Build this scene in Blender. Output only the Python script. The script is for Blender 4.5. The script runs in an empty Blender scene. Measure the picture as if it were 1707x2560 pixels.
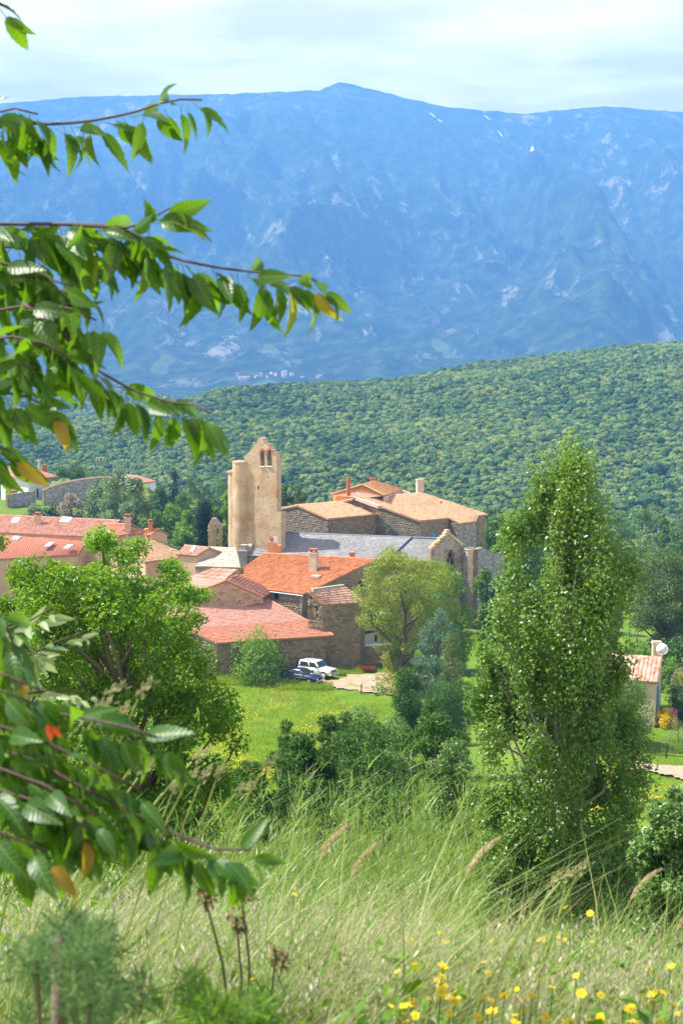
import bpy, bmesh, math, random
import numpy as np
from mathutils import Vector, Matrix

random.seed(7)
R = math.radians
sc = bpy.context.scene
col = sc.collection

# ------------------------------------------------------------------ camera
FPX = 3556.0                                   # 50 mm lens on a 24 x 36 mm upright frame, in photo pixels
PITCH = math.atan(380.0 / FPX)
cam_d = bpy.data.cameras.new('camera')
cam = bpy.data.objects.new('camera', cam_d)
col.objects.link(cam)
cam.location = (0, 0, 0)
cam.rotation_euler = (math.pi / 2 - PITCH, 0, 0)
cam_d.sensor_fit = 'VERTICAL'
cam_d.sensor_height = 36.0
cam_d.sensor_width = 24.0
cam_d.lens = 50.0
cam_d.clip_start = 0.1
cam_d.clip_end = 30000
cam_d.dof.use_dof = True
cam_d.dof.focus_distance = 60
cam_d.dof.aperture_fstop = 9.0
sc.camera = cam

# ------------------------------------------------------------------ sky, sun, exposure
SUN_AZ, SUN_EL = R(-82), R(56)                 # ahead to the left and high
world = bpy.data.worlds.new('World')
sc.world = world
world.use_nodes = True
nt = world.node_tree
nt.nodes.clear()
out = nt.nodes.new('ShaderNodeOutputWorld')
sky = nt.nodes.new('ShaderNodeTexSky')
sky.sky_type = 'NISHITA'
sky.sun_disc = False
sky.sun_elevation = SUN_EL
sky.sun_rotation = SUN_AZ % (2 * math.pi)
bg = nt.nodes.new('ShaderNodeBackground')
bg.inputs['Strength'].default_value = 0.07
nt.links.new(sky.outputs[0], bg.inputs[0])
tc = nt.nodes.new('ShaderNodeTexCoord')
sx = nt.nodes.new('ShaderNodeSeparateXYZ')
nt.links.new(tc.outputs['Generated'], sx.inputs[0])
zm = nt.nodes.new('ShaderNodeMath'); zm.operation = 'MAXIMUM'; zm.inputs[1].default_value = 0.04
nt.links.new(sx.outputs[2], zm.inputs[0])
dx = nt.nodes.new('ShaderNodeMath'); dx.operation = 'DIVIDE'
dy = nt.nodes.new('ShaderNodeMath'); dy.operation = 'DIVIDE'
nt.links.new(sx.outputs[0], dx.inputs[0]); nt.links.new(zm.outputs[0], dx.inputs[1])
nt.links.new(sx.outputs[1], dy.inputs[0]); nt.links.new(zm.outputs[0], dy.inputs[1])
cx = nt.nodes.new('ShaderNodeCombineXYZ')
nt.links.new(dx.outputs[0], cx.inputs[0]); nt.links.new(dy.outputs[0], cx.inputs[1])
n1 = nt.nodes.new('ShaderNodeTexNoise')       # cover
n1.inputs['Scale'].default_value = 0.22; n1.inputs['Detail'].default_value = 6; n1.inputs['Roughness'].default_value = 0.55
n2 = nt.nodes.new('ShaderNodeTexNoise')       # light and grey parts of the cloud deck
n2.inputs['Scale'].default_value = 1.3; n2.inputs['Detail'].default_value = 8; n2.inputs['Roughness'].default_value = 0.55
n2.inputs['Distortion'].default_value = 0.25
nt.links.new(cx.outputs[0], n1.inputs['Vector']); nt.links.new(cx.outputs[0], n2.inputs['Vector'])
cr1 = nt.nodes.new('ShaderNodeValToRGB')
cr1.color_ramp.elements[0].position = 0.60; cr1.color_ramp.elements[1].position = 0.72
cr1.color_ramp.elements[0].color = (0, 0, 0, 1); cr1.color_ramp.elements[1].color = (1, 1, 1, 1)
bank = nt.nodes.new('ShaderNodeMapRange')     # the bank thickens towards the horizon all round
bank.inputs['From Min'].default_value = 0.42; bank.inputs['From Max'].default_value = 0.27; bank.inputs['To Min'].default_value = 0.0; bank.inputs['To Max'].default_value = 0.45
nt.links.new(sx.outputs[2], bank.inputs['Value'])
cadd = nt.nodes.new('ShaderNodeMath'); cadd.operation = 'ADD'
nt.links.new(n1.outputs[0], cadd.inputs[0]); nt.links.new(bank.outputs[0], cadd.inputs[1]); nt.links.new(cadd.outputs[0], cr1.inputs[0])
cr2 = nt.nodes.new('ShaderNodeValToRGB')
cr2.color_ramp.elements[0].position = 0.36; cr2.color_ramp.elements[1].position = 0.60
cr2.color_ramp.elements[0].color = (0.66, 0.54, 0.40, 1); cr2.color_ramp.elements[1].color = (1.0, 0.86, 0.68, 1)
nt.links.new(n2.outputs[0], cr2.inputs[0])
bgc = nt.nodes.new('ShaderNodeBackground')
bgc.inputs['Strength'].default_value = 1.06
nt.links.new(cr2.outputs[0], bgc.inputs[0])
mx = nt.nodes.new('ShaderNodeMixShader')
nt.links.new(cr1.outputs[0], mx.inputs[0]); nt.links.new(bg.outputs[0], mx.inputs[1]); nt.links.new(bgc.outputs[0], mx.inputs[2])
nt.links.new(mx.outputs[0], out.inputs['Surface'])

sun_d = bpy.data.lights.new('sun', 'SUN')
sun_d.energy = 5.0
sun_d.angle = R(0.55)
sun_d.color = (1.0, 0.95, 0.87)
sun = bpy.data.objects.new('sun', sun_d)
col.objects.link(sun)
to_sun = Vector((math.cos(SUN_EL) * math.sin(SUN_AZ), math.cos(SUN_EL) * math.cos(SUN_AZ), math.sin(SUN_EL)))
sun.rotation_euler = to_sun.to_track_quat('Z', 'Y').to_euler()
sun.location = (-60, 20, 90)

sc.view_settings.view_transform = 'Standard'
sc.view_settings.look = 'None'
sc.view_settings.gamma = 1.0
sc.view_settings.use_curve_mapping = False
sc.view_settings.exposure = 1.6
sc.render.engine = 'CYCLES'
sc.cycles.use_denoising = True
sc.cycles.max_bounces = 6
sc.cycles.transparent_max_bounces = 6
sc.cycles.volume_bounces = 0
sc.render.film_transparent = False

# ------------------------------------------------------------------ geometry helpers
def ray(px, py):
    """direction through photo pixel (px, py), scaled so that y = 1"""
    xc = (px - 853.5) / FPX
    yc = (1280.0 - py) / FPX
    ca, sa = math.cos(PITCH), math.sin(PITCH)
    d = np.array([xc, ca + yc * sa, -sa + yc * ca])
    return d / d[1]

def P(px, py, Y):
    return ray(px, py) * Y

S = 1.3                                         # metres per drawing unit in the village survey

def Pz(px, py, z):
    """point on the level z (survey units) seen at the pixel"""
    d = ray(px, py)
    return d * (z * S / d[2])

def onplane(px, py, a, n):
    """pixel ray cut with the vertical plane through a with horizontal normal n"""
    d = ray(px, py)
    n = np.array([n[0], n[1], 0.0])
    return d * (np.dot(a, n) / np.dot(d, n))

def link(o, parent=None):
    col.objects.link(o)
    if parent is not None:
        o.parent = parent
        o.matrix_parent_inverse = parent.matrix_basis.inverted()
    return o

def mesh_arrays(name, V, quads=None, tris=None, smooth=False):
    V = np.asarray(V, dtype=np.float32).reshape(-1, 3)
    q = np.zeros((0, 4), np.int32) if quads is None else np.asarray(quads, np.int32).reshape(-1, 4)
    t = np.zeros((0, 3), np.int32) if tris is None else np.asarray(tris, np.int32).reshape(-1, 3)
    me = bpy.data.meshes.new(name)
    me.vertices.add(len(V))
    me.vertices.foreach_set('co', V.ravel())
    nl = len(q) * 4 + len(t) * 3
    me.loops.add(nl)
    me.loops.foreach_set('vertex_index', np.concatenate([q.ravel(), t.ravel()]))
    me.polygons.add(len(q) + len(t))
    starts = np.concatenate([np.arange(len(q)) * 4, len(q) * 4 + np.arange(len(t)) * 3]).astype(np.int32)
    me.polygons.foreach_set('loop_start', starts)
    if smooth:
        me.polygons.foreach_set('use_smooth', np.ones(len(q) + len(t), dtype=bool))
    me.update(calc_edges=True)
    me.validate()
    return me

def obj(name, me, mat=None, parent=None):
    if mat is not None and len(me.materials) == 0:
        me.materials.append(mat)
    return link(bpy.data.objects.new(name, me), parent)

def tag(o, label=None, cat=None, group=None, kind=None):
    if label: o['label'] = label
    if cat: o['category'] = cat
    if group: o['group'] = group
    if kind: o['kind'] = kind
    return o

def empty(name, loc, label=None, cat=None, group=None, rz=0.0):
    o = bpy.data.objects.new(name, None)
    o.location = [float(c) for c in loc]
    o.rotation_euler = (0, 0, rz)
    o.empty_display_size = 0.3
    col.objects.link(o)
    return tag(o, label, cat, group)

class MB:
    """collects polygons; built as one mesh"""
    def __init__(s): s.v = []; s.f = []
    def poly(s, pts):
        i = len(s.v); s.v += [tuple(map(float, p)) for p in pts]; s.f.append(tuple(range(i, i + len(pts))))
    def hexa(s, b, t):
        """b, t: four bottom and four top points in the same order"""
        i = len(s.v)
        s.v += [tuple(map(float, p)) for p in list(b) + list(t)]
        s.f += [(i, i+3, i+2, i+1), (i+4, i+5, i+6, i+7)]
        for k in range(4):
            j = (k + 1) % 4
            s.f.append((i+k, i+j, i+4+j, i+4+k))
    def box(s, c, size, rz=0.0, ax=None):
        c = np.asarray(c, float); hx, hy, hz = [v / 2 for v in size]
        if ax is None:
            ux = np.array([math.cos(rz), math.sin(rz), 0]); uy = np.array([-math.sin(rz), math.cos(rz), 0]); uz = np.array([0, 0, 1.])
        else: ux, uy, uz = ax
        q = [c + sx_*hx*ux + sy_*hy*uy - hz*uz for sx_, sy_ in ((-1,-1),(1,-1),(1,1),(-1,1))]
        s.hexa(q, [p + 2*hz*uz for p in q])
    def tube(s, pts, rad, n=6, cap=True):
        pts = [np.asarray(p, float) for p in pts]
        rad = rad if hasattr(rad, '__len__') else [rad] * len(pts)
        i0 = len(s.v)
        for k, p in enumerate(pts):
            a = pts[max(k-1, 0)]; b = pts[min(k+1, len(pts)-1)]
            d = b - a; d = d / (np.linalg.norm(d) + 1e-9)
            h = np.array([0, 0, 1.]) if abs(d[2]) < .9 else np.array([1., 0, 0])
            u = np.cross(d, h); u /= np.linalg.norm(u); w = np.cross(d, u)
            for j in range(n):
                t = 2 * math.pi * j / n
                s.v.append(tuple(p + rad[k] * (math.cos(t) * u + math.sin(t) * w)))
        for k in range(len(pts) - 1):
            for j in range(n):
                a = i0 + k*n + j; b = i0 + k*n + (j+1) % n
                s.f.append((a, a + n, b + n, b))
        if cap:
            s.f.append(tuple(i0 + j for j in range(n)))
            e = i0 + (len(pts)-1)*n
            s.f.append(tuple(e + n - 1 - j for j in range(n)))
    def build(s, name, mat, parent=None, smooth=False):
        me = bpy.data.meshes.new(name)
        me.from_pydata(s.v, [], s.f); me.update()
        if smooth:
            for p in me.polygons: p.use_smooth = True
        bm = bmesh.new(); bm.from_mesh(me); bmesh.ops.recalc_face_normals(bm, faces=bm.faces); bm.to_mesh(me); bm.free()
        return obj(name, me, mat, parent)

# ------------------------------------------------------------------ noise in numpy
def _hash(ix, iy, seed):
    h = (ix.astype(np.int64) * 374761393 + iy.astype(np.int64) * 668265263 + seed * 974711) & 0xffffffff
    h = ((h ^ (h >> 13)) * 1274126177) & 0xffffffff
    return ((h ^ (h >> 16)) & 0xffffff) / float(0xffffff)

def gnoise(x, y, seed=0):
    ix = np.floor(x); iy = np.floor(y); fx = x - ix; fy = y - iy
    u = fx*fx*fx*(fx*(fx*6-15)+10); v = fy*fy*fy*(fy*(fy*6-15)+10)
    def g(ax, ay, dx_, dy_):
        a = _hash(ax, ay, seed) * 2 * math.pi
        return np.cos(a) * dx_ + np.sin(a) * dy_
    n00 = g(ix, iy, fx, fy); n10 = g(ix+1, iy, fx-1, fy); n01 = g(ix, iy+1, fx, fy-1); n11 = g(ix+1, iy+1, fx-1, fy-1)
    return (n00*(1-u)+n10*u)*(1-v) + (n01*(1-u)+n11*u)*v

def fbm(x, y, oct=5, seed=0, gain=.5):
    s = 0; a = 1.0
    for k in range(oct):
        s = s + a * gnoise(x, y, seed + k); x = x * 2.03 + 7.1; y = y * 2.03 + 3.3; a *= gain
    return s

def ridged(x, y, oct=5, seed=0, gain=.5):
    s = 0; a = 1.0; w = 1.0
    for k in range(oct):
        n = 1 - np.abs(gnoise(x, y, seed + k)) * 2; n = n * n
        s = s + a * n * w; w = np.clip(n * 1.5, 0, 1); x = x * 2.07 + 4.7; y = y * 2.07 + 1.9; a *= gain
    return s

# ------------------------------------------------------------------ materials
class NB:
    def __init__(s, name):
        s.m = bpy.data.materials.new(name); s.m.use_nodes = True
        s.t = s.m.node_tree; s.t.nodes.clear()
        s.out = s.n('ShaderNodeOutputMaterial')
    def n(s, typ, **kw):
        nd = s.t.nodes.new(typ)
        for k, v in kw.items(): setattr(nd, k, v)
        return nd
    def l(s, a, b): s.t.links.new(a, b)
    def val(s, nd, i, v): nd.inputs[i].default_value = v
    def ramp(s, fac, stops):
        r = s.n('ShaderNodeValToRGB'); e = r.color_ramp.elements
        while len(e) < len(stops): e.new(0.5)
        for k, (p, c) in enumerate(stops):
            e[k].position = p; e[k].color = (*c, 1) if len(c) == 3 else c
        s.l(fac, r.inputs[0]); return r.outputs[0]
    def noise(s, scale, detail=4, rough=.55, vec=None, dist=0.0):
        nd = s.n('ShaderNodeTexNoise')
        s.val(nd, 'Scale', scale); s.val(nd, 'Detail', detail); s.val(nd, 'Roughness', rough); s.val(nd, 'Distortion', dist)
        if vec is not None: s.l(vec, nd.inputs['Vector'])
        return nd.outputs[0]
    def pos(s): return s.n('ShaderNodeNewGeometry').outputs['Position']
    def island(s): return s.n('ShaderNodeNewGeometry').outputs['Random Per Island']
    def objrand(s): return s.n('ShaderNodeObjectInfo').outputs['Random']
    def mix(s, fac, a, b, typ='MIX'):
        m = s.n('ShaderNodeMix', data_type='RGBA', blend_type=typ)
        for i, x in ((0, fac), (6, a), (7, b)):
            if isinstance(x, (int, float)): m.inputs[i].default_value = x
            elif isinstance(x, tuple): m.inputs[i].default_value = (*x, 1)
            else: s.l(x, m.inputs[i])
        return m.outputs[2]
    def math(s, op, a, b=0.0):
        m = s.n('ShaderNodeMath', operation=op)
        for i, x in ((0, a), (1, b)):
            if isinstance(x, (int, float)): m.inputs[i].default_value = x
            else: s.l(x, m.inputs[i])
        return m.outputs[0]
    def bump(s, h, strength=.4, dist=.02):
        b = s.n('ShaderNodeBump'); s.val(b, 'Strength', strength); s.val(b, 'Distance', dist); s.l(h, b.inputs['Height']); return b.outputs[0]
    def pbr(s, color, rough=.8, normal=None, spec=.3, metal=0.0):
        p = s.n('ShaderNodeBsdfPrincipled')
        if isinstance(color, tuple): p.inputs['Base Color'].default_value = (*color, 1)
        else: s.l(color, p.inputs['Base Color'])
        if isinstance(rough, (int, float)): p.inputs['Roughness'].default_value = rough
        else: s.l(rough, p.inputs['Roughness'])
        p.inputs['Specular IOR Level'].default_value = spec
        p.inputs['Metallic'].default_value = metal
        if normal is not None: s.l(normal, p.inputs['Normal'])
        s.p = p
        s.l(p.outputs[0], s.out.inputs[0]); return s.m

def plain(name, c, rough=.6, spec=.3, metal=0.0, var=.12, scale=3.0):
    b = NB(name)
    n = b.noise(scale, 5, .6, b.pos())
    lo = tuple(max(0, v * (1 - var)) for v in c); hi = tuple(min(1, v * (1 + var)) for v in c)
    return b.pbr(b.ramp(n, [(.3, lo), (.7, hi)]), rough, None, spec, metal)

def leaf_mat(name, cols, trans, tfac=.35, rough=.45, spec=.4, patch=0.25, pscale=.8, by='island'):
    """leaf shader: colour varies leaf by leaf and in patches; light comes through the blade"""
    b = NB(name)
    rnd = b.island() if by == 'island' else b.objrand()
    n = b.noise(pscale, 3, .5, b.pos())
    f = b.math('ADD', b.math('MULTIPLY', rnd, 1 - patch), b.math('MULTIPLY', n, patch))
    k = len(cols)
    c = b.ramp(f, [(.12 + .76 * i / (k - 1), cc) for i, cc in enumerate(cols)])
    b.pbr(c, rough, None, spec)
    tr = b.n('ShaderNodeBsdfTranslucent')
    tcol = b.mix(.6, c, trans)
    b.l(tcol, tr.inputs[0])
    ms = b.n('ShaderNodeMixShader'); ms.inputs[0].default_value = tfac
    b.l(b.p.outputs[0], ms.inputs[1]); b.l(tr.outputs[0], ms.inputs[2]); b.l(ms.outputs[0], b.out.inputs[0])
    return b.m

def island_mat(name, cols, rough=.85, spec=.2, nscale=6.0, namt=.35, bump=.5, bdist=.02, big=None):
    """pieces (tiles, stones): colour by piece plus grain and weather patches"""
    b = NB(name)
    p = b.pos()
    f = b.math('ADD', b.math('MULTIPLY', b.island(), 1 - namt), b.math('MULTIPLY', b.noise(nscale, 5, .6, p), namt))
    k = len(cols)
    c = b.ramp(f, [(.12 + .76 * i / (k - 1), cc) for i, cc in enumerate(cols)])
    if big:
        sc_, col2, lo, hi = big
        m = b.ramp(b.noise(sc_, 4, .6, p), [(lo, (0, 0, 0)), (hi, (1, 1, 1))])
        c = b.mix(m, c, col2)
    return b.pbr(c, rough, b.bump(b.noise(nscale * 4, 4, .6, p), bump, bdist), spec)

# ------------------------------------------------------------------ the lie of the land
_gp = []
def _ctl(px, py, Y): p = P(px, py, Y); _gp.append(p)
for x_ in (-6, 0, 6):
    _gp += [(x_, -8, -1.3), (x_, 0, -1.65), (x_, 3, -1.92 - .03 * x_)]
for x_, d_ in ((-3, .25), (0, 0), (1.4, -.08), (4, -.3)):
    _gp += [(x_, 4.6, -2.42 + d_), (x_, 6.2, -3.2 + d_), (x_, 10, -5.3 + d_), (x_, 15, -7.5 + d_)]
for x_ in (-12, 0, 12):
    _gp += [(x_, 20, -9.0), (x_, 27, -11.3), (x_, 40, -15.6), (x_, 60, -21.4), (x_, 80, -26.6)]
_gp += [(-30, 60, -20), (30, 60, -19.5), (-40, 100, -26), (36, 100, -29.5)]
for px_ in (300, 560, 750, 950, 1150):
    _gp += [tuple(P(px_, 1852, 129)), tuple(P(px_, 1770, 141)), tuple(P(px_, 1690, 154)), tuple(P(px_, 1672, 158))]
_gp += [tuple(P(1660, 1780, 124)), tuple(P(1690, 1960, 100)), tuple(P(1600, 1900, 108)), tuple(P(1800, 1900, 112)), tuple(P(1690, 1690, 150))]
_gp += [(-10, 180, -32), (10, 185, -33), (20, 205, -34), (-40, 200, -29.5), (-62, 290, -28.5), (-30, 290, -33), (-20, 215, -30),
        (40, 200, -36), (60, 250, -40), (0, 250, -42), (-20, 270, -38), (-60, 350, -44), (0, 350, -56), (80, 350, -56),
        (-140, 300, -36), (140, 300, -44), (-150, 150, -28), (120, 150, -34), (-160, 460, -68), (0, 460, -70), (160, 460, -70), (-60, 90, -24), (70, 90, -27)]
_gp = np.array([tuple(p) for p in _gp], float)
def _tps_k(r): return r * r * np.log(r + 1e-6)
_sc = 50.0
_gx = _gp[:, :2] / _sc
_n = len(_gx)
_K = _tps_k(np.linalg.norm(_gx[:, None] - _gx[None], axis=2)) + np.eye(_n) * 2e-4
_Pm = np.c_[np.ones(_n), _gx]
_A = np.block([[_K, _Pm], [_Pm.T, np.zeros((3, 3))]])
_w = np.linalg.solve(_A, np.r_[_gp[:, 2], 0, 0, 0])
def gz(x, y):
    """ground height"""
    q = np.stack([np.ravel(np.asarray(x, float)), np.ravel(np.asarray(y, float))], 1) / _sc
    o = np.empty(len(q))
    for i in range(0, len(q), 20000):
        qq = q[i:i+20000]
        o[i:i+20000] = _tps_k(np.linalg.norm(qq[:, None] - _gx[None], axis=2)) @ _w[:_n] + _w[_n] + qq @ _w[_n+1:]
    return o.reshape(np.shape(x)) if np.ndim(x) else float(o[0])

def onground(px, py, y0=20, y1=300):
    """march a pixel's ray to the ground"""
    d = ray(px, py)
    ys = np.linspace(y0, y1, 600)
    below = d[2] * ys - gz(d[0] * ys, ys) <= 0
    i = np.argmax(below) if below.any() else len(ys) - 1
    p = d * ys[i]; p[2] = gz(p[0], p[1]); return p

def grid_faces(nu, nv):
    i = np.arange((nu - 1) * (nv - 1)); r = i // (nv - 1); c = i % (nv - 1)
    a = r * nv + c
    return np.stack([a, a + 1, a + nv + 1, a + nv], 1)

# ground sheet, finer near the camera
ys = np.concatenate([np.linspace(-8, 12, 70), np.geomspace(12.4, 470, 170)])
us = np.linspace(-1, 1, 130)
Yg, Ug = np.meshgrid(ys, us, indexing='ij')
Xg = Ug * (7 + np.clip(Yg, 0, 999) * 0.42)
Zg = gz(Xg, Yg) + 0.05 * fbm(Xg * .4, Yg * .4, 4, 3) * np.clip(Yg / 20, .4, 3)
b = NB('meadow_ground')
p_ = b.pos()
c = b.ramp(b.noise(.35, 6, .6, p_), [(.3, (.06, .13, .005)), (.5, (.11, .19, .008)), (.7, (.15, .21, .014))])
c = b.mix(b.ramp(b.noise(.12, 5, .65, p_), [(.5, (0, 0, 0)), (.72, (.5, .5, .5))]), c, (.16, .15, .055))
b.pbr(c, .9, b.bump(b.noise(9, 6, .7, p_), .7, .12), .15)
M_ground = b.m
g = obj('ground', mesh_arrays('ground', np.stack([Xg, Yg, Zg], -1), grid_faces(len(ys), len(us)), smooth=True), M_ground)
tag(g, kind='structure')

# ------------------------------------------------------------------ wooded hill behind the village
def ridge_z(a):
    px = a * FPX + 853.5
    yy = np.interp(px, [-900, -100, 150, 300, 480, 560, 750, 900, 950, 1050, 1200, 1400, 1550, 1707, 2600],
                   [1110, 1075, 1045, 1020, 988, 962, 946, 948, 946, 930, 902, 878, 858, 850, 800])
    return -(yy - 900) / FPX
def hill_z(x, y):
    a = x / y
    yr = 960 + 60 * np.sin(a * 9)
    zr = ridge_z(a) * yr - 3
    t = np.clip((y - 440) / (yr - 440), -0.2, None)
    front = -74 + (zr + 74) * np.where(t < 0, 0, np.sin(np.clip(t, 0, 1) * math.pi / 2) ** 1.25)
    back = zr - (y - yr) * 0.16
    z = np.where(t <= 1, front, back)
    z = z + 9 * fbm(x / 130, y / 170, 3, 11) * np.clip(t * 2, 0, 1) * np.clip((1 - t) * 3.5, .12, 1)
    return np.maximum(z, -78)
ysh = np.linspace(430, 1500, 150); ush = np.linspace(-.62, .62, 170)
Yh, Uh = np.meshgrid(ysh, ush, indexing='ij'); Xh = Uh * Yh
b = NB('hill_soil')
p_ = b.pos()
c = b.ramp(b.noise(.05, 5, .6, p_), [(.35, (.025, .05, .018)), (.62, (.05, .075, .025)), (.75, (.16, .14, .09))])
b.pbr(c, .95, None, .1)
hill = obj('hill', mesh_arrays('hill', np.stack([Xh, Yh, hill_z(Xh, Yh)], -1), grid_faces(len(ysh), len(ush)), smooth=True), b.m)
tag(hill, kind='structure')

# low wooded ridge beyond it, showing at the foot of the branches
def ridge2_z(x, y):
    a = x / y; px = a * FPX + 853.5
    yy = np.interp(px, [-1200, 0, 150, 300, 420, 600, 2600], [960, 985, 992, 985, 1000, 1040, 1100])
    zr = -(yy - 900) / FPX * 1500
    return np.maximum(zr - np.abs(y - 1500) * .12 + 5 * fbm(x / 110, y / 140, 3, 21), -79)
ysr = np.linspace(1200, 1800, 60)
Yr, Ur = np.meshgrid(ysr, ush, indexing='ij'); Xr = Ur * Yr
tag(obj('hill', mesh_arrays('hill_ridge', np.stack([Xr, Yr, ridge2_z(Xr, Yr)], -1), grid_faces(len(ysr), len(ush)), smooth=True), b.m), kind='structure')

# ------------------------------------------------------------------ mountain range and valley floor
def crest(a):
    px = a * FPX + 853.5
    yy = np.interp(px, [-1500, -200, 100, 200, 400, 600, 800, 850, 900, 960, 1030, 1100, 1200, 1300, 1400, 1500, 1600, 1707, 1900, 3200],
                   [360, 292, 272, 262, 258, 254, 246, 226, 236, 252, 268, 284, 294, 302, 292, 284, 292, 300, 312, 380])
    return -(yy - 900) / FPX
def seg_d(a, y, pts):
    """distance field to a polyline drawn in (tan azimuth, distance / 6000), and the parameter along it"""
    best = np.full(np.shape(a), 9.0); tt = np.zeros(np.shape(a))
    u = a; v = y / 6000.0 * .35
    for k in range(len(pts) - 1):
        (a0, b0), (a1, b1) = pts[k], pts[k+1]
        b0 *= .35; b1 *= .35
        dx_, dy_ = a1 - a0, b1 - b0
        t = np.clip(((u - a0) * dx_ + (v - b0) * dy_) / (dx_*dx_ + dy_*dy_), 0, 1)
        d = np.hypot(u - a0 - t * dx_, v - b0 - t * dy_)
        m = d < best; best = np.where(m, d, best); tt = np.where(m, (k + t) / (len(pts) - 1), tt)
    return best, tt
def ax(px): return (px - 853.5) / FPX
def mount_z(x, y):
    a = x / y
    zc = crest(a) * 6000
    s = np.clip((y - 2950) / 3050, 0, 1.25)
    base = -60 + (zc + 60) * np.minimum(s, 1) ** 1.35
    base = np.where(s > 1, zc - (s - 1) * 300, base)
    amp = np.clip(s * 2.2, .05, 1) * np.clip((1.0 - s) * 3.5, 0, 1)
    rn = ridged(x / 620 + .8 * gnoise(x / 900, y / 900, 5), y / 1500, 6, 31, .52) - .95
    z = base + 150 * amp * rn + 46 * amp * fbm(x / 130, y / 230, 6, 41, .62)
    z = z + 9 * fbm(x / 60, y / 60, 4, 61, .6) * np.clip(s * 3, 0, 1) * np.clip((1.03 - s) * 14, .55, 1)
    for pts, h, wd in (([(ax(850), .99), (ax(1080), .86), (ax(1330), .72), (ax(1470), .64), (ax(1600), .58)], 120, .040),
                       ([(ax(1830), .86), (ax(1560), .76), (ax(1370), .70), (ax(1250), .60)], 80, .045),
                       ([(ax(420), .97), (ax(640), .84), (ax(820), .70), (ax(900), .6)], 110, .040),
                       ([(ax(-200), .9), (ax(100), .75), (ax(330), .63)], 90, .042),
                       ([(ax(1170), .98), (ax(1280), .86), (ax(1345), .74), (ax(1400), .66)], -130, .026)):
        d, t = seg_d(a, y, pts)
        z = z + .75 * h * np.exp(-(d / wd) ** 2 * 1.2) * np.sin(np.clip(.05 + t * .9, 0, 1) * math.pi) * np.clip((1.0 - s) * 5, 0, 1)
    valley = y < 2950
    z = np.where(valley, -70 + np.clip((y - 2300) / 650, 0, 1) * 10 + 7 * fbm(x / 240, y / 300, 4, 51), z)
    return z
ysm = np.concatenate([np.linspace(1450, 2900, 24), np.linspace(2950, 6020, 330), np.linspace(6060, 6600, 8)])
usm = np.linspace(-.62, .62, 540)
Ym, Um = np.meshgrid(ysm, usm, indexing='ij'); Xm = Um * Ym
Zm = mount_z(Xm, Ym)
b = NB('mountain_slopes')
geo = b.n('ShaderNodeNewGeometry'); p_ = geo.outputs['Position']
mp = b.n('ShaderNodeMapping'); mp.inputs['Scale'].default_value = (1, .45, .7); b.l(p_, mp.inputs['Vector'])
wood = b.ramp(b.noise(.02, 7, .65, p_), [(.36, (.010, .025, .008)), (.5, (.035, .07, .018)), (.64, (.10, .14, .045))])
rockm = b.math('MULTIPLY', b.ramp(b.noise(.013, 9, .75, mp.outputs[0], .5), [(.55, (0, 0, 0)), (.63, (1, 1, 1))]),
               b.ramp(b.noise(.0014, 3, .5, p_), [(.40, (0, 0, 0)), (.56, (1, 1, 1))]))
c = b.mix(rockm, wood, (.42, .37, .31))
fieldm = b.math('MULTIPLY', b.ramp(b.noise(.009, 1, .4, mp.outputs[0]), [(.69, (0, 0, 0)), (.70, (1, 1, 1))]), .6)
sz = b.n('ShaderNodeSeparateXYZ'); b.l(p_, sz.inputs[0])
lowm = b.math('LESS_THAN', sz.outputs[2], 60)
c = b.mix(b.math('MULTIPLY', fieldm, lowm), c, (.20, .26, .07))
b.pbr(c, .95, b.bump(b.noise(.035, 8, .75, p_), 1.0, 22.0), .1)
M_mount = b.m
tag(obj('mountains', mesh_arrays('mountains', np.stack([Xm, Ym, Zm], -1), grid_faces(len(ysm), len(usm)), smooth=True), M_mount), kind='structure')

# last snow in the gullies under the crest
def march(px, py, f, y0, y1, n=900):
    d = ray(px, py); yy = np.linspace(y0, y1, n)
    below = d[2] * yy - f(d[0] * yy, yy) <= 0
    return d * yy[np.argmax(below)] if below.any() else None
M_snow = plain('old_snow', (.8, .8, .8), .7)
for line, wd in (([(1074, 283), (1084, 290), (1096, 300), (1106, 309)], 7), ([(1212, 291), (1220, 297), (1226, 301)], 7), ([(1244, 328), (1250, 336), (1256, 343)], 8), ([(1327, 372), (1334, 376)], 6)):
    mb = MB(); row = []
    for k, (px_, py_) in enumerate(line):
        q = march(px_, py_, mount_z, 3000, 6000)
        if q is None: continue
        w_ = wd * (.35 + .65 * math.sin(math.pi * (k + .5) / len(line)))
        row.append([np.array([q[0] + s_ * w_, q[1], mount_z(q[0] + s_ * w_, q[1]) + 3 - 7 * abs(s_)]) for s_ in (-1, 0, 1)])
    for r0, r1 in zip(row, row[1:]):
        for j in (0, 1): mb.poly([r0[j], r0[j+1], r1[j+1], r1[j]])
    if mb.f: tag(mb.build('snow_patch', M_snow), kind='structure')

# ------------------------------------------------------------------ air
b = NB('haze_air')
pv = b.n('ShaderNodeVolumePrincipled')
pv.inputs['Color'].default_value = (.16, .44, 1.0, 1)
pv.inputs['Density'].default_value = 2.4e-4
pv.inputs['Anisotropy'].default_value = 0.0
b.l(pv.outputs[0], b.out.inputs['Volume'])
mb = MB(); mb.box((0, 3250, 590), (9200, 7000, 1440))
hz = mb.build('haze', b.m); tag(hz, kind='stuff')

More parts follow.
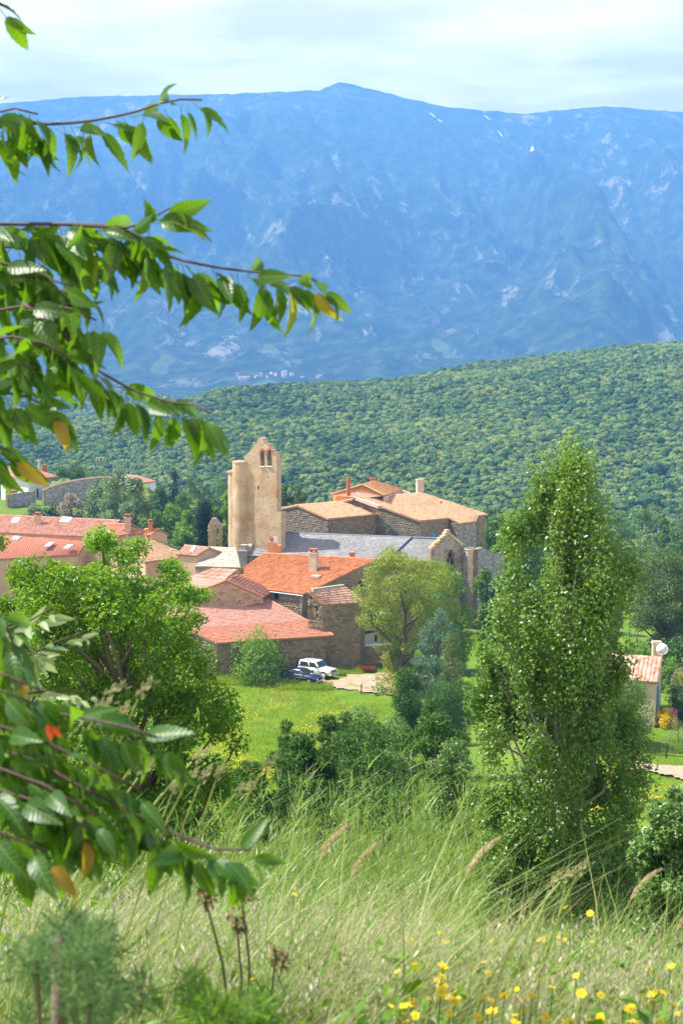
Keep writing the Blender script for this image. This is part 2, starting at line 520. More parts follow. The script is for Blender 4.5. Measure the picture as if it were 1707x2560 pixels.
# ================================================================== village
rs = np.random.RandomState(3)
M_t_rust = island_mat('roof_tile_rust', [(.32, .10, .045), (.43, .155, .065), (.50, .21, .095), (.46, .25, .13)], .85, .15, 2.0, .45, .4, .02, (2.2, (.48, .24, .06), .58, .70))
M_t_pink = island_mat('roof_tile_pink', [(.49, .235, .175), (.55, .275, .205), (.58, .32, .25)], .85, .15, .8, .45, .3, .01, (.6, (.42, .22, .17), .55, .75))
M_t_red = island_mat('roof_tile_salmon', [(.47, .18, .11), (.53, .215, .135), (.56, .27, .18)], .85, .15, .8, .45, .3, .01, (.7, (.40, .17, .10), .56, .75))
M_t_peach = island_mat('roof_tile_peach', [(.46, .25, .135), (.57, .35, .195), (.61, .42, .26)], .85, .15, 1.0, .4, .3, .02, (.5, (.45, .25, .15), .54, .74))
M_t_orange = island_mat('roof_tile_orange', [(.45, .18, .07), (.53, .24, .10), (.56, .29, .13)], .85, .15, 1.0, .4, .3, .02)
M_t_brick = island_mat('roof_tile_weathered', [(.30, .13, .085), (.42, .19, .125), (.50, .28, .20), (.38, .22, .165)], .88, .12, 1.2, .4, .4, .02, (.9, (.30, .17, .12), .55, .75))
M_t_old = island_mat('roof_tile_old', [(.36, .16, .10), (.50, .27, .19), (.58, .37, .28), (.4, .22, .16)], .88, .12, 1.5, .35, .4, .02)
M_slate = island_mat('slate', [(.20, .20, .205), (.26, .26, .262), (.31, .31, .31)], .75, .2, 1.2, .4, .3, .01, (.35, (.34, .34, .33), .5, .75))
M_slab = island_mat('stone_slab', [(.30, .28, .23), (.42, .39, .32), (.5, .48, .42)], .85, .2, 1.6, .5, .5, .03, (.9, (.50, .36, .12), .56, .7))
M_under = plain('roof_underside', (.35, .20, .13), .9)
M_mortar = plain('mortar_wall', (.27, .215, .145), .95, .1, 0, .3, 1.5)
M_stone = island_mat('rubble_stone', [(.17, .13, .09), (.25, .19, .125), (.34, .265, .175), (.22, .175, .13)], .92, .15, 3, .3, .8, .03, (.5, (.27, .21, .13), .52, .7))
M_stone_shade = island_mat('shaded_rubble_stone', [(.11, .088, .066), (.18, .145, .105), (.24, .19, .14), (.15, .125, .10)], .92, .15, 3, .3, .8, .03)  # same rubble darkened: shade of the turned-away walls put into the colour
M_mortar_d = plain('dark_shaded_mortar', (.18, .145, .105), .95, .1, 0, .35, 1.2)  # darker mortar; on shaded gables and side walls it paints in the shade
M_ashlar = island_mat('ashlar_block', [(.27, .25, .22), (.36, .33, .29), (.44, .40, .34)], .9, .15, 2, .4, .6, .02, (.8, (.22, .21, .20), .55, .75))
M_graystone = island_mat('grey_stone', [(.20, .20, .19), (.31, .30, .29), (.42, .41, .38)], .9, .15, 2, .35, .7, .03)
M_plaster = plain('cream_plaster', (.50, .41, .31), .92, .1, 0, .12, .8)
M_plaster_p = plain('pink_plaster', (.50, .34, .245), .92, .1, 0, .12, .8)
M_white = plain('white_wall', (.74, .74, .72), .9, .1, 0, .06, .6)
M_orangewall = plain('orange_render', (.70, .30, .12), .9, .1, 0, .1, .8)
M_dark = plain('dark_opening', (.022, .02, .018), .6, .3)
M_timber = plain('old_timber', (.10, .055, .03), .8, .2, 0, .3, 4)
M_blue = plain('blue_paint', (.10, .28, .55), .6, .3)
M_lead = plain('lead_flashing', (.16, .18, .24), .5, .4)
M_glassd = plain('skylight_glass', (.34, .40, .46), .12, .6)
M_zinc = plain('zinc', (.52, .54, .56), .35, .5, .4)
M_brickc = island_mat('brick_red', [(.40, .11, .05), (.52, .17, .08)], .9, .15, 4, .4)
M_iron = plain('iron', (.035, .035, .04), .5, .4, .6)
b = NB('tower_render')
p_ = b.pos()
c = b.ramp(b.noise(.7, 6, .6, p_), [(.25, (.36, .25, .145)), (.5, (.46, .345, .22)), (.75, (.52, .42, .29))])
c = b.mix(b.ramp(b.noise(.33, 4, .6, p_), [(.53, (0, 0, 0)), (.70, (.8, .8, .8))]), c, (.36, .21, .085))
vor = b.n('ShaderNodeTexVoronoi', feature='F1'); vor.inputs['Scale'].default_value = 2.3; b.l(p_, vor.inputs['Vector'])
spots = b.math('MULTIPLY', b.math('LESS_THAN', vor.outputs['Distance'], .24), b.math('GREATER_THAN', b.noise(.55, 3, .5, p_), .44))
c = b.mix(b.math('MULTIPLY', spots, .7), c, (.20, .12, .08))
M_tower = b.pbr(c, .95, b.bump(b.noise(5, 6, .7, p_), .7, .06), .1)

def lerp(a, b_, t): return np.asarray(a, float) * (1 - t) + np.asarray(b_, float) * t

def quad_normal(A, B, C, D):
    n = np.cross(B - A, D - A); n /= np.linalg.norm(n)
    return n if n[2] > 0 else -n

def tiles(A, B, C, D, mat, parent, cw=.26, rw=.42, h=.11, name='roof_tiles', seed=1):
    """barrel tiles in courses over the slope A-B (ridge) to D-C (eave); one mesh island per tile"""
    A, B, C, D = [np.asarray(p, float) for p in (A, B, C, D)]
    n = quad_normal(A, B, C, D)
    nc = max(3, int(round(.5 * (np.linalg.norm(B - A) + np.linalg.norm(C - D)) / cw)))
    nr = max(2, int(round(.5 * (np.linalg.norm(D - A) + np.linalg.norm(C - B)) / rw)))
    r_ = np.random.RandomState(seed)
    I, J = np.meshgrid(np.arange(nc), np.arange(nr), indexing='ij'); I = I.ravel(); J = J.ravel()
    jit = r_.uniform(-.07, .07, len(I)); jh = r_.uniform(-.012, .02, len(I))
    prof = np.array([0, .55, 1.0, .55, 0]) * h
    V = np.zeros((len(I), 15, 3))
    for e in (0, 1):
        v = np.clip((J + e + (jit + .10 if e else 0)) / nr, 0, 1.01)
        for k in range(5):
            u = (I + k / 4 + jit * .25) / nc
            top = A[None] * (1 - u)[:, None] + B[None] * u[:, None]; bot = D[None] * (1 - u)[:, None] + C[None] * u[:, None]
            p = top * (1 - v)[:, None] + bot * v[:, None]
            V[:, e * 5 + k] = p + n[None] * (prof[k] + (.045 if e else .005) + jh)[:, None]
            if e: V[:, 10 + k] = p + n[None] * (np.minimum(prof[k], h * .55) * .3 - .01)
    base = np.arange(len(I))[:, None] * 15
    q = np.concatenate([base + np.array([[k, k+1, 6+k, 5+k]]) for k in range(4)] + [base + np.array([[5+k, 6+k, 11+k, 10+k]]) for k in range(4)])
    o = obj(name, mesh_arrays(name, V.reshape(-1, 3), q), mat, parent)
    return tag(o, kind='stuff')

def slates(A, B, C, D, mat, parent, cw=.3, rw=.24, name='slates', seed=1, rag=.0):
    A, B, C, D = [np.asarray(p, float) for p in (A, B, C, D)]
    n = quad_normal(A, B, C, D)
    nc = max(3, int(round(.5 * (np.linalg.norm(B - A) + np.linalg.norm(C - D)) / cw)))
    nr = max(2, int(round(.5 * (np.linalg.norm(D - A) + np.linalg.norm(C - B)) / rw)))
    r_ = np.random.RandomState(seed)
    I, J = np.meshgrid(np.arange(nc), np.arange(nr), indexing='ij'); I = I.ravel(); J = J.ravel()
    off = (J % 2) * .5
    V = np.zeros((len(I), 6, 3))
    tilt = r_.uniform(-.008, .014, len(I))
    for k, (du, dv, hh) in enumerate(((.02, 0, .004), (.98, 0, .004), (.98, 1.12, .034), (.02, 1.12, .034), (.98, 1.12, -.01), (.02, 1.12, -.01))):
        u = np.clip((I + du + off) / nc, 0, 1); v = (J + dv + (r_.uniform(-.06, .06, len(I)) + rag * r_.uniform(-1, 1, len(I)) if dv else 0)) / nr
        top = A[None] * (1 - u)[:, None] + B[None] * u[:, None]; bot = D[None] * (1 - u)[:, None] + C[None] * u[:, None]
        V[:, k] = top * (1 - v)[:, None] + bot * v[:, None] + n[None] * (hh + (tilt if dv and k < 4 else 0) * np.ones(len(I)))[:, None]
    base = np.arange(len(I))[:, None] * 6
    q = np.concatenate([base + np.array([[0, 1, 2, 3]]), base + np.array([[3, 2, 4, 5]])])
    return tag(obj(name, mesh_arrays(name, V.reshape(-1, 3), q), mat, parent), kind='stuff')

def slab(name, pts, th, mat, parent, drop=.03):
    pts = [np.asarray(p, float) for p in pts]
    n = quad_normal(*pts[:4]) if len(pts) >= 4 else np.array([0, 0, 1.])
    mb = MB(); top = [p - n * drop for p in pts]; bot = [p - n * (drop + th) for p in pts]
    if len(pts) == 4:                                  # slightly warped slope: follow it in strips
        g = lambda q, u, v: lerp(lerp(q[0], q[1], u), lerp(q[3], q[2], u), v); K = 6
        for i in range(K):
            for j in range(K):
                for q in (top, bot): mb.poly([g(q, i/K, j/K), g(q, (i+1)/K, j/K), g(q, (i+1)/K, (j+1)/K), g(q, i/K, (j+1)/K)])
        for k in range(4):
            j = (k + 1) % 4; mb.poly([top[k], bot[k], bot[j], top[j]])
        return mb.build(name, mat, parent)
    mb.poly(top); mb.poly(bot[::-1])
    for k in range(len(pts)):
        j = (k + 1) % len(pts); mb.poly([top[k], bot[k], bot[j], top[j]])
    return mb.build(name, mat, parent)

def inside(poly, x, y):
    c = False; j = len(poly) - 1
    for i in range(len(poly)):
        xi, yi = poly[i]; xj, yj = poly[j]
        if (yi > y) != (yj > y) and x < (xj - xi) * (y - yi) / (yj - yi + 1e-12) + xi: c = not c
        j = i
    return c

class Wall:
    """an upright wall: s runs along p0 -> p1, z is world height, n is the outer side"""
    def __init__(s, p0, p1, face=None):
        s.p0 = np.array([p0[0], p0[1], 0.]); d = np.array([p1[0] - p0[0], p1[1] - p0[1], 0.])
        s.L = np.linalg.norm(d); s.d = d / s.L
        n = np.array([s.d[1], -s.d[0], 0.])
        ref = -(s.p0 + d / 2) if face is None else np.array([face[0], face[1], 0.])
        s.n = n if np.dot(n, ref) > 0 else -n
    def w(s, a, z, out=0.0): return s.p0 + s.d * a + np.array([0, 0, z]) + s.n * out
    def at(s, px, py):
        """wall coordinates of the pixel"""
        q = onplane(px, py, s.p0, s.n); return float(np.dot(q - s.p0, s.d)), float(q[2])
    def rect(s, x0, y0, x1, y1):
        a = s.at(x0, y0); c_ = s.at(x1, y1)
        return [(min(a[0], c_[0]), min(a[1], c_[1])), (max(a[0], c_[0]), min(a[1], c_[1])), (max(a[0], c_[0]), max(a[1], c_[1])), (min(a[0], c_[0]), max(a[1], c_[1]))]
    def plate(s, name, poly, mat, parent, holes=(), th=.45):
        bm = bmesh.new(); edges = []
        for lp in [poly] + list(holes):
            vs = [bm.verts.new(s.w(a, z)) for a, z in lp]
            edges += [bm.edges.new((vs[k], vs[(k+1) % len(vs)])) for k in range(len(vs))]
        bmesh.ops.triangle_fill(bm, use_beauty=True, use_dissolve=False, edges=edges)
        fs = list(bm.faces)
        ex = bmesh.ops.extrude_face_region(bm, geom=fs)
        bmesh.ops.translate(bm, vec=Vector(-s.n * th), verts=[e for e in ex['geom'] if isinstance(e, bmesh.types.BMVert)])
        bmesh.ops.recalc_face_normals(bm, faces=bm.faces)
        me = bpy.data.meshes.new(name); bm.to_mesh(me); bm.free()
        s.poly, s.holes = poly, list(holes)
        return obj(name, me, mat, parent)
    def stones(s, mat, parent, hmean=.26, seed=1, name='stonework', regular=False, out=.05):
        r_ = np.random.RandomState(seed)
        z0 = min(p[1] for p in s.poly); z1 = max(p[1] for p in s.poly); a0 = min(p[0] for p in s.poly); a1 = max(p[0] for p in s.poly)
        V = []; z = z0 + .01
        while z < z1:
            h = hmean * .8 * r_.uniform(.7, 1.35) if not regular else hmean * r_.uniform(.93, 1.07)
            a = a0 + r_.uniform(-.2, .05)
            while a < a1:
                w_ = hmean * (r_.uniform(.7, 1.9) if not regular else r_.uniform(1.5, 2.4)); g = .022
                x0, x1, y0, y1 = a + g, a + w_ - g, z + g * .7, z + h - g * .7; a += w_
                cx_, cy_ = (x0 + x1) / 2, (y0 + y1) / 2
                if not all(inside(s.poly, *q) for q in ((x0, y0), (x1, y0), (x1, y1), (x0, y1), (cx_, cy_))): continue
                if any(inside(hl, *q) for hl in s.holes for q in ((x0, y0), (x1, y0), (x1, y1), (x0, y1), (cx_, cy_))): continue
                j = lambda: r_.uniform(-.045, .045) * (0 if regular else 1) * hmean / .26
                o = r_.uniform(.3, 1.0) * out
                ci = [(x0 + j(), y0 + j()), (x1 + j(), y0 + j()), (x1 + j(), y1 + j()), (x0 + j(), y1 + j())]
                V += [s.w(q[0], q[1], .002) for q in ci] + [s.w(lerp(q, (cx_, cy_), .10)[0], lerp(q, (cx_, cy_), .10)[1], o) for q in ci]
            z += h
        if not V: return
        V = np.array(V); base = np.arange(len(V) // 8)[:, None] * 8
        q = np.concatenate([base + np.array([f]) for f in ([4, 5, 6, 7], [0, 1, 5, 4], [1, 2, 6, 5], [2, 3, 7, 6], [3, 0, 4, 7])])
        return tag(obj(name, mesh_arrays(name, V, q), mat, parent), kind='stuff')
    def window(s, hole, parent, frame_mat=None, pane_mat=None, depth=.2, name='window', mullion=True, fw=.06):
        a0, z0 = hole[0]; a1, z1 = hole[2]
        ux, uy, uz = s.d, s.n, np.array([0, 0, 1.])
        mb = MB(); ax_ = (ux, uy, uz)
        for (ca, cz_, wa, wz) in ((a0 + fw/2, (z0+z1)/2, fw, z1-z0), (a1 - fw/2, (z0+z1)/2, fw, z1-z0), ((a0+a1)/2, z0 + fw/2, a1-a0-2*fw, fw), ((a0+a1)/2, z1 - fw/2, a1-a0-2*fw, fw)) + ((((a0+a1)/2, (z0+z1)/2, fw*.8, z1-z0-2*fw),) if mullion else ()):
            mb.box(s.w(ca, cz_, -depth), (wa, .07, wz), ax=ax_)
        w_ = mb.build(name, frame_mat or M_timber, parent)
        mp_ = MB(); mp_.box(s.w((a0+a1)/2, (z0+z1)/2, -depth - .05), (a1-a0-.01, .02, z1-z0-.01), ax=ax_)
        mp_.build('pane', pane_mat or M_dark, w_)
        return w_

def chimney(parent, base, w_, d_, h_, mat, rz=0, cap=M_brickc, pot=True, name='chimney'):
    base = np.asarray(base, float); mb = MB()
    mb.box(base + [0, 0, h_/2 - .6], (w_, d_, h_ + 1.2), rz)
    mb.box(base + [0, 0, h_ + .06], (w_ + .16, d_ + .16, .12), rz)
    o = mb.build(name, mat, parent)
    mc = MB()
    if pot:
        for sx_ in (-1, 1): mc.box(base + np.array([math.cos(rz), math.sin(rz), 0]) * sx_ * w_ * .32 + [0, 0, h_ + .30], (.12, d_ * .8, .36), rz)
        mc.box(base + [0, 0, h_ + .53], (w_ * .95, d_ * .95, .10), rz)
    else:
        mc.box(base + [0, 0, h_ + .17], (w_ + .05, d_ + .05, .1), rz)
    mc.build('chimney_cap', cap, o)
    return o

def on_roof(px, py, A, B, D, up=0.0):
    A, B, D = [np.asarray(p, float) for p in (A, B, D)]
    n = np.cross(B - A, D - A); n /= np.linalg.norm(n); n = n if n[2] > 0 else -n
    d = ray(px, py); return d * (np.dot(A, n) / np.dot(d, n)) + n * up

def skylight(parent, px4, A, B, D, glass=None):
    lo = [on_roof(x, y, A, B, D, -.02) for x, y in px4]; hi = [on_roof(x, y, A, B, D, .16) for x, y in px4]
    mb = MB(); mb.hexa(lo, hi); o = mb.build('skylight', M_zinc, parent)
    c_ = sum(hi) / 4; n = (hi[0] - lo[0]) / np.linalg.norm(hi[0] - lo[0])
    g_ = [lerp(p, c_, .16) + n * .012 for p in hi]; k = [p - n * .01 for p in g_]
    m2 = MB(); m2.hexa(k, g_); m2.build('pane', glass or M_glassd, o)
    return o

def ridge_caps(A, B, mat, parent, step=.42, r=.13, name='ridge_tiles', seed=2):
    A, B = np.asarray(A, float), np.asarray(B, float); L = np.linalg.norm(B - A); n_ = max(2, int(L / step)); d = (B - A) / L
    side = np.cross(d, [0, 0, 1.]); side /= np.linalg.norm(side); up = np.cross(side, d)
    V = []; r_ = np.random.RandomState(seed)
    for k in range(n_):
        for e, rr in ((k * step * L / (n_ * step), r * .9), ((k + 1.08) * L / n_, r * 1.1)):
            for t in (0, .25, .5, .75, 1):
                V.append(A + d * e + side * rr * math.cos(math.pi * t) + up * (rr * math.sin(math.pi * t) + .02 + r_.uniform(0, .01)))
    base = np.arange(n_)[:, None] * 10
    q = np.concatenate([base + np.array([[k, k+1, 6+k, 5+k]]) for k in range(4)])
    return tag(obj(name, mesh_arrays(name, V, q), mat, parent), kind='stuff')

def gable_house(root, A, B, C, D, zb, wall_mat, tile_mat, stone=None, o=.28, hm=.26, back=True, front_holes=(), left_holes=(), right_holes=(), frame=None,
                cw=.26, rw=.42, tiler=tiles, wall_l=None, wall_r=None, wall_f=None, seed=1, stone_l=None, stone_r=None, back_run=None):
    """A-B ridge, D-C front eave (left to right). Holes are photo rectangles. Walls stand under the eaves down to zb."""
    A, B, C, D = [np.asarray(p, float) for p in (A, B, C, D)]
    k = 1.0 if back_run is None else back_run
    Db = np.array([A[0] + (A[0]-D[0])*k, A[1] + (A[1]-D[1])*k, A[2] - (A[2]-D[2])*k]); Cb = np.array([B[0] + (B[0]-C[0])*k, B[1] + (B[1]-C[1])*k, B[2] - (B[2]-C[2])*k])
    rf = slab('roof', [A, B, C, D], .16, M_under, root)
    tiler(A, B, C, D, tile_mat, rf, cw, rw, seed=seed)
    if back:
        rb = slab('roof', [A, Db, Cb, B], .16, M_under, root)
        tiler(B, A, Db, Cb, tile_mat, rb, cw * 1.6, rw * 1.6, seed=seed + 1)
        ridge_caps(A, B, tile_mat, rf)
    e = (C - D) / np.linalg.norm(C - D)
    def inset(p, q, t): return p + (q - p) / np.linalg.norm(q - p) * t
    Dw = inset(inset(D, A, o), inset(C, B, o), o); Cw = inset(inset(C, B, o), inset(D, A, o), o)
    Aw = inset(A, B, o); Bw = inset(B, A, o)
    Dbw = inset(inset(Db, A, o), inset(Cb, B, o), o); Cbw = inset(inset(Cb, B, o), inset(Db, A, o), o)
    dz = .20
    W = {}
    for key, p, q, mid, holes, m_, st in (('front', Dw, Cw, None, front_holes, wall_f or wall_mat, stone), ('left', Dw, Dbw, Aw, left_holes, wall_l or wall_mat, stone_l or stone), ('right', Cw, Cbw, Bw, right_holes, wall_r or wall_mat, stone_r or stone), ('back', Dbw, Cbw, None, (), wall_mat, None)):
        face = (p + q) / 2 - (A + B) / 2 if key != 'back' else (p + q) / 2 - (A + B) / 2
        w = Wall(p, q, face)
        poly = [(0, zb), (w.L, zb), (w.L, q[2] - dz)]
        if mid is not None:
            t = float(np.dot(mid - w.p0 - [0, 0, mid[2]], w.d)); poly.append((t, mid[2] - dz))
        poly.append((0, p[2] - dz))
        hs = [w.rect(*h_) for h_ in holes]
        w.plate('wall', poly, m_, root, hs, .4)
        if st is not None and np.dot(w.n, -w.w(w.L / 2, 0)) > 0: w.stones(st, root, hm, seed + 5)
        for h_ in hs: w.window(h_, root, frame)
        W[key] = w
    return W

# ---- stone house with the rust-orange roof
r1 = empty('stone_house', (0, 0, 0), 'rubble stone house under a broad rusty orange tiled roof with a tall plastered chimney', 'house')
A, B, C, D = Pz(658.6, 1383.7, -18.36), Pz(941.8, 1399, -18.36), Pz(758.5, 1486, -20.75), Pz(551, 1460, -20.75)
r1.location = (float((C[0]+B[0])/2), float((C[1]+B[1])/2), float(gz((C[0]+B[0])/2, (C[1]+B[1])/2)))
H1 = gable_house(r1, A, B, C, D, -37, M_mortar, M_t_rust, M_stone, .25, .27, True, front_holes=[(684, 1482, 697, 1500)], right_holes=[(897, 1452, 906, 1467)], seed=11, cw=.31, rw=.46)
skylight(r1, [(737, 1419), (749, 1407.5), (773, 1409), (762, 1421)], A, B, D)
q_ = on_roof(784, 1436, A, B, D); chimney(r1, q_, .95, .8, 2.55, M_plaster, -.35)
q_ = on_roof(790, 1464, A, B, D); chimney(r1, q_, 1.0, .9, 1.0, M_plaster, -.35, M_plaster, False)
mb = MB(); g0 = D + np.array([0, 0, -.16]); g1 = C + np.array([0, 0, -.16])
mb.tube([g0 + [-.06, -.06, 0], g1 + [-.06, -.06, 0]], .075, 6); wf = H1['front']
mb.tube([wf.w(wf.L - .2, C[2] - .3, .08), wf.w(wf.L - .2, C[2] - 5, .08)], .06, 6); mb.build('gutter', M_zinc, r1)

# lean-to annex
r2 = empty('stone_annex', (0, 0, 0), 'square stone annex with a pale pink tiled lean-to roof and a dark shuttered opening', 'annex')
aTL, aTR, aBR, aBL = Pz(768, 1480, -19.9), Pz(866, 1467, -19.9), Pz(917.5, 1506, -20.95), Pz(806, 1513, -20.95)
r2.location = (float(aBL[0]), float(aBL[1]), float(gz(aBL[0], aBL[1])))
rf = slab('roof', [aTL, aTR, aBR, aBL], .14, M_under, r2); tiles(aTL, aTR, aBR, aBL, M_t_old, rf, .27, .42, .09, seed=21)
def inset2(p, q, t): p = np.asarray(p, float); q = np.asarray(q, float); return p + (q - p) / np.linalg.norm(q - p) * t
c0 = inset2(inset2(aBL, aBR, .15), aTL, .2); c1 = inset2(inset2(aBR, aBL, .15), aTR, .2); c2 = inset2(aTL, aBL, .1)
w = Wall(c0, c1); w.plate('wall', [(0, -36.5), (w.L, -36.5), (w.L, c1[2] - .2), (0, c0[2] - .2)], M_mortar, r2); w.stones(M_stone, r2, .3, 31)
w = Wall(c2, c0); hs = [w.rect(769, 1519, 790, 1551)]
w.plate('wall', [(0, -36.5), (w.L, -36.5), (w.L, c0[2] - .2), (0, c2[2] - .2)], M_mortar, r2, hs); w.stones(M_stone, r2, .27, 32); w.window(hs[0], r2, M_timber, M_timber, .15, 'shutter', True, .1)
c3 = inset2(aTR, aBR, .2); w = Wall(c1, c3, (1, 0)); w.plate('wall', [(0, -36.5), (w.L, -36.5), (w.L, c3[2] - .2), (0, c1[2] - .2)], M_mortar_d, r2)
mb = MB(); mb.box((aTL + aTR) / 2 + [.1, .25, .16], (np.linalg.norm(aTR - aTL) * .8, .35, .28), math.atan2(aTR[1] - aTL[1], aTR[0] - aTL[0])); mb.build('flashing', M_plaster, r2)

# ---- barn
r3 = empty('barn', (0, 0, 0), 'long barn with a broad smooth salmon pink roof sloping down to a rubble wall', 'barn')
A, B, C, D = Pz(340, 1515, -21.3), Pz(658.6, 1493.5, -21.3), Pz(832.7, 1588, -23.5), Pz(541.9, 1607.2, -23.5)
r3.location = (float((C[0]+D[0])/2), float((C[1]+D[1])/2), float(gz((C[0]+D[0])/2, (C[1]+D[1])/2)))
mA, mB_ = lerp(A, D, .62), lerp(B, C, .62)
rf = slab('roof', [A, B, C, D], .18, M_under, r3)
tiles(A, B, mB_, mA, M_t_pink, rf, .30, .40, .05, seed=41); tiles(mA, mB_, C, D, M_t_red, rf, .30, .40, .05, seed=42)
mb = MB(); mb.tube([B + [.05, 0, .06], C + [.05, 0, .06]], .10, 6); mb.tube([D + [0, -.03, .02], C + [0, -.03, .02]], .07, 6); mb.build('roof_edging', M_t_red, r3)
cD, cC = inset2(inset2(D, C, .2), A, .25), inset2(inset2(C, D, .2), B, .25)
w = Wall(cD, cC); w.plate('wall', [(0, -37), (w.L, -37), (w.L, cC[2] - .25), (0, cD[2] - .25)], M_mortar_d, r3); w.stones(M_stone, r3, .32, 51)
w = Wall(inset2(A, D, .3), cD, (-1, -.5)); w.plate('wall', [(0, -37), (w.L, -37), (w.L, cD[2] - .25), (0, A[2] - .3)], M_mortar_d, r3); w.stones(M_stone_shade, r3, .32, 52)
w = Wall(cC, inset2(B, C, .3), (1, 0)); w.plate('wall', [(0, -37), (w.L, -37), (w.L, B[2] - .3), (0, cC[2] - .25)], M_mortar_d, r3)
# upper part with the stone gable
pk, fL, fR = Pz(566.7, 1452, -19.35), Pz(470, 1491, -20.65), Pz(658.6, 1494, -20.95)
tl, bl = Pz(472, 1443, -19.45), Pz(400, 1496, -21.0)
rf = slab('roof', [tl, pk, fL, bl], .15, M_under, r3); tiles(tl, pk, fL, bl, M_t_pink, rf, .30, .40, .05, seed=43)
bk = pk + (tl - pk) * .55 + np.array([2.5, 3, 0]); fRb = fR + np.array([1.0, 5, 0])
rf = slab('roof', [pk, pk + np.array([.8, 5, 0]), fRb, fR], .15, M_under, r3); tiles(pk + np.array([.8, 5, 0]), pk, fR, fRb, M_t_red, rf, .30, .40, .05, seed=44)
gw = Wall(fL, fR); gpk = gw.at(566.7, 1453)
gw.plate('gable_wall', [(0, fL[2] - 2.2), (gw.L, fR[2] - .6), (gw.L - .1, fR[2] - .1), (gpk[0], gpk[1] - .12), (.1, fL[2] - .1)], M_plaster_p, r3, (), .4)
gw.stones(island_mat('gable_stone', [(.30, .19, .13), (.45, .31, .22), (.52, .38, .28)], .92, .15, 3, .3, .8, .03), r3, .3, 53)
mb = MB()
for p, q in ((fL, pk), (pk, fR)): mb.tube([p + [0, -.1, .1], q + [0, -.1, .1]], .10, 6)
mb.build('verge_tiles', M_t_red, r3)

# pale ribbed roof behind it
r4 = empty('ribbed_roof_shed', (0, 0, 0), 'low shed with a faded pink ribbed roof between the barn and the slab-roofed chapel', 'shed')
A, B, C, D = Pz(532, 1420, -18.7), Pz(594, 1424, -18.7), Pz(561, 1451, -19.45), Pz(473, 1443, -19.45)
r4.location = (float(C[0]), float(C[1]), float(gz(C[0], C[1])))
rf = slab('roof', [A, B, C, D], .14, M_under, r4); tiles(A, B, C, D, M_t_old, rf, .32, .9, .07, seed=45)
w = Wall(D, C); w.plate('wall', [(.1, -35), (w.L - .1, -35), (w.L - .1, C[2] - .2), (.1, D[2] - .2)], M_plaster_p, r4)
w = Wall(D, A, (-1, 0)); w.plate('wall', [(.1, -35), (w.L - .1, -35), (w.L - .1, A[2] - .2), (.1, D[2] - .2)], M_plaster_p, r4)

# ---- yard wall and rendered shed
r5 = empty('yard_wall', (0, 0, 0), 'rubble yard wall with orange tile coping beside the parked cars', 'wall')
q0, q1 = P(838, 1600, 159.0), P(986, 1612, 160.5)
r5.location = (float(q0[0]), float(q0[1]), float(gz(q0[0], q0[1])))
w = Wall(q0, q1); za = w.at(841, 1601)[1]; zb_ = w.at(907, 1603)[1]; zc = w.at(980, 1613)[1]; sa = w.at(907, 1603)[0]
w.plate('wall', [(-.3, -37), (w.L, -37), (w.L, zc), (sa, zc + .1), (sa, zb_), (-.3, za)], M_mortar, r5, (), .5); w.stones(M_stone, r5, .33, 61, 'stonework')
mb = MB()
for k in range(15):
    a = sa * (k + .5) / 15; mb.tube([w.w(a, zb_ + .06, .28), w.w(a, zb_ + .16, -.3), w.w(a, zb_ + .06, -.6)], [.12, .13, .12], 6)
tag(mb.build('coping_tiles', M_t_orange, r5), kind='stuff')
mb = MB(); mb.box(w.w((sa + w.L) / 2, zc + .12, -.2), (w.L - sa, .62, .2), ax=(w.d, w.n, np.array([0, 0, 1.]))); mb.build('coping', M_white, r5)

r6 = empty('rendered_shed', (0, 0, 0), 'small cream rendered shed with a wooden beam behind the yard wall', 'shed')
q0, q1 = P(911, 1560, 160), P(985, 1556, 163.5); r6.location = (float(q0[0]), float(q0[1]), float(gz(q0[0], q0[1])))
w = Wall(q0, q1); zt = w.at(913, 1551)[1]; zt2 = w.at(980, 1545)[1]
hs = [w.rect(951, 1549, 972, 1567), w.rect(936, 1588, 944, 1604)]
w.plate('wall', [(0, -37), (w.L, -37), (w.L, zt2), (0, zt)], M_plaster, r6, hs, .3)
for h_ in hs: w.window(h_, r6, M_timber)
zz = w.at(925, 1579)[1]; mb = MB(); mb.box(w.w(1.0, zz, .06), (1.9, .2, .28), ax=(w.d, w.n, np.array([0, 0, 1.]))); mb.build('beam', M_timber, r6)
mb = MB(); mb.box(w.w(w.L / 2, zt + .06, -1.2), (w.L + .2, 2.8, .14), ax=(w.d, w.n, np.array([0, 0, 1.]))); mb.build('roof', M_plaster, r6)

# ---- church: slate nave and chancel
r7 = empty('church', (0, 0, 0), 'long church with a pale grey slate roof and a stone gable with a pointed window', 'church')
A, B = Pz(652, 1329.5, -17.6), Pz(1113, 1346, -17.6)
C, D = Pz(1079, 1402, -19.5), Pz(612, 1387, -19.5)
r7.location = (float((A[0]+B[0])/2), float((A[1]+B[1])/2), float(gz((A[0]+B[0])/2, (A[1]+B[1])/2)))
tA, tD = .825, .775
Am, Dm = lerp(A, B, tA), lerp(D, C, tD)
rf = slab('nave_roof', [A, Am, Dm, D], .2, M_lead, r7); slates(A, Am, Dm, D, M_slate, rf, .30, .26, seed=71)
dn = np.array([0, 0, -.14]); rf = slab('chancel_roof', [Am + dn, B + dn, C + dn, Dm + dn], .2, M_lead, r7); slates(Am + dn, B + dn, C + dn, Dm + dn, M_slate, rf, .30, .26, seed=72)
mb = MB(); mb.tube([Am + [0, 0, .05], Dm + [0, 0, .05]], .10, 6); mb.build('roof_step_flashing', plain('blue_lead', (.06, .08, .16), .5, .4), r7)
mb = MB(); mb.tube([A + [0, 0, .03], B + [0, 0, .0]], .11, 6); mb.build('ridge_flashing', M_lead, r7)
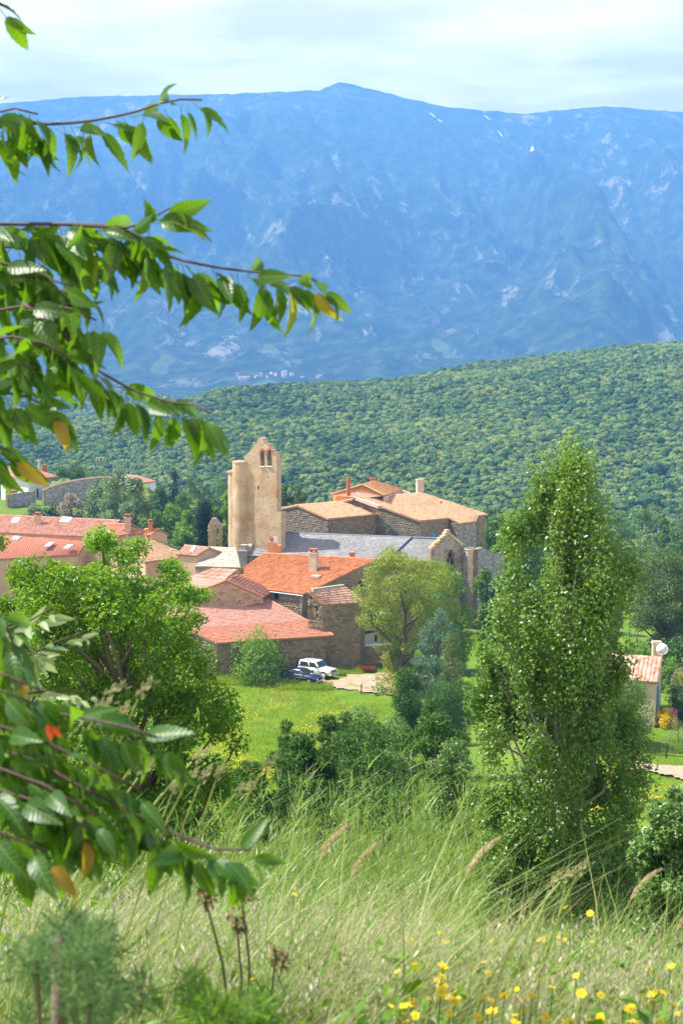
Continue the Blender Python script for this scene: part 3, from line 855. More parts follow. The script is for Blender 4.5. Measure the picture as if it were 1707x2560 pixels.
bk = np.array([2.0, 5.0, -2.4]); rb = slab('roof_back_slope', [A, A + bk, B + bk, B], .2, M_lead, r7)
cD, cC = inset2(inset2(D, A, .3), C, .3), inset2(inset2(C, B, .3), D, .1)
w = Wall(cD, cC); w.plate('nave_wall', [(0, -36), (w.L, -36), (w.L, cC[2] - .3), (0, cD[2] - .3)], M_mortar, r7); w.stones(M_ashlar, r7, .3, 73)
mb = MB(); mb.tube([cD + [-.05, -.25, -.18], cC + [0, -.25, -.18]], .12, 6); mb.build('cornice', M_ashlar, r7)
# stepped kneeler at the tower end of the nave
mb = MB(); kq = cD + np.array([-.5, .2, 0])
mb.box(kq + [0, 0, -2.0], (1.1, 1.3, 4.6), -.25); mb.box(kq + [0, 0, .38], (1.35, 1.5, .18), -.25); mb.box(kq + [-.05, 0, .75], (.8, .9, .6), -.25); mb.box(kq + [0, 0, 1.1], (.95, 1.0, .14), -.25)
mb.build('buttress', M_ashlar, r7)
mb = MB(); mb.hexa([kq + [.2, 0, .2], kq + [.75, 0, .2], A + [.35, -.3, -.1], A + [-.25, -.3, -.1]], [kq + [.2, 0, .75], kq + [.75, 0, .75], A + [.35, -.3, .35], A + [-.25, -.3, .35]]); mb.build('verge_coping', M_ashlar, r7)
# gable
gl = onplane(1076.7, 1374.6, C + np.array([.1, -.25, 0]), (.45, -.893)); gw = Wall(gl, gl + np.array([.893, .45, 0]) * 5)
G = lambda x, y: gw.at(x, y)
pl = [G(1076.7, 1520), G(1157, 1520), G(1157, 1368), G(1151, 1364), G(1119.5, 1335), G(1082, 1372), G(1076.7, 1376)]
hole = [G(x, y) for x, y in ((1116, 1424), (1116, 1398), (1119, 1386), (1124.5, 1376), (1127, 1374), (1130, 1377), (1134, 1388), (1136, 1400), (1136, 1424))]
gw.plate('gable_wall', pl, M_mortar, r7, [hole], .6); gw.stones(M_ashlar, r7, .36, 75, 'stonework', True, .03)
ux_ = (gw.d, gw.n, np.array([0, 0, 1.]))
mb = MB(); ca = G(1126, 1400); lo = G(1126, 1424); mb.box(gw.w(ca[0], (ca[1] + lo[1]) / 2, -.25), (.09, .12, abs(ca[1] - lo[1])), ax=ux_)
for sx_ in (-1, 1):
    pts = []
    for k in range(8):
        t = k / 7; pts.append(gw.w(ca[0] + sx_ * .48 * (1 - t) ** .6 * (1 if t < 1 else 0), ca[1] - .1 + t * 1.25, -.25))
    mb.tube(pts, .05, 5)
    mb.tube([gw.w(ca[0] + sx_ * .02, ca[1], -.25), gw.w(ca[0] + sx_ * .26, ca[1] + .45, -.25), gw.w(ca[0] + sx_ * .40, ca[1] + .25, -.25)], .04, 5)
tr_ = mb.build('window_tracery', M_ashlar, r7)
mb = MB(); mb.box(gw.w(ca[0], ca[1] - .2, -.42), (1.35, .03, 2.9), ax=ux_); mb.build('pane', M_dark, tr_)
m_cop = island_mat('coping_stone', [(.42, .22, .12), (.50, .36, .22), (.40, .34, .28)], .9, .15, 3, .4)
for k in range(6):
    t = (k + .3) / 6; a_, b_ = G(1079, 1373), G(1119.5, 1334); cq = lerp(a_, b_, t)
    mb = MB(); mb.box(gw.w(cq[0], cq[1] + .10 + .05 * (k % 2), -.3), (.42, .75, .34 + .1 * (k % 2)), ax=ux_); mb.build('coping_stone', m_cop, r7)
    a_, b_ = G(1119.5, 1334), G(1155, 1364); cq = lerp(a_, b_, t + .05)
    mb = MB(); mb.box(gw.w(cq[0], cq[1] + .08, -.3), (.46, .75, .24), ax=ux_); mb.build('coping_stone', m_cop, r7)
mb = MB(); cq = G(1119.5, 1333); mb.box(gw.w(cq[0], cq[1] + .2, -.3), (.5, .7, .45), ax=ux_); mb.build('coping_stone', m_cop, r7)
# ruined wall
r8 = empty('ruined_wall', (0, 0, 0), 'roofless wall of big squared grey blocks standing beside the gothic church gable', 'wall')
e0 = gw.w(gw.at(1154, 1390)[0], 0, -.4); e1 = P(1182, 1380, e0[1] * .985); e2 = P(1262, 1380, e1[1] * 1.05)
r8.location = (float(e1[0]), float(e1[1]), float(gz(e1[0], e1[1])))
w = Wall(e0, e1, (-.5, -1)); zt0 = w.at(1154, 1371)[1]; zt1 = w.at(1182, 1376)[1]
w.plate('wall', [(0, -36), (w.L, -36), (w.L, zt1 + .1), (w.L * .5, zt1 + .25), (0, zt0)], M_mortar_d, r8, (), .7); w.stones(M_graystone, r8, .38, 81, 'stonework', True, .05)
w = Wall(e1, e2); zt1 = w.at(1184, 1375)[1]; zt2 = w.at(1246, 1382)[1]
w.plate('wall', [(0, -36), (w.L, -36), (w.L, zt2 - .5), (w.L * .8, zt2 - .1), (w.L * .6, zt2 + .25), (w.L * .3, zt1), (0, zt1)], M_mortar, r8, (), .7); w.stones(M_graystone, r8, .38, 82, 'stonework', False, .08)

# ---- bell tower
TW = Wall(P(607, 1300, 186.5), P(607, 1300, 186.5) + np.array([.9, -.436, 0]) * 5, (-.436, -.9))
tz = lambda x, y: TW.at(560 + x * .1488, 1080 + y * .1488)
r9 = empty('bell_tower', (0, 0, 0), 'tall tan rendered bell tower with a rounded side and a stepped bell gable', 'tower')
r9.location = (float(TW.p0[0]), float(TW.p0[1]), float(gz(TW.p0[0], TW.p0[1])))
prof = [(315, 2200), (960, 2200), (960, 1345), (885, 1335), (885, 480), (880, 385), (850, 380), (848, 345), (812, 338), (800, 300), (770, 285), (760, 250), (735, 240), (728, 196), (668, 194), (660, 150), (640, 108), (602, 88), (572, 108), (548, 165), (540, 198),
        (508, 212), (503, 258), (476, 262), (470, 294), (443, 300), (438, 332), (408, 338), (403, 369), (377, 373), (373, 402), (344, 410), (340, 484), (315, 492)]
h1_ = [(610, 570), (606, 385), (622, 330), (648, 302), (672, 330), (684, 385), (684, 570)]
h2_ = [(724, 566), (720, 380), (738, 320), (764, 292), (790, 322), (804, 385), (806, 566)]
h3_ = [(562, 968), (562, 908), (592, 908), (592, 968)]
TW.plate('gable_wall', [tz(*q) for q in prof], M_tower, r9, [[tz(*q) for q in h] for h in (h1_, h2_, h3_)], 1.25)
mb = MB(); ux_ = (TW.d, TW.n, np.array([0, 0, 1.]))
a_ = tz(577, 938); mb.box(TW.w(a_[0], a_[1], -.5), (.6, .3, 1.0), ax=ux_); mb.build('slit_window', M_timber, r9)
M_sill = plain('pale_sill', (.66, .62, .56), .85)
for (x0, x1, y) in ((600, 690, 576), (716, 812, 572)):
    a_, b_ = tz(x0, y), tz(x1, y); mb = MB(); mb.box(TW.w((a_[0] + b_[0]) / 2, a_[1] - .03, -.5), (abs(b_[0] - a_[0]), 1.3, .12), ax=ux_); mb.build('sill', M_sill, r9)
for x in (645, 763):
    a_ = tz(x, 345); mb = MB()
    mb.tube([TW.w(a_[0], a_[1] + .05, -.6), TW.w(a_[0], a_[1] - .12, -.6), TW.w(a_[0], a_[1] - .5, -.6), TW.w(a_[0], a_[1] - .78, -.6), TW.w(a_[0], a_[1] - .9, -.6)], [.06, .2, .25, .33, .42], 12)
    bl_ = mb.build('bell', plain('bronze', (.20, .19, .16), .4, .5, .8), r9, True)
    mb = MB(); mb.box(TW.w(a_[0], a_[1] + .1, -.6), (.95, .14, .16), ax=ux_); mb.build('headstock', M_timber, bl_)
    mb = MB(); q_ = TW.w(a_[0], a_[1] - 1.0, -.6); mb.tube([q_ + [0, 0, .5], q_ + [0, 0, -.05]], [.03, .06], 6); mb.build('clapper', M_iron, bl_)
# stones of the bell stage arches, warm brick
mb = MB()
for cx_, w_ in ((646, 80), (763, 90)):
    for k in range(9):
        t = math.pi * (k + .5) / 9; a_ = tz(cx_ + math.cos(t) * w_ * .62, 372 - math.sin(t) * 88)
        mb.box(TW.w(a_[0], a_[1], .02), (.17, .08, .17), ax=ux_)
tag(mb.build('arch_bricks', M_brickc, r9), kind='stuff')
def drum(cx_px, Yc, rpx, top_py, name, zb=-37, cap=None, lean=0.0):
    c0 = P(cx_px, 1300, Yc); rr = rpx / FPX * Yc; zt = P(cx_px, top_py, Yc - rr)[2]
    V = []; nA, nH = 40, 26
    for j in range(nH + 1):
        z = zb + (zt - zb) * j / nH
        for i in range(nA):
            t = 2 * math.pi * i / nA
            rj = rr * (1 + .012 * math.sin(3 * t + j * .7) + .008 * math.sin(7 * t - j)) * (1 + .06 * (1 - j / nH))
            V.append((c0[0] + rj * math.cos(t), c0[1] + rj * math.sin(t), z))
    F = [(j*nA + i, j*nA + (i+1) % nA, (j+1)*nA + (i+1) % nA, (j+1)*nA + i) for j in range(nH) for i in range(nA)]
    mb = MB(); mb.v = V; mb.f = F + [tuple(nH * nA + i for i in range(nA))]
    o = mb.build(name, M_tower, r9)
    return c0, rr, zt, o
c0, rr, zt, o_ = drum(606, 187.2, 23.5, 1157, 'round_turret')
mb = MB(); mb.tube([c0 + [0, 0, zt - c0[2] - .02], c0 + [0, 0, zt - c0[2] + .16]], [rr * 1.03, rr * 1.0], 32); mb.build('turret_cap', M_tower, r9)
c0, rr, zt, o_ = drum(596, 188.3, 25, 1184, 'outer_turret')
for k in range(16):
    t = math.pi * .55 + k * math.pi * 1.1 / 16
    mb = MB(); q_ = np.array([c0[0], c0[1], zt]); dd = np.array([math.cos(t), math.sin(t), 0])
    mb.tube([q_ + dd * rr * .55 + [0, 0, .38], q_ + dd * rr * 1.13 + [0, 0, .04]], [.11, .13], 6); mb.build('coping_tile', M_t_pink, r9)
mb = MB(); a_ = tz(630, 90); mb.tube([TW.w(a_[0], a_[1] - .5, -.3), TW.w(a_[0], a_[1] + .35, -.3)], .03, 5); mb.tube([TW.w(a_[0] - .2, a_[1] + .18, -.3), TW.w(a_[0] + .2, a_[1] + .18, -.3)], .03, 5); mb.build('iron_cross', M_iron, r9)
mb = MB(); mb.box(TW.w(2.6, -28, -2.6), (3.6, 2.6, 16), ax=ux_); mb.build('tower_body', M_tower, r9)

# ---- chimneys standing in front of the nave belong to the house roof behind the rust roof
r10 = empty('brick_chimney_house', (0, 0, 0), 'bright orange brick chimney pair rising before the grey slate church roof', 'chimney')
q_ = P(681, 1372, 179); r10.location = (float(q_[0]), float(q_[1]), float(q_[2] - 1))
mb = MB(); mb.box(P(679.5, 1376, 179) + [0, 0, .1], (.85, .7, 2.1), -.2); sh = mb.build('chimney_shaft', M_orangewall, r10)
mb = MB(); mb.box(P(679.5, 1352, 179), (.4, .35, .9), -.2); mb.box(P(679.5, 1347, 179), (.5, .45, .1), -.2); mb.build('chimney_pot', M_brickc, sh)
mb = MB(); mb.box(P(694.5, 1377, 178.9) + [0, 0, 0], (.75, .7, 1.5), -.2); mb.box(P(694.5, 1367.5, 178.9), (.8, .75, .1), -.2); mb.build('chimney_shaft', M_orangewall, r10)
mb = MB(); mb.box(P(689.5, 1352, 178.5), (.5, .05, .35), .5); mb.box(P(689, 1344, 178.5), (.5, .05, .35), .2); mb.tube([P(687, 1372, 178.7), P(688, 1345, 178.6)], .03, 5); mb.build('aerial', M_white, r10)
r10b = empty('brick_chimney', (0, 0, 0), 'small square brick chimney poking up in front of the middle of the slate church roof', 'chimney')
q_ = P(880, 1392, 172); r10b.location = tuple(map(float, q_))
mb = MB(); mb.box(P(880, 1391, 172), (.55, .5, 1.1), -.3); sh = mb.build('chimney_shaft', M_brickc, r10b)
mb = MB(); mb.box(P(880, 1380.5, 172), (.66, .6, .1), -.3); mb.build('chimney_cap', M_t_brick, sh)

# ---- priory wings behind the church
r11 = empty('priory_wing', (0, 0, 0), 'low priory wing with a shaded rubble gable and shallow peach roof beside the tower', 'building')
A, B, C, D = Pz(742, 1263, -15.9), Pz(884, 1252, -15.9), Pz(946, 1286, -17.0), Pz(820, 1297.5, -17.0)
r11.location = (float((C[0]+D[0])/2), float((C[1]+D[1])/2), float(gz((C[0]+D[0])/2, (C[1]+D[1])/2)))
gable_house(r11, A, B, C, D, -36, M_mortar_d, M_t_peach, M_stone, .22, .30, True, seed=91, stone_l=M_stone_shade, wall_l=M_mortar_d, back_run=.75)
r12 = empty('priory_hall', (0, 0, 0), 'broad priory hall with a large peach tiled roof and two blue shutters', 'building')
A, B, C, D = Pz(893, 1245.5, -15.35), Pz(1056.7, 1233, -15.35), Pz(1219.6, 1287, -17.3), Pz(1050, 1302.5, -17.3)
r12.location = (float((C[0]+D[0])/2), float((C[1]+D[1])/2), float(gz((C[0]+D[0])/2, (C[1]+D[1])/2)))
PH = gable_house(r12, A, B, C, D, -36, M_mortar, M_t_peach, M_stone, .25, .30, True, seed=95, stone_l=M_stone_shade, wall_l=M_mortar_d, back_run=.6)
# porch bay under the same roof
e0_, e1_, e2_, e3_ = lerp(D, C, .42) + np.array([0, 0, .02]), lerp(D, C, .86) + np.array([0, 0, .02]), Pz(1191, 1304, -17.75), Pz(1150, 1309, -17.75)
rf = slab('porch_roof', [e0_, e1_, e2_, e3_], .15, M_under, r12); tiles(e0_, e1_, e2_, e3_, M_t_peach, rf, .26, .42, seed=96)
i3, i2 = inset2(inset2(e3_, e2_, .15), e0_, .25), inset2(inset2(e2_, e3_, .15), e1_, .25)
w = Wall(i3, i2); w.plate('porch_wall', [(0, -36), (w.L, -36), (w.L, i2[2] - .22), (0, i3[2] - .22)], M_mortar, r12); w.stones(M_graystone, r12, .3, 97)
w = Wall(i3, lerp(e0_, e3_, .1), (-1, -.4)); w.plate('porch_wall', [(0, -36), (w.L, -36), (w.L, i3[2]), (0, i3[2] - .22)], M_mortar_d, r12); w.stones(M_stone_shade, r12, .3, 98)
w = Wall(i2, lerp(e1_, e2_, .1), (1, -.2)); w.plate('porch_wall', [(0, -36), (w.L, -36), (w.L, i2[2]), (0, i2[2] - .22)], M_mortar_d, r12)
wf = PH['front']; ux_ = (wf.d, wf.n, np.array([0, 0, 1.]))
for x0, y0, x1, y1 in ((1076, 1333, 1086, 1346), (1104.5, 1327, 1114, 1342)):
    h_ = wf.rect(x0, y0, x1, y1); mb = MB(); mb.box(wf.w((h_[0][0] + h_[2][0]) / 2, (h_[0][1] + h_[2][1]) / 2, .09), (h_[2][0] - h_[0][0], .06, h_[2][1] - h_[0][1]), ax=ux_)
    for s_ in (.25, .75): mb.box(wf.w((h_[0][0] + h_[2][0]) / 2, h_[0][1] + (h_[2][1] - h_[0][1]) * s_, .14), ((h_[2][0] - h_[0][0]) * .9, .04, .1), ax=ux_)
    mb.build('shutter', M_blue, r12)
q_ = on_roof(1050, 1236, A, B, D); chimney(r12, np.array([q_[0], q_[1] + 1.2, q_[2] - .3]), 1.0, .8, 2.3, M_plaster, .3, M_plaster, False)
for px_, py_ in ((976, 1246), (1100, 1258.5)):
    mb = MB(); q_ = on_roof(px_, py_, A, B, D, .2); mb.box(q_, (.3, .3, .4), .5); mb.build('roof_vent', M_t_brick, r12)
# parapet strip between the two roofs
mb = MB(); mb.hexa([Pz(893, 1247, -15.4) + [-.3, 0, -.2], Pz(893, 1247, -15.4) + [.3, 0, -.2], Pz(949, 1268, -16.0) + [.3, 0, -.2], Pz(949, 1268, -16.0) + [-.3, 0, -.2]], [Pz(893, 1247, -15.4) + [-.3, 0, .22], Pz(893, 1247, -15.4) + [.3, 0, .22], Pz(949, 1268, -16.0) + [.3, 0, .22], Pz(949, 1268, -16.0) + [-.3, 0, .22]]); mb.build('verge_coping', M_t_old, r12)

r13 = empty('orange_house', (0, 0, 0), 'house with a hipped bright orange roof and orange walls peeping over the priory roofs', 'house')
p1, p2 = Pz(907, 1212, -14.0), Pz(938, 1202.5, -14.0)
p0, p3, p4, p5 = Pz(828, 1236, -15.4), Pz(962, 1239, -15.0), Pz(1006, 1224, -15.1), Pz(900, 1246, -15.5)
r13.location = (float(p1[0]), float(p1[1]), float(gz(p1[0], p1[1])))
rf = slab('roof', [p0, p1, p3, p5], .15, M_under, r13, .0); tiles(p1, p1 + (p3 - p1) * .05, p3, p0, M_t_orange, rf, .3, .42, seed=101)
rf = slab('roof', [p1, p2, p4, p3], .15, M_under, r13, .0); tiles(p1, p2, p4, p3, M_t_orange, rf, .3, .42, seed=102)
ridge_caps(p1, p3, M_t_orange, r13); ridge_caps(p1, p0, M_t_orange, r13); ridge_caps(p1, p2, M_t_orange, r13)
w = Wall(p0 + [.3, .3, 0], p5 + [.1, .4, 0]); w.plate('wall', [(0, -34), (w.L, -34), (w.L, p5[2] - .15), (0, p0[2] - .15)], M_orangewall, r13)
w = Wall(p0 + [.3, .3, 0], p0 + [3, 8, 0], (-1, 0)); w.plate('wall', [(0, -34), (w.L, -34), (w.L, p0[2] - .15), (0, p0[2] - .15)], M_orangewall, r13)
w = Wall(p3 + [.2, .5, 0], p4 + [-.1, .5, 0]); w.plate('wall', [(0, -34), (w.L, -34), (w.L, p4[2] - .1), (0, p3[2] - .1)], M_plaster, r13)
w = Wall(p4 + [-.1, .5, 0], Pz(1034, 1232, -15.4) + np.array([0, .5, 0])); w.plate('wall', [(0, -34), (w.L, -34), (w.L, p4[2] - .8), (0, p4[2] - .1)], M_plaster, r13)
l0, l1, l2, l3 = Pz(829, 1236, -15.45), Pz(850, 1233.5, -15.3), Pz(881, 1250, -16.1), Pz(862, 1252, -16.2)
rf = slab('low_roof', [l0, l1, l2, l3], .14, M_under, r13); tiles(l0, l1, l2, l3, M_t_orange, rf, .3, .42, seed=103)
ch = chimney(r13, P(871, 1219, 206), .5, .45, 1.0, M_brickc, .2)
mb = MB(); mb.tube([P(873, 1205, 206), P(873, 1191, 206)], .03, 5); mb.tube([P(869, 1195, 206), P(878, 1195, 206)], .03, 5); mb.tube([P(870, 1198, 206), P(877, 1198, 206)], .02, 5); mb.build('aerial', M_iron, r13)
chimney(r13, P(931, 1205, 214), .75, .5, .45, M_brickc, .2, M_brickc, False)
mb = MB(); q_ = P(894, 1235, 203); mb.tube([q_, q_ + np.array([0, -.12, .03])], [.35, .33], 14); mb.tube([q_, q_ + np.array([0, .1, -.9])], .04, 5); mb.build('satellite_dish', M_zinc, r13)

# ---- houses on the near side of the tower
def lean_house(name, label, cat, A, B, C, D, zb, wm, tm, seed, holes=(), **k):
    r = empty(name, (0, 0, 0), label, cat)
    r.location = (float((C[0]+D[0])/2), float((C[1]+D[1])/2), float(gz((C[0]+D[0])/2, (C[1]+D[1])/2)))
    W = gable_house(r, A, B, C, D, zb, wm, tm, k.pop('stone', None), .2, .28, True, front_holes=holes, seed=seed, **k)
    return r, W
A, B, C, D = Pz(-40, 1287, -17.0), Pz(300, 1302, -17.0), Pz(258, 1344, -18.3), Pz(-80, 1327, -18.3)
ra, W = lean_house('row_house', 'row house with a long weathered red tiled roof, brick chimney and grey roof window', 'house', A, B, C, D, -34, M_plaster_p, M_t_brick, 111, cw=.3)
skylight(ra, [(28, 1309), (35, 1296), (54, 1296), (45, 1309)], A, B, D); skylight(ra, [(149, 1307), (158, 1293), (182, 1295), (174, 1308)], A, B, D)
chimney(ra, on_roof(96, 1312, A, B, D), .85, .7, 1.2, M_plaster_p, .1)
A, B, C, D = Pz(-40, 1333, -18.55), Pz(222, 1345, -18.55), Pz(197, 1387, -19.8), Pz(-60, 1402, -19.8)
rb_, W = lean_house('row_house', 'lower row house with a smoother salmon roof set with three tilted roof windows', 'house', A, B, C, D, -34, M_plaster_p, M_t_red, 115)
for q4 in ([(110, 1369), (123, 1358), (138, 1357), (125, 1368)], [(157, 1374), (170, 1364), (186, 1363), (172, 1374)], [(28, 1350), (38, 1341), (56, 1343), (46, 1352)]): skylight(rb_, q4, A, B, D)
A, B, C, D = Pz(262, 1309, -17.0), Pz(330, 1312, -17.0), Pz(374, 1331, -17.9), Pz(290, 1340, -17.9)
rc, W = lean_house('village_house', 'small pink house with a shallow red roof half hidden by bright acacia leaves', 'house', A, B, C, D, -33, M_plaster_p, M_t_red, 118, back_run=.7)
chimney(rc, on_roof(320, 1318, A, B, D), .8, .7, 1.2, M_plaster_p, .1)
A, B, C, D = Pz(362, 1323, -17.1), Pz(398, 1324, -17.1), Pz(425, 1334, -17.6), Pz(366, 1344, -17.9)
rd, W = lean_house('village_house', 'tiny orange roofed outhouse with a brick chimney and a thin television aerial', 'house', A, B, C, D, -33, M_plaster_p, M_t_orange, 121, back_run=.7)
chimney(rd, on_roof(377, 1332, A, B, D), .55, .5, 1.2, M_brickc, .1)
mb = MB(); mb.tube([P(382, 1330, 200), P(382, 1266, 200)], .035, 5)
for y_, w_ in ((1267, 11), (1272, 8), (1277, 6)): mb.tube([P(382 - w_, y_, 200), P(382 + w_, y_ + 2, 200)], .025, 5)
mb.build('aerial', M_iron, rd)
A, B, C, D = Pz(340, 1362, -18.2), Pz(386, 1354, -18.2), Pz(482, 1391, -19.4), Pz(362, 1406, -19.5)
re_, W = lean_house('village_house', 'house with a light sandy tiled roof above a plain pale pink wall', 'house', A, B, C, D, -34, M_plaster_p, M_t_peach, 124, back_run=.7, wall_r=M_plaster)
A, B, C, D = Pz(462, 1364, -17.9), Pz(524, 1370, -17.9), Pz(493, 1390, -18.5), Pz(440, 1386, -18.5)
rg, W = lean_house('village_house', 'low house with a dark red barrel tiled roof and a white rooflight beside the chapel', 'house', A, B, C, D, -34, M_plaster_p, M_t_brick, 127, cw=.34)
skylight(rg, [(474, 1381), (484, 1367), (492, 1368), (483, 1382)], A, B, D, M_white)

# chapel with a bell-cote and a roof of stone slabs
r14 = empty('chapel', (0, 0, 0), 'low chapel roofed with lichen-stained stone slabs with an empty bell arch on top', 'chapel')
A, B, C, D = Pz(526, 1366, -18.2), Pz(590, 1369, -18.2), Pz(602, 1419, -19.3), Pz(488, 1415, -19.3)
r14.location = (float(C[0]), float(C[1]), float(gz(C[0], C[1])))
rf = slab('roof', [A, B, C, D], .22, M_mortar, r14); slates(A, B, C, D, M_slab, rf, .45, .34, 'stone_slabs', 131, .06)
w = Wall(inset2(D, A, .2), inset2(C, B, .2)); w.plate('wall', [(0, -35), (w.L, -35), (w.L, C[2] - .2), (0, D[2] - .2)], M_mortar, r14); w.stones(M_ashlar, r14, .3, 132)
w = Wall(inset2(D, A, .2), inset2(A, D, .2), (-1, 0)); w.plate('wall', [(0, -35), (w.L, -35), (w.L, A[2] - .2), (0, D[2] - .2)], M_mortar, r14); w.stones(M_ashlar, r14, .3, 133)
bw = Wall(P(522, 1340, 196), P(522, 1340, 196) + np.array([.6, .8, 0]) * 3, (.8, -.6)); BZ = lambda x, y: bw.at(x, y)
q0 = BZ(543, 1375)
mb = MB(); bx_ = P(532, 1345, 195); zt = P(532, 1316, 195)[2]
mb.box(bx_ + [-.05, 0, 0], (1.15, .8, 3.3), .1)
mb.box(bx_ + [1.05, .5, -.15], (.5, .75, 3.0), .1)
mb.box(bx_ + [.5, .25, 1.55], (1.6, .75, .55), .1)
mb.hexa([bx_ + [-.55, -.4, 1.8], bx_ + [1.3, -.1, 1.8], bx_ + [1.25, .75, 1.8], bx_ + [-.6, .4, 1.8]], [bx_ + [.0, -.3, 2.75], bx_ + [.55, -.2, 2.75], bx_ + [.5, .6, 2.75], bx_ + [-.05, .4, 2.75]])
mb.box(bx_ + [-.05, 0, 1.02], (1.3, .95, .14), .1)
mb.build('bell_cote', M_tower, r14)

# ---- far side: white house, garden walls, little house
r15 = empty('white_house', (0, 0, 0), 'white rendered house with a red hipped roof and one tall dark window', 'house')
A, B, C, D = P(20, 1165, 304), P(72, 1169, 304), P(152, 1193, 298), P(66, 1197, 289)
for q_ in (A, B): q_[2] = (A[2] + B[2]) / 2 if q_ is A else A[2]
r15.location = (float(D[0]), float(D[1]), float(gz(D[0], D[1])))
rf = slab('roof', [A, B, C, D], .25, M_under, r15); tiles(A, B, C, D, M_t_red, rf, .45, .6, .1, seed=141)
e_ = P(0, 1188, 297); rf = slab('roof', [A, D, e_, A + np.array([-4, 1, 0])], .2, M_under, r15, 0)
w = Wall(inset2(D, C, .5) + [0, .5, 0], inset2(C, D, .9) + [0, .5, 0]); hs = [w.rect(92, 1222, 99, 1244)]
w.plate('wall', [(0, -40), (w.L, -40), (w.L, C[2] - .35), (0, D[2] - .35)], M_white, r15, hs, .4); w.window(hs[0], r15, M_blue, M_dark, .2)
zz = w.at(100, 1205)[1]; mb = MB(); mb.box(w.w(w.L / 2, zz, .03), (w.L, .1, .12), ax=(w.d, w.n, np.array([0, 0, 1.]))); mb.build('string_course', M_zinc, r15)
w = Wall(inset2(D, C, .5) + [0, .5, 0], e_ + [0, 1, 0], (-1, -1)); w.plate('wall', [(0, -40), (w.L, -40), (w.L, e_[2] - .2), (0, D[2] - .35)], M_white, r15)
mb = MB(); q_ = P(99, 1176, 303); mb.tube([q_ + [0, 0, -1], q_ + [0, 0, 2.0]], .28, 8); mb.box(q_ + [0, 0, 2.1], (.9, .9, .12)); mb.build('chimney', M_plaster, r15)
chimney(r15, P(113, 1177, 304), .9, .7, .8, M_brickc, 0)
r16 = empty('garden_wall', (0, 0, 0), 'long grey rubble garden wall with a curving sloped top before the white house', 'wall')
q0, q1 = P(110, 1240, 276), P(300, 1235, 290); r16.location = (float(q0[0]), float(q0[1]), float(gz(q0[0], q0[1])))
w = Wall(q0, q1); top = [w.at(x, y) for x, y in ((108, 1228), (125, 1219), (150, 1211), (180, 1204), (210, 1199), (250, 1195), (300, 1193))]
w.plate('wall', [(0, -40), (w.L, -40)] + [(max(0, min(w.L, a)), z) for a, z in top[::-1]], M_mortar, r16, (), .5); w.stones(M_graystone, r16, .42, 151)
mb = MB()
for (a0_, z0_), (a1_, z1_) in zip(top, top[1:]): mb.tube([w.w(a0_, z0_ + .05, -.2), w.w(a1_, z1_ + .05, -.2)], .3, 5)
mb.build('coping', M_plaster_p, r16)
r17 = empty('garden_wall', (0, 0, 0), 'short weathered grey garden wall beside the white house doorway', 'wall')
q0, q1 = P(20, 1260, 268), P(90, 1255, 276); r17.location = (float(q0[0]), float(q0[1]), float(gz(q0[0], q0[1])))
w = Wall(q0, q1); za, zb_ = w.at(24, 1236)[1], w.at(89, 1227)[1]
w.plate('wall', [(0, -40), (w.L, -40), (w.L, zb_), (0, za)], M_mortar, r17, (), .5); w.stones(M_graystone, r17, .42, 152)
A, B, C, D = P(318, 1189, 330), P(345, 1191, 330), P(392, 1203, 322), P(352, 1209, 316); B[2] = A[2]; 
rh, W = lean_house('cottage', 'white cottage with a low orange roof showing above the olive trees', 'house', A, B, C, D, -46, M_white, M_t_red, 155, cw=.5, rw=.6)
A, B, C, D = P(20, 1216, 285), P(38, 1218, 285), P(46, 1228, 281), P(14, 1229, 279); B[2] = A[2]
ri, W = lean_house('shed', 'little pink shed with a red roof behind the short grey garden wall', 'shed', A, B, C, D, -42, M_plaster_p, M_t_red, 157, cw=.5, rw=.6)

# ---- cottage behind the poplar
r18 = empty('cottage', (0, 0, 0), 'cream cottage with pink barrel tiles, little chimney and white satellite dish behind the poplar', 'house')
YR = 124.0
A, B = P(1440, 1638, YR + 2.5), P(1654, 1640, YR); B[2] = A[2] = (A[2] + B[2]) / 2
C, D = P(1644, 1692, YR - 4.3), P(1425, 1690, YR - 1.8); C[2] = D[2] = min(C[2], D[2])
r18.location = (float(C[0]), float(C[1]), float(gz(C[0], C[1])))
CW = gable_house(r18, A, B, C, D, float(gz(C[0], C[1])) - 1.2, M_plaster, M_t_old, None, .2, .28, True, right_holes=[], seed=161, cw=.36, rw=.45, back_run=.62)
wr = CW['right']; L_ = wr.L; ux_ = (wr.d, wr.n, np.array([0, 0, 1.]))
for a_ in (.22, .42):
    mb = MB(); mb.box(wr.w(L_ * a_, C[2] - 1.9, .05), (.35, .06, 2.3), ax=ux_); mb.build('shutter', M_blue, r18)
chimney(r18, P(1640, 1634, YR + .6), .75, .6, .9, M_plaster, 0, M_plaster, False)
mb = MB(); q_ = P(1654, 1623, YR); n_ = np.array([-.25, -.85, .35]); n_ /= np.linalg.norm(n_)
V0 = len(mb.v); mb.tube([q_ + n_ * .02, q_ + n_ * .06, q_ + n_ * .12], [.12, .38, .52], 18, False); mb.tube([q_ + n_ * .01, q_ + n_ * .05, q_ + n_ * .11], [.12, .38, .52], 18, True)
dish = mb.build('satellite_dish', M_white, r18, True)
mb = MB(); mb.tube([q_, q_ + np.array([.05, .15, -.9])], .04, 6); mb.tube([q_ + n_ * .1 + [0, 0, -.4], q_ + n_ * .7 + [0, 0, -.15]], .02, 5); mb.box(q_ + n_ * .72 + [0, 0, -.13], (.1, .1, .1)); mb.build('dish_mount', M_zinc, dish)

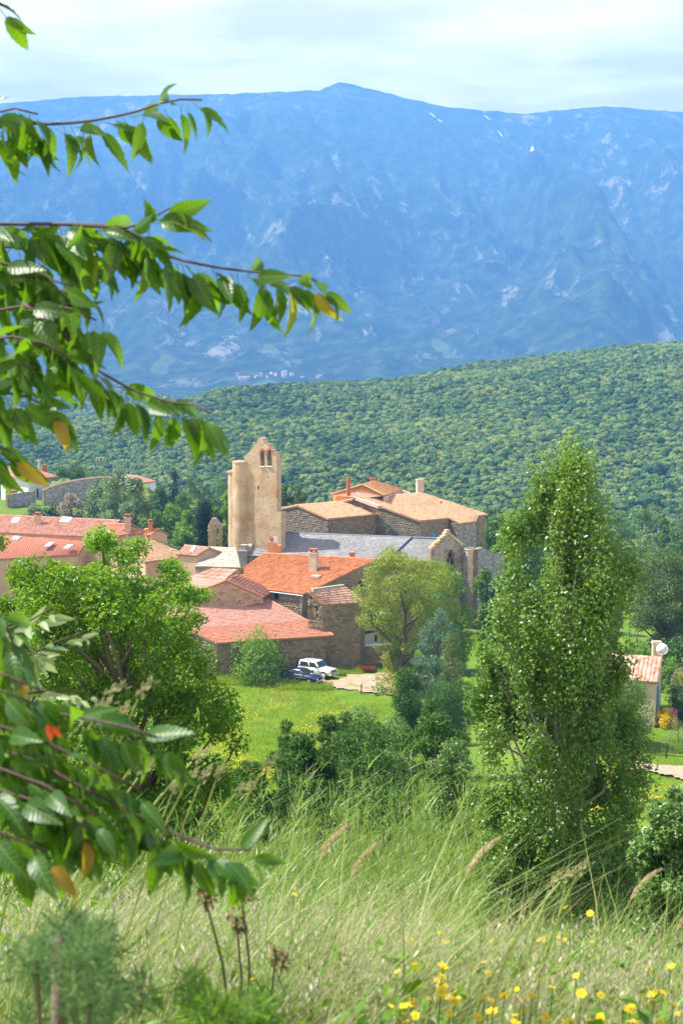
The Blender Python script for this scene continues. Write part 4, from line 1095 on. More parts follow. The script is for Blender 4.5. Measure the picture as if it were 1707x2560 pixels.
# ---- distant hill village across the valley
M_far = [plain('far_wall_cream', (.75, .66, .55), .9), plain('far_wall_white', (.82, .80, .76), .9), plain('far_wall_pink', (.72, .52, .42), .9)]
M_farroof = plain('far_roof', (.60, .30, .20), .9)
def far_house(px, py, w_, h_, Y, m_, k):
    q_ = march(px, py, mount_z, 2300, 3600); d = ray(px, py)
    c_ = q_ if q_ is not None else d * Y; Y = c_[1]; z = c_[2]
    r = empty('distant_house', (c_[0], c_[1], z), 'tiny pale house of the village on the far side of the valley', 'house', 'houses of the village across the valley', .3 * k)
    mb = MB(); L_, D_ = w_ / FPX * Y, w_ / FPX * Y * .6; H_ = h_ / FPX * Y
    mb.box((0, 0, H_ / 2 - 4), (L_, D_, H_ + 8)); mb.build('wall', m_, r)
    mb = MB(); b_ = [(-L_*.53, -D_*.55, H_), (L_*.53, -D_*.55, H_), (L_*.53, D_*.55, H_), (-L_*.53, D_*.55, H_)]
    t_ = [(-L_*.53, -.05, H_ + D_*.28), (L_*.53, -.05, H_ + D_*.28), (L_*.53, .05, H_ + D_*.28), (-L_*.53, .05, H_ + D_*.28)]
    mb.hexa(b_, t_); mb.build('roof', M_farroof, r)
    mb = MB()
    for s_ in (-.25, .25): mb.box((L_ * s_, -D_ / 2 - .03, H_ * .55), (1.2, .1, 1.8))
    mb.build('window', M_dark, r)
    for o in r.children: o.matrix_parent_inverse.identity()
for k, (px, py, w_, h_) in enumerate([(594, 941, 6, 9), (604, 948, 13, 5), (618, 948, 12, 6), (641, 944, 11, 5), (653, 938, 8, 6), (654, 943, 10, 7), (669, 945, 8, 5), (679, 936, 10, 5), (690, 940, 8, 7), (707, 942, 7, 13), (713, 936, 9, 9), (712, 944, 8, 6), (729, 939, 9, 6), (756, 944, 7, 3), (798, 943, 16, 4), (1282, 888, 6, 3)]):
    far_house(px, py, w_, h_, 2900 + 30 * (k % 4), M_far[k % 3], k)

# ================================================================== plants
def tube_arrays(pts, rad, n=6):
    mb = MB(); mb.tube(pts, rad, n, False); return mb

def leaf_arrays(rng, Cc, Rr, n, L, W, shell=.55, out_w=.5, up_w=.45, tdir=(0, 0, -.25), tout=.5, fold=.25, sizes=None):
    """n leaf blades scattered through ellipsoid clumps (centres Cc, radii Rr)"""
    vol = np.prod(Rr, axis=1) ** (2 / 3.); k = rng.choice(len(Cc), n, p=vol / vol.sum())
    d = rng.normal(size=(n, 3)); d /= np.linalg.norm(d, axis=1)[:, None]
    r = shell + (1 - shell) * rng.random(n); r = np.where(rng.random(n) < .2, rng.random(n), r)
    p = Cc[k] + d * Rr[k] * r[:, None]
    nm = d * out_w + np.array([0, 0, up_w]) + rng.normal(size=(n, 3)) * .55
    nm /= np.linalg.norm(nm, axis=1)[:, None]
    t = d * tout + np.array(tdir) + rng.normal(size=(n, 3)) * .5
    t -= nm * (t * nm).sum(1)[:, None]; t /= np.linalg.norm(t, axis=1)[:, None] + 1e-9
    s = np.cross(nm, t)
    sc_ = rng.uniform(.65, 1.25, n)[:, None]
    L_, W_ = L * sc_, W * sc_
    V = np.stack([p, p + t * L_ * .45 + s * W_ * .5 + nm * W_ * fold, p + t * L_, p + t * L_ * .45 - s * W_ * .5 + nm * W_ * fold], 1)
    b_ = np.arange(n)[:, None] * 4
    T = np.concatenate([b_ + [[0, 1, 2]], b_ + [[0, 2, 3]]])
    return V.reshape(-1, 3), T

M_bark = island_mat('bark', [(.11, .085, .065), (.17, .14, .11)], .95, .1, 6, .8, .8, .03)
M_bark_pale = plain('pale_poplar_bark', (.34, .32, .28), .9, .1, 0, .3, 5)
M_bark_red = plain('red_pine_bark', (.15, .075, .05), .95, .1, 0, .35, 4)

def tree(name, label, cat, Y, rows, base, n, L, W, mat, group=None, clumps=60, cr=.16, cv=1.0, depth=1.0, bark=None, tr=None, limbs=14, seed=0, lean_top=None, crown='crown', stems=1, outer=.36, edge=.5, skirt=.9, **lk):
    """crown outline given as photo rows (y, left, right) at distance Y; base = photo x, y of the foot (or None: on the ground under it)"""
    rng = np.random.RandomState(seed + 17)
    rows = sorted(rows); py = np.array([r[0] for r in rows], float)
    zs = np.array([P(853, y, Y)[2] for y in py]); xl = np.array([P(r[1], r[0], Y)[0] for r in rows]); xr = np.array([P(r[2], r[0], Y)[0] for r in rows])
    if base is None: bx = .5 * (xl[-1] + xr[-1])
    else: bx = P(base, 1500, Y)[0]
    bz = float(gz(bx, Y)) - .05
    root = empty(name, (bx, Y, bz), label, cat, group)
    if skirt and zs[-1] > bz + .1:
        cx_, hw = .5 * (xl[-1] + xr[-1]), .5 * (xr[-1] - xl[-1]) * skirt
        zs = np.r_[zs, bz]; xl = np.r_[xl, cx_ - hw]; xr = np.r_[xr, cx_ + hw]
    H = zs[0] - zs[-1]; wmax = (xr - xl).max()
    # clump centres
    zz = np.linspace(zs[-1], zs[0], 200); wl = np.interp(zz, zs[::-1], xl[::-1]); wr = np.interp(zz, zs[::-1], xr[::-1])
    wd = np.maximum(wr - wl, .02); pz = wd ** 1.3 + wmax * .08; pz /= pz.sum()
    zi = rng.choice(200, clumps, p=pz)
    R0 = cr * wmax
    half = wd[zi] / 2; rc = np.minimum(R0 * rng.uniform(.65, 1.25, clumps), half * .8 + .02 * wmax)
    th = rng.uniform(0, 2 * math.pi, clumps); rr = rng.random(clumps) ** outer
    m = np.maximum(half - rc * edge, .01 * wmax) * rr
    Cc = np.stack([(wl[zi] + wr[zi]) / 2 + m * np.cos(th), Y + m * np.sin(th) * depth, zz[zi] - rc * cv * .5], 1)
    Rr = np.stack([rc, rc, rc * cv], 1) * rng.uniform(.85, 1.15, (clumps, 3))
    V, T = leaf_arrays(rng, Cc, Rr, n, L, W, **lk)
    # whatever hangs under the soil goes
    keep = np.repeat((V.reshape(-1, 4, 3)[:, :, 2].min(1) > bz + .05), 1)
    V = V.reshape(-1, 4, 3)[keep].reshape(-1, 3); k = keep.sum(); b_ = np.arange(k)[:, None] * 4; T = np.concatenate([b_ + [[0, 1, 2]], b_ + [[0, 2, 3]]])
    V = V - np.array([bx, Y, bz])
    o = obj(crown, mesh_arrays(crown, V, None, T), mat); o.parent = root
    o['kind'] = 'stuff'
    # trunk and limbs
    mb = MB(); tr = tr or max(.05, H * .022)
    top = np.array([np.interp(zs[0] - .12 * H, zs[::-1], (.5 * (xl + xr))[::-1]), Y, zs[0] - .12 * H])
    foot = np.array([bx, Y, bz - .3]); pts = []; N = 9
    for k in range(N):
        t = k / (N - 1); q = foot * (1 - t) + top * t; mid = np.interp(q[2], zs[::-1], (.5 * (xl + xr))[::-1]) if q[2] > zs[-1] else bx
        q[0] = q[0] * .6 + mid * .4 if t > .25 else q[0]; q[:2] += rng.normal(size=2) * tr * .5; pts.append(q)
    mb.tube(pts, [tr * (1.25 - 1.1 * k / (N - 1)) + .008 for k in range(N)], 7)
    order = rng.permutation(clumps)[:limbs]
    for c in order:
        q = Cc[c]; t0 = np.clip((q[2] - foot[2]) / (top[2] - foot[2]) - rng.uniform(.15, .35), .08, .8); f = t0 * (N - 1); i = int(f); s_ = pts[i] * (1 - f + i) + pts[min(i+1, N-1)] * (f - i)
        mid = s_ * .5 + q * .5 + np.array([0, 0, -.06 * np.linalg.norm(q - s_)]) + rng.normal(size=3) * .03 * wmax
        mb.tube([s_, mid, q], [tr * (.5 - .3 * t0), tr * .28, tr * .08 + .004], 5, False)
    mb.v = [(v[0] - bx, v[1] - Y, v[2] - bz) for v in mb.v]
    me = bpy.data.meshes.new('trunk'); me.from_pydata(mb.v, [], mb.f); me.update()
    for p in me.polygons: p.use_smooth = True
    t_ = obj('trunk', me, bark or M_bark); t_.parent = root
    return root

G = lambda *a, **k: leaf_mat(*a, **k)
L_poplar = G('poplar_leaf', [(.045, .115, .010), (.088, .185, .018), (.19, .28, .08)], (.38, .58, .04), .38, .33, .5, .35, 1.4)
L_oak = G('oak_leaf', [(.05, .125, .006), (.09, .20, .008), (.15, .28, .014)], (.38, .60, .01), .40, .40, .35, .25, 1.0)
L_locust = G('locust_leaf', [(.07, .18, .008), (.11, .26, .012), (.17, .33, .02)], (.42, .66, .02), .45, .45, .3, .2, .8)
L_juniper = G('juniper_spray', [(.020, .066, .009), (.045, .115, .013), (.11, .20, .026)], (.14, .28, .02), .18, .6, .2, .4, 1.0)  # palest stop paints sunlit spray tips into the colour
L_haw = G('hawthorn_leaf', [(.055, .14, .018), (.10, .20, .032), (.24, .32, .13)], (.25, .42, .06), .33, .40, .4, .2, .8)
L_acacia = G('acacia_leaf', [(.12, .18, .010), (.22, .28, .018), (.36, .38, .05)], (.45, .55, .03), .35, .5, .25, .45, .35)
L_pine = G('pine_needle', [(.05, .095, .022), (.085, .14, .030), (.12, .18, .04)], (.18, .28, .04), .22, .6, .2, .5, .25)
L_cyp = G('cypress_spray', [(.010, .034, .009), (.018, .052, .013)], (.03, .06, .02), .1, .65, .15, .5, .4)
L_cedar = G('blue_cedar_needle', [(.055, .12, .065), (.09, .17, .09), (.14, .23, .13)], (.12, .2, .12), .2, .6, .2, .5, .4)
L_bgm = G('broadleaf_mid', [(.055, .13, .016), (.095, .185, .020), (.14, .235, .03)], (.25, .42, .03), .3, .5, .25, .45, .15)
L_bgl = G('broadleaf_bright', [(.09, .19, .012), (.14, .27, .018), (.20, .33, .035)], (.38, .58, .03), .36, .5, .25, .4, .15)
L_bgd = G('broadleaf_dark', [(.035, .09, .014), (.06, .13, .018), (.09, .17, .025)], (.12, .24, .02), .24, .5, .25, .45, .15)
L_olive = G('olive_leaf', [(.11, .18, .06), (.17, .25, .09), (.25, .32, .15)], (.25, .38, .12), .3, .5, .3, .4, .2)
L_tam = G('tamarisk_bloom', [(.30, .25, .16), (.42, .33, .24), (.22, .25, .12)], (.4, .35, .25), .3, .7, .15, .4, .3)
L_ivy = G('ivy_leaf', [(.018, .055, .010), (.03, .085, .014)], (.1, .22, .02), .2, .4, .35, .3, .6)

nd = dict(tdir=(0, 0, .15), tout=.7, fold=.05, up_w=.2)          # needles and sprays
# ---- the big poplar
tree('poplar_tree', 'tall glossy green poplar with pale trunk rising above the meadow grass', 'tree', 27,
     [(1116, 1380, 1440), (1140, 1345, 1496), (1180, 1318, 1526), (1250, 1288, 1545), (1300, 1276, 1565), (1340, 1272, 1580), (1400, 1255, 1592), (1440, 1215, 1590), (1500, 1172, 1575), (1600, 1166, 1562), (1660, 1172, 1600), (1720, 1178, 1635), (1780, 1165, 1640), (1850, 1165, 1628), (1900, 1180, 1648), (1960, 1185, 1625), (2050, 1200, 1590), (2150, 1210, 1580), (2250, 1230, 1580), (2350, 1250, 1590)],
     1408, 98000, .074, .062, L_poplar, clumps=250, cr=.088, edge=.0, cv=2.3, depth=.95, bark=M_bark_pale, tr=.115, limbs=60, seed=1, outer=.55, up_w=.3, tdir=(0, 0, -.15), shell=.15)
# ---- oaks and acacia at the near side
tree('oak_tree', 'dense spreading green oak filling the slope beneath the cherry branches', 'tree', 25,
     [(1395, 40, 200), (1435, 10, 370), (1490, 0, 430), (1550, 30, 505), (1600, 80, 515), (1650, 100, 560), (1700, 100, 570), (1760, 120, 600), (1830, 150, 632), (1880, 170, 625), (1950, 190, 590), (2020, 220, 540)],
     330, 52000, .085, .055, L_oak, clumps=165, edge=.3, cr=.108, cv=.8, depth=.8, tr=.14, limbs=50, seed=2, shell=.5)
tree('acacia_tree', 'feathery bright green acacia standing up in front of the red village roofs', 'tree', 33,
     [(1250, 190, 262), (1285, 172, 290), (1320, 185, 345), (1350, 195, 365), (1390, 180, 425), (1425, 170, 490), (1470, 150, 515), (1530, 150, 520), (1580, 180, 518), (1640, 200, 470), (1720, 250, 430)],
     300, 44000, .10, .05, L_locust, clumps=120, cr=.10, cv=.55, depth=.8, tr=.10, limbs=46, seed=3, up_w=.9, shell=.3)
tree('oak_tree', 'young oak at the very edge with loose twiggy top against the tiled roofs', 'tree', 28,
     [(1280, -60, 60), (1325, -80, 110), (1380, -100, 120), (1440, -100, 160), (1500, -100, 210), (1580, -100, 255), (1660, -100, 235), (1760, -100, 200)],
     60, 30000, .085, .055, L_oak, clumps=90, edge=.15, cr=.09, cv=.8, tr=.10, limbs=30, seed=4, shell=.4)
# ---- yard and meadow
tree('fruit_tree', 'small leafy fruit tree against the barn wall', 'tree', 151.5,
     [(1562, 615, 650), (1585, 590, 690), (1610, 575, 700), (1635, 566, 730), (1660, 572, 730), (1680, 590, 690)], 640, 5200, .26, .17, L_bgl, clumps=46, cr=.15, seed=5, limbs=10, tr=.1)
tree('mimosa_tree', 'yellow-green mimosa tree covering the lower part of the church chancel', 'tree', 147,
     [(1362, 970, 1060), (1392, 915, 1100), (1430, 892, 1125), (1470, 885, 1145), (1520, 900, 1155), (1570, 920, 1130), (1620, 940, 1095), (1660, 955, 1070)], 1010, 32000, .24, .14, L_acacia, clumps=100, cr=.11, edge=.2, cv=.85, seed=6, limbs=16)
tree('broadleaf_tree', 'bright green broadleaf tree below the pointed church window', 'tree', 156,
     [(1415, 1090, 1140), (1440, 1070, 1175), (1480, 1055, 1190), (1540, 1060, 1195), (1600, 1080, 1180)], 1120, 9000, .30, .2, L_bgl, clumps=50, cr=.15, seed=7)
tree('cedar_tree', 'drooping blue-grey cedar in front of the mimosa tree', 'conifer', 138,
     [(1480, 1096, 1110), (1530, 1072, 1132), (1580, 1052, 1145), (1630, 1030, 1155), (1680, 1015, 1160), (1700, 1020, 1150)], 1100, 15000, .34, .08, L_cedar, clumps=70, cr=.16, cv=.45, seed=8, tdir=(0, 0, -.5), tout=.6, fold=.05)
tree('thuja_tree', 'narrow pale green thuja with browning tip standing before the cedar', 'conifer', 126,
     [(1562, 1119, 1127), (1590, 1106, 1146), (1630, 1096, 1156), (1680, 1092, 1160), (1725, 1092, 1160)], 1125, 6000, .26, .06, G('thuja_spray', [(.05, .11, .012), (.09, .15, .02), (.22, .17, .06)], (.2, .3, .03), .2, .6, .2, .5, .5), clumps=50, cr=.22, cv=1.6, seed=9, **nd)
for k, (lab, Y_, rows_) in enumerate((
    ('dark rounded juniper column at the edge of the gravel yard', 99, [(1666, 1000, 1032), (1690, 983, 1054), (1730, 978, 1060), (1790, 980, 1062), (1860, 985, 1060)]),
    ('smaller dark juniper column beside the poplar crown', 88, [(1742, 1070, 1092), (1775, 1056, 1118), (1840, 1050, 1126), (1920, 1052, 1122)]),
    ('broad dull green juniper bush behind the two dark columns', 104, [(1688, 1100, 1150), (1720, 1062, 1172), (1790, 1058, 1178), (1880, 1060, 1176)]))):
    tree('juniper_tree', lab, 'conifer', Y_, rows_, None, 17000, .20, .06, L_juniper, clumps=60, cr=.2, cv=1.2, seed=20 + k, **nd)
tree('hawthorn_bush', 'pale-leafed hawthorn bush between the meadow and dark junipers', 'bush', 62,
     [(1716, 935, 962), (1745, 905, 985), (1775, 870, 1005), (1810, 800, 1030), (1850, 770, 1050), (1900, 760, 1060), (1960, 770, 1060)], None, 30000, .115, .085, L_haw, clumps=90, cr=.11, seed=24, limbs=24, tr=.07)
for k, (lab, Y_, rows_, n_) in enumerate((
    ('wide dark juniper thicket with flat layered sprays behind the reeds', 43, [(1800, 850, 930), (1830, 770, 990), (1875, 730, 1070), (1940, 730, 1090), (1990, 740, 1085), (2060, 760, 1060)], 26000),
    ('dark juniper with a rounded top showing above the thicket', 46, [(1755, 810, 858), (1790, 780, 876), (1835, 765, 890), (1900, 760, 890), (1960, 760, 890)], 13000),
    ('low spreading juniper at the meadow side of the thicket', 42, [(1835, 760, 830), (1865, 690, 850), (1900, 660, 860), (1960, 680, 870), (2020, 720, 870)], 15000),
    ('dense dark juniper between the hawthorn and the poplar', 40, [(1790, 1040, 1120), (1835, 1000, 1170), (1920, 980, 1200), (1990, 980, 1200), (2060, 1000, 1200)], 20000),
    ('sombre juniper filling the hollow under the oak branches', 37, [(1870, 620, 680), (1905, 580, 740), (1990, 570, 760), (2050, 580, 760)], 14000),
    ('small pointed dark juniper by the open meadow', 47, [(1795, 705, 722), (1820, 690, 755), (1860, 686, 765), (1920, 690, 770), (1980, 690, 770)], 8000))):
    tree('juniper_bush', lab, 'conifer', Y_, rows_, None, n_, .15, .045, L_juniper, clumps=58, cr=.14, cv=.5, seed=30 + k, tdir=(0, 0, .3), tout=.9, fold=.05, up_w=.3, shell=.72)
for k, (lab, Y_, rows_, n_, m_) in enumerate((
    ('leafy green bush between the juniper thicket and the poplar foot', 33, [(1850, 1110, 1150), (1885, 1085, 1190), (1930, 1070, 1200), (2000, 1060, 1210), (2080, 1080, 1210)], 15000, L_haw),
    ('low broadleaf bush below the oak next to the grass plumes', 29, [(1880, 470, 560), (1920, 420, 600), (1970, 400, 640), (2040, 420, 640)], 9000, L_oak),
    ('grey-green privet bush crowding the corner beside the poplar', 19, [(1975, 1660, 1760), (2030, 1620, 1780), (2100, 1595, 1800), (2180, 1585, 1800), (2260, 1590, 1800), (2350, 1600, 1800)], 30000, L_haw),
    ('dark undergrowth bush around the poplar trunk', 28.5, [(2060, 1480, 1580), (2100, 1430, 1640), (2160, 1400, 1650), (2240, 1380, 1660), (2330, 1380, 1660)], 12000, L_bgd),
    ('mid green bush at the lower side of the poplar', 26.2, [(2080, 1190, 1290), (2120, 1160, 1330), (2200, 1150, 1360), (2300, 1170, 1380)], 16000, L_poplar),
    ('weedy bush in shade behind the tall reeds', 33, [(1985, 690, 1060), (2020, 640, 1180), (2080, 640, 1200), (2160, 660, 1200)], 24000, L_bgd))):
    tree('bush', lab, 'bush', Y_, rows_, None, n_, .075 if Y_ < 35 else .1, .05 if Y_ < 35 else .07, m_, clumps=95, edge=.25, cr=.15, cv=.9, seed=40 + k, limbs=16, tr=.04)
# ---- beside the cottage
tree('stone_pine', 'broad stone pine with a domed crown and red-brown trunk', 'pine', 152,
     [(1380, 1630, 1740), (1400, 1595, 1770), (1440, 1570, 1800), (1490, 1562, 1810), (1540, 1566, 1800), (1580, 1590, 1760), (1608, 1610, 1700)], 1692, 36000, .36, .11, L_pine, clumps=110, cr=.11, cv=.7, seed=50, skirt=0, bark=M_bark_red, tr=.42, limbs=26, depth=.8, tdir=(0, 0, .5), tout=.6, fold=.05)
for k, (lab, Y_, rows_, n_, m_, L_) in enumerate((
    ('light green young maple behind the cottage roof', 138, [(1550, 1585, 1600), (1580, 1564, 1618), (1615, 1552, 1636), (1660, 1552, 1640)], 4500, L_bgl, .24),
    ('dark hedge bush between the stone pine and cottage chimney', 140, [(1600, 1640, 1740), (1625, 1625, 1780), (1680, 1620, 1780)], 6000, L_bgd, .26),
    ('bright green bush behind the satellite dish', 132, [(1640, 1675, 1695), (1660, 1658, 1706), (1690, 1655, 1706)], 2200, L_bgl, .2),
    ('rounded dark clipped bush on the lawn by the cottage wall', 122, [(1712, 1680, 1712), (1728, 1668, 1728), (1750, 1666, 1730), (1775, 1672, 1725)], 4000, L_bgd, .14),
    ('tall leafy bush covering the front wall of the cottage', 114, [(1690, 1520, 1600), (1715, 1490, 1640), (1760, 1470, 1650), (1820, 1470, 1650)], 9000, L_bgm, .2),
    ('golden shrub rising behind the clipped bush', 126, [(1686, 1690, 1712), (1700, 1676, 1730), (1730, 1676, 1730)], 2200, L_acacia, .18),
    ('dusky pink bush beside the gold shrub and cottage', 129, [(1674, 1688, 1715), (1690, 1676, 1730), (1710, 1676, 1730)], 1600, L_tam, .18))):
    tree('garden_bush', lab, 'bush', Y_, rows_, None, n_, L_, L_ * .65, m_, clumps=40, cr=.17, seed=60 + k, limbs=8)
# ---- cypresses and single trees among the houses
for k, (nm_, lab, Y_, rows_, n_, m_, L_) in enumerate((
    ('cypress', 'slender dark cypress standing alone above the far garden trees', 285, [(1164, 433, 438), (1195, 428, 446), (1230, 424, 453), (1260, 422, 456)], 6000, L_cyp, .4),
    ('cypress', 'stout dark cypress just behind the chapel bell arch', 210, [(1250, 498, 524), (1275, 493, 530), (1330, 490, 532), (1372, 492, 530)], 9000, L_cyp, .34),
    ('cypress', 'thin pointed cypress tip rising behind the stout cypress', 222, [(1220, 497, 500), (1245, 492, 506), (1270, 490, 508), (1300, 490, 508)], 1500, L_cyp, .3),
    ('cypress', 'small cone-shaped cypress by the end of the priory hall', 188, [(1316, 1203, 1208), (1335, 1197, 1214), (1355, 1190, 1220), (1378, 1188, 1222)], 3000, L_juniper, .26),
    ('spruce_tree', 'pale blue-green spruce growing between the two priory wings', 193, [(1280, 963, 969), (1298, 956, 977), (1320, 949, 984), (1346, 948, 986)], 2600, L_cedar, .3))):
    tree(nm_, lab, 'conifer', Y_, rows_, None, n_, L_, L_ * .3, m_, clumps=40, cr=.3, cv=2.0 if nm_ == 'cypress' else .8, seed=70 + k, limbs=4, **nd)
for k, (nm_, lab, Y_, rows_, n_, m_) in enumerate((
    ('willow_tree', 'pale grey-green willow with a loose airy crown by the garden wall', 240, [(1168, 288, 312), (1195, 262, 325), (1235, 240, 340), (1275, 235, 345), (1318, 250, 330)], 6500, L_olive),
    ('willow_tree', 'second grey-green willow, broader, before the white cottage', 232, [(1190, 325, 345), (1215, 306, 365), (1250, 296, 384), (1290, 292, 392), (1325, 300, 385)], 7000, L_olive),
    ('willow_tree', 'small silvery willow in front of the long garden wall', 250, [(1208, 225, 250), (1230, 210, 265), (1262, 206, 270), (1290, 212, 265)], 3200, L_olive),
    ('tamarisk_tree', 'dusty pinkish tamarisk in bloom below the garden wall', 256, [(1236, 165, 188), (1252, 152, 208), (1275, 146, 212), (1300, 148, 208)], 3600, L_tam),
    ('olive_bush', 'grey olive bush in front of the short garden wall', 256, [(1264, 75, 100), (1278, 62, 118), (1300, 60, 122)], 2400, L_olive),
    ('hedge', 'dark square clipped hedge below the white house', 262, [(1266, 102, 146), (1280, 100, 150), (1300, 100, 150)], 2600, L_bgd),
    ('pine_tree', 'dark ragged pine in front of the white house gable', 292, [(1150, 165, 200), (1175, 140, 215), (1195, 130, 215), (1215, 128, 160)], 4500, L_bgd),
    ('broadleaf_tree', 'light green round tree beyond the long garden wall', 310, [(1160, 185, 220), (1180, 172, 240), (1205, 172, 240)], 3000, L_bgl),
    ('broadleaf_tree', 'paler broad tree beyond the highest end of the garden wall', 318, [(1168, 235, 262), (1185, 220, 275), (1210, 220, 280)], 2600, L_bgm),
    ('broadleaf_tree', 'vivid green tree close behind the round tower side', 202, [(1230, 556, 582), (1265, 546, 588), (1310, 544, 590), (1360, 540, 590)], 5200, L_bgl),
    ('pine_tree', 'dark narrow pine between the tower and priory roof', 214, [(1208, 712, 720), (1228, 698, 728), (1250, 692, 740), (1275, 690, 745)], 3000, L_bgd),
    ('pine_tree', 'olive green rounded pine right above the low priory roof', 220, [(1211, 735, 755), (1228, 722, 768), (1250, 712, 772), (1275, 710, 770)], 3200, L_pine),
    ('broadleaf_tree', 'bush-like light tree at the foot of the tower garden', 207, [(1320, 440, 470), (1340, 425, 482), (1365, 420, 490)], 3000, L_bgl),
    ('broadleaf_tree', 'dense bramble-green tree behind the sandy tiled roof', 204, [(1338, 395, 440), (1355, 380, 470), (1380, 378, 482)], 4200, L_bgm),
    ('broadleaf_tree', 'tall pale poplar-like tree far beyond the stone pine', 262, [(1340, 1632, 1645), (1365, 1626, 1655), (1400, 1624, 1660)], 2200, L_olive),
    ('poplar_tree', 'dark slim poplar far beyond the stone pine', 265, [(1290, 1652, 1664), (1320, 1644, 1674), (1360, 1642, 1676), (1400, 1644, 1674)], 3600, L_bgm))):
    tree(nm_, lab, 'tree' if 'bush' not in nm_ and nm_ != 'hedge' else 'hedge' if nm_ == 'hedge' else 'bush', Y_, rows_, None, n_, .42, .27, m_, clumps=44, cr=.16, seed=80 + k, limbs=8, tr=.2)
# ---- thickets: many alike round crowns
def thicket(label, group, spots, cat='tree', name='broadleaf_tree'):
    for k, (px, py, w_, h_, Y_, m_) in enumerate(spots):
        tree(name, label[k] if isinstance(label, list) else label, cat, Y_, [(py, px - w_ * .18, px + w_ * .18), (py + h_ * .25, px - w_ * .42, px + w_ * .42), (py + h_ * .6, px - w_ * .5, px + w_ * .5), (py + h_, px - w_ * .36, px + w_ * .36)], px, int(1500 + w_ * h_ * .22), .45, .3, m_, group, clumps=36, cr=.17, seed=int(px * 3 + py) % 1000, limbs=6, tr=.2)
thicket(['dark round tree just behind the broader grey-green willow', 'mid green tree directly past the lone slender cypress', 'dark tree behind the tip of the thin cypress', 'mid green tree below the broader willow near the aerial',
         'bright round tree at the centre of the thicket before the tower', 'light green tree touching the stout cypress by the chapel', 'low dark tree behind the roof with the television aerial', 'green tree squeezed between the stout cypress and the tower',
         'low dark tree behind the pink house chimney', 'green tree hiding the end of the white cottage', 'dark distant tree above the lone slender cypress', 'distant tree against the hill close to the tower top'], 'trees of the thicket before the tower',
        [(400, 1215, 60, 70, 270, L_bgd), (465, 1225, 70, 70, 272, L_bgm), (520, 1210, 60, 80, 268, L_bgd), (385, 1275, 70, 70, 228, L_bgm), (430, 1262, 62, 80, 236, L_bgl), (468, 1278, 56, 80, 226, L_bgl), (405, 1318, 60, 50, 214, L_bgd), (540, 1260, 60, 90, 226, L_bgm), (350, 1310, 60, 50, 216, L_bgd), (340, 1195, 60, 60, 300, L_bgm), (480, 1190, 60, 50, 330, L_bgd), (545, 1195, 60, 60, 320, L_bgm)])
thicket(['mid green tree behind the cone-shaped cypress', 'tall bright tree of the grove next to the poplar crown', 'dark tree peeping over the corner of the priory hall', 'bright low tree right behind the ruined wall', 'mid green tree half hidden by the poplar beyond the ruined wall',
         'distant tree seen through the top of the poplar', 'small dark tree behind the priory hall eave', 'green tree at the foot of the ruined wall', 'dark tree hidden low behind the poplar by the ruined wall'], 'trees of the grove past the ruined wall',
        [(1240, 1285, 80, 90, 212, L_bgm), (1285, 1270, 80, 110, 232, L_bgl), (1215, 1270, 60, 70, 250, L_bgd), (1260, 1340, 80, 100, 190, L_bgl), (1310, 1330, 90, 110, 196, L_bgm), (1345, 1290, 80, 90, 240, L_bgm), (1170, 1272, 50, 60, 262, L_bgd), (1220, 1400, 80, 110, 172, L_bgm), (1290, 1430, 90, 110, 170, L_bgd)])
thicket(['tall mid green tree of the far wood beside the poplar tip', 'mid green tree of the far wood behind the slim dark poplar', 'mid green tree over the dome of the stone pine', 'grey-green rounded tree beside the stone pine dome', 'dark tree of the far wood brushing the poplar crown',
         'bright tree between the poplar and the stone pine', 'grey-green low tree touching the stone pine dome', 'mid green tree behind the upper poplar crown', 'dark distant tree highest above the stone pine', 'small distant dark tree behind the slim poplar tip', 'mid green tree low between poplar and stone pine trunk',
         'dark tree behind the light green young maple', 'dark tree seen through the middle of the poplar', 'mid green tree behind the stone pine at the very edge', 'mid green tree hidden behind the poplar trunk top', 'bright tree hidden behind the middle of the poplar', 'low dark tree right behind the cottage ridge'], 'trees of the wood behind the stone pine',
        [(1545, 1265, 80, 100, 290, L_bgm), (1600, 1270, 76, 90, 300, L_bgm), (1690, 1320, 80, 90, 280, L_bgm), (1560, 1350, 90, 80, 240, L_olive), (1500, 1300, 70, 100, 270, L_bgd), (1530, 1400, 80, 90, 205, L_bgl), (1600, 1395, 70, 70, 215, L_olive), (1480, 1380, 70, 90, 220, L_bgm), (1700, 1260, 80, 80, 330, L_bgd), (1640, 1250, 70, 70, 340, L_bgd), (1520, 1470, 80, 100, 180, L_bgm), (1500, 1550, 80, 90, 165, L_bgd), (1460, 1480, 80, 110, 185, L_bgd), (1740, 1380, 80, 100, 230, L_bgm), (1400, 1420, 100, 120, 190, L_bgm), (1380, 1530, 100, 110, 160, L_bgl), (1570, 1610, 60, 50, 146, L_bgd)])

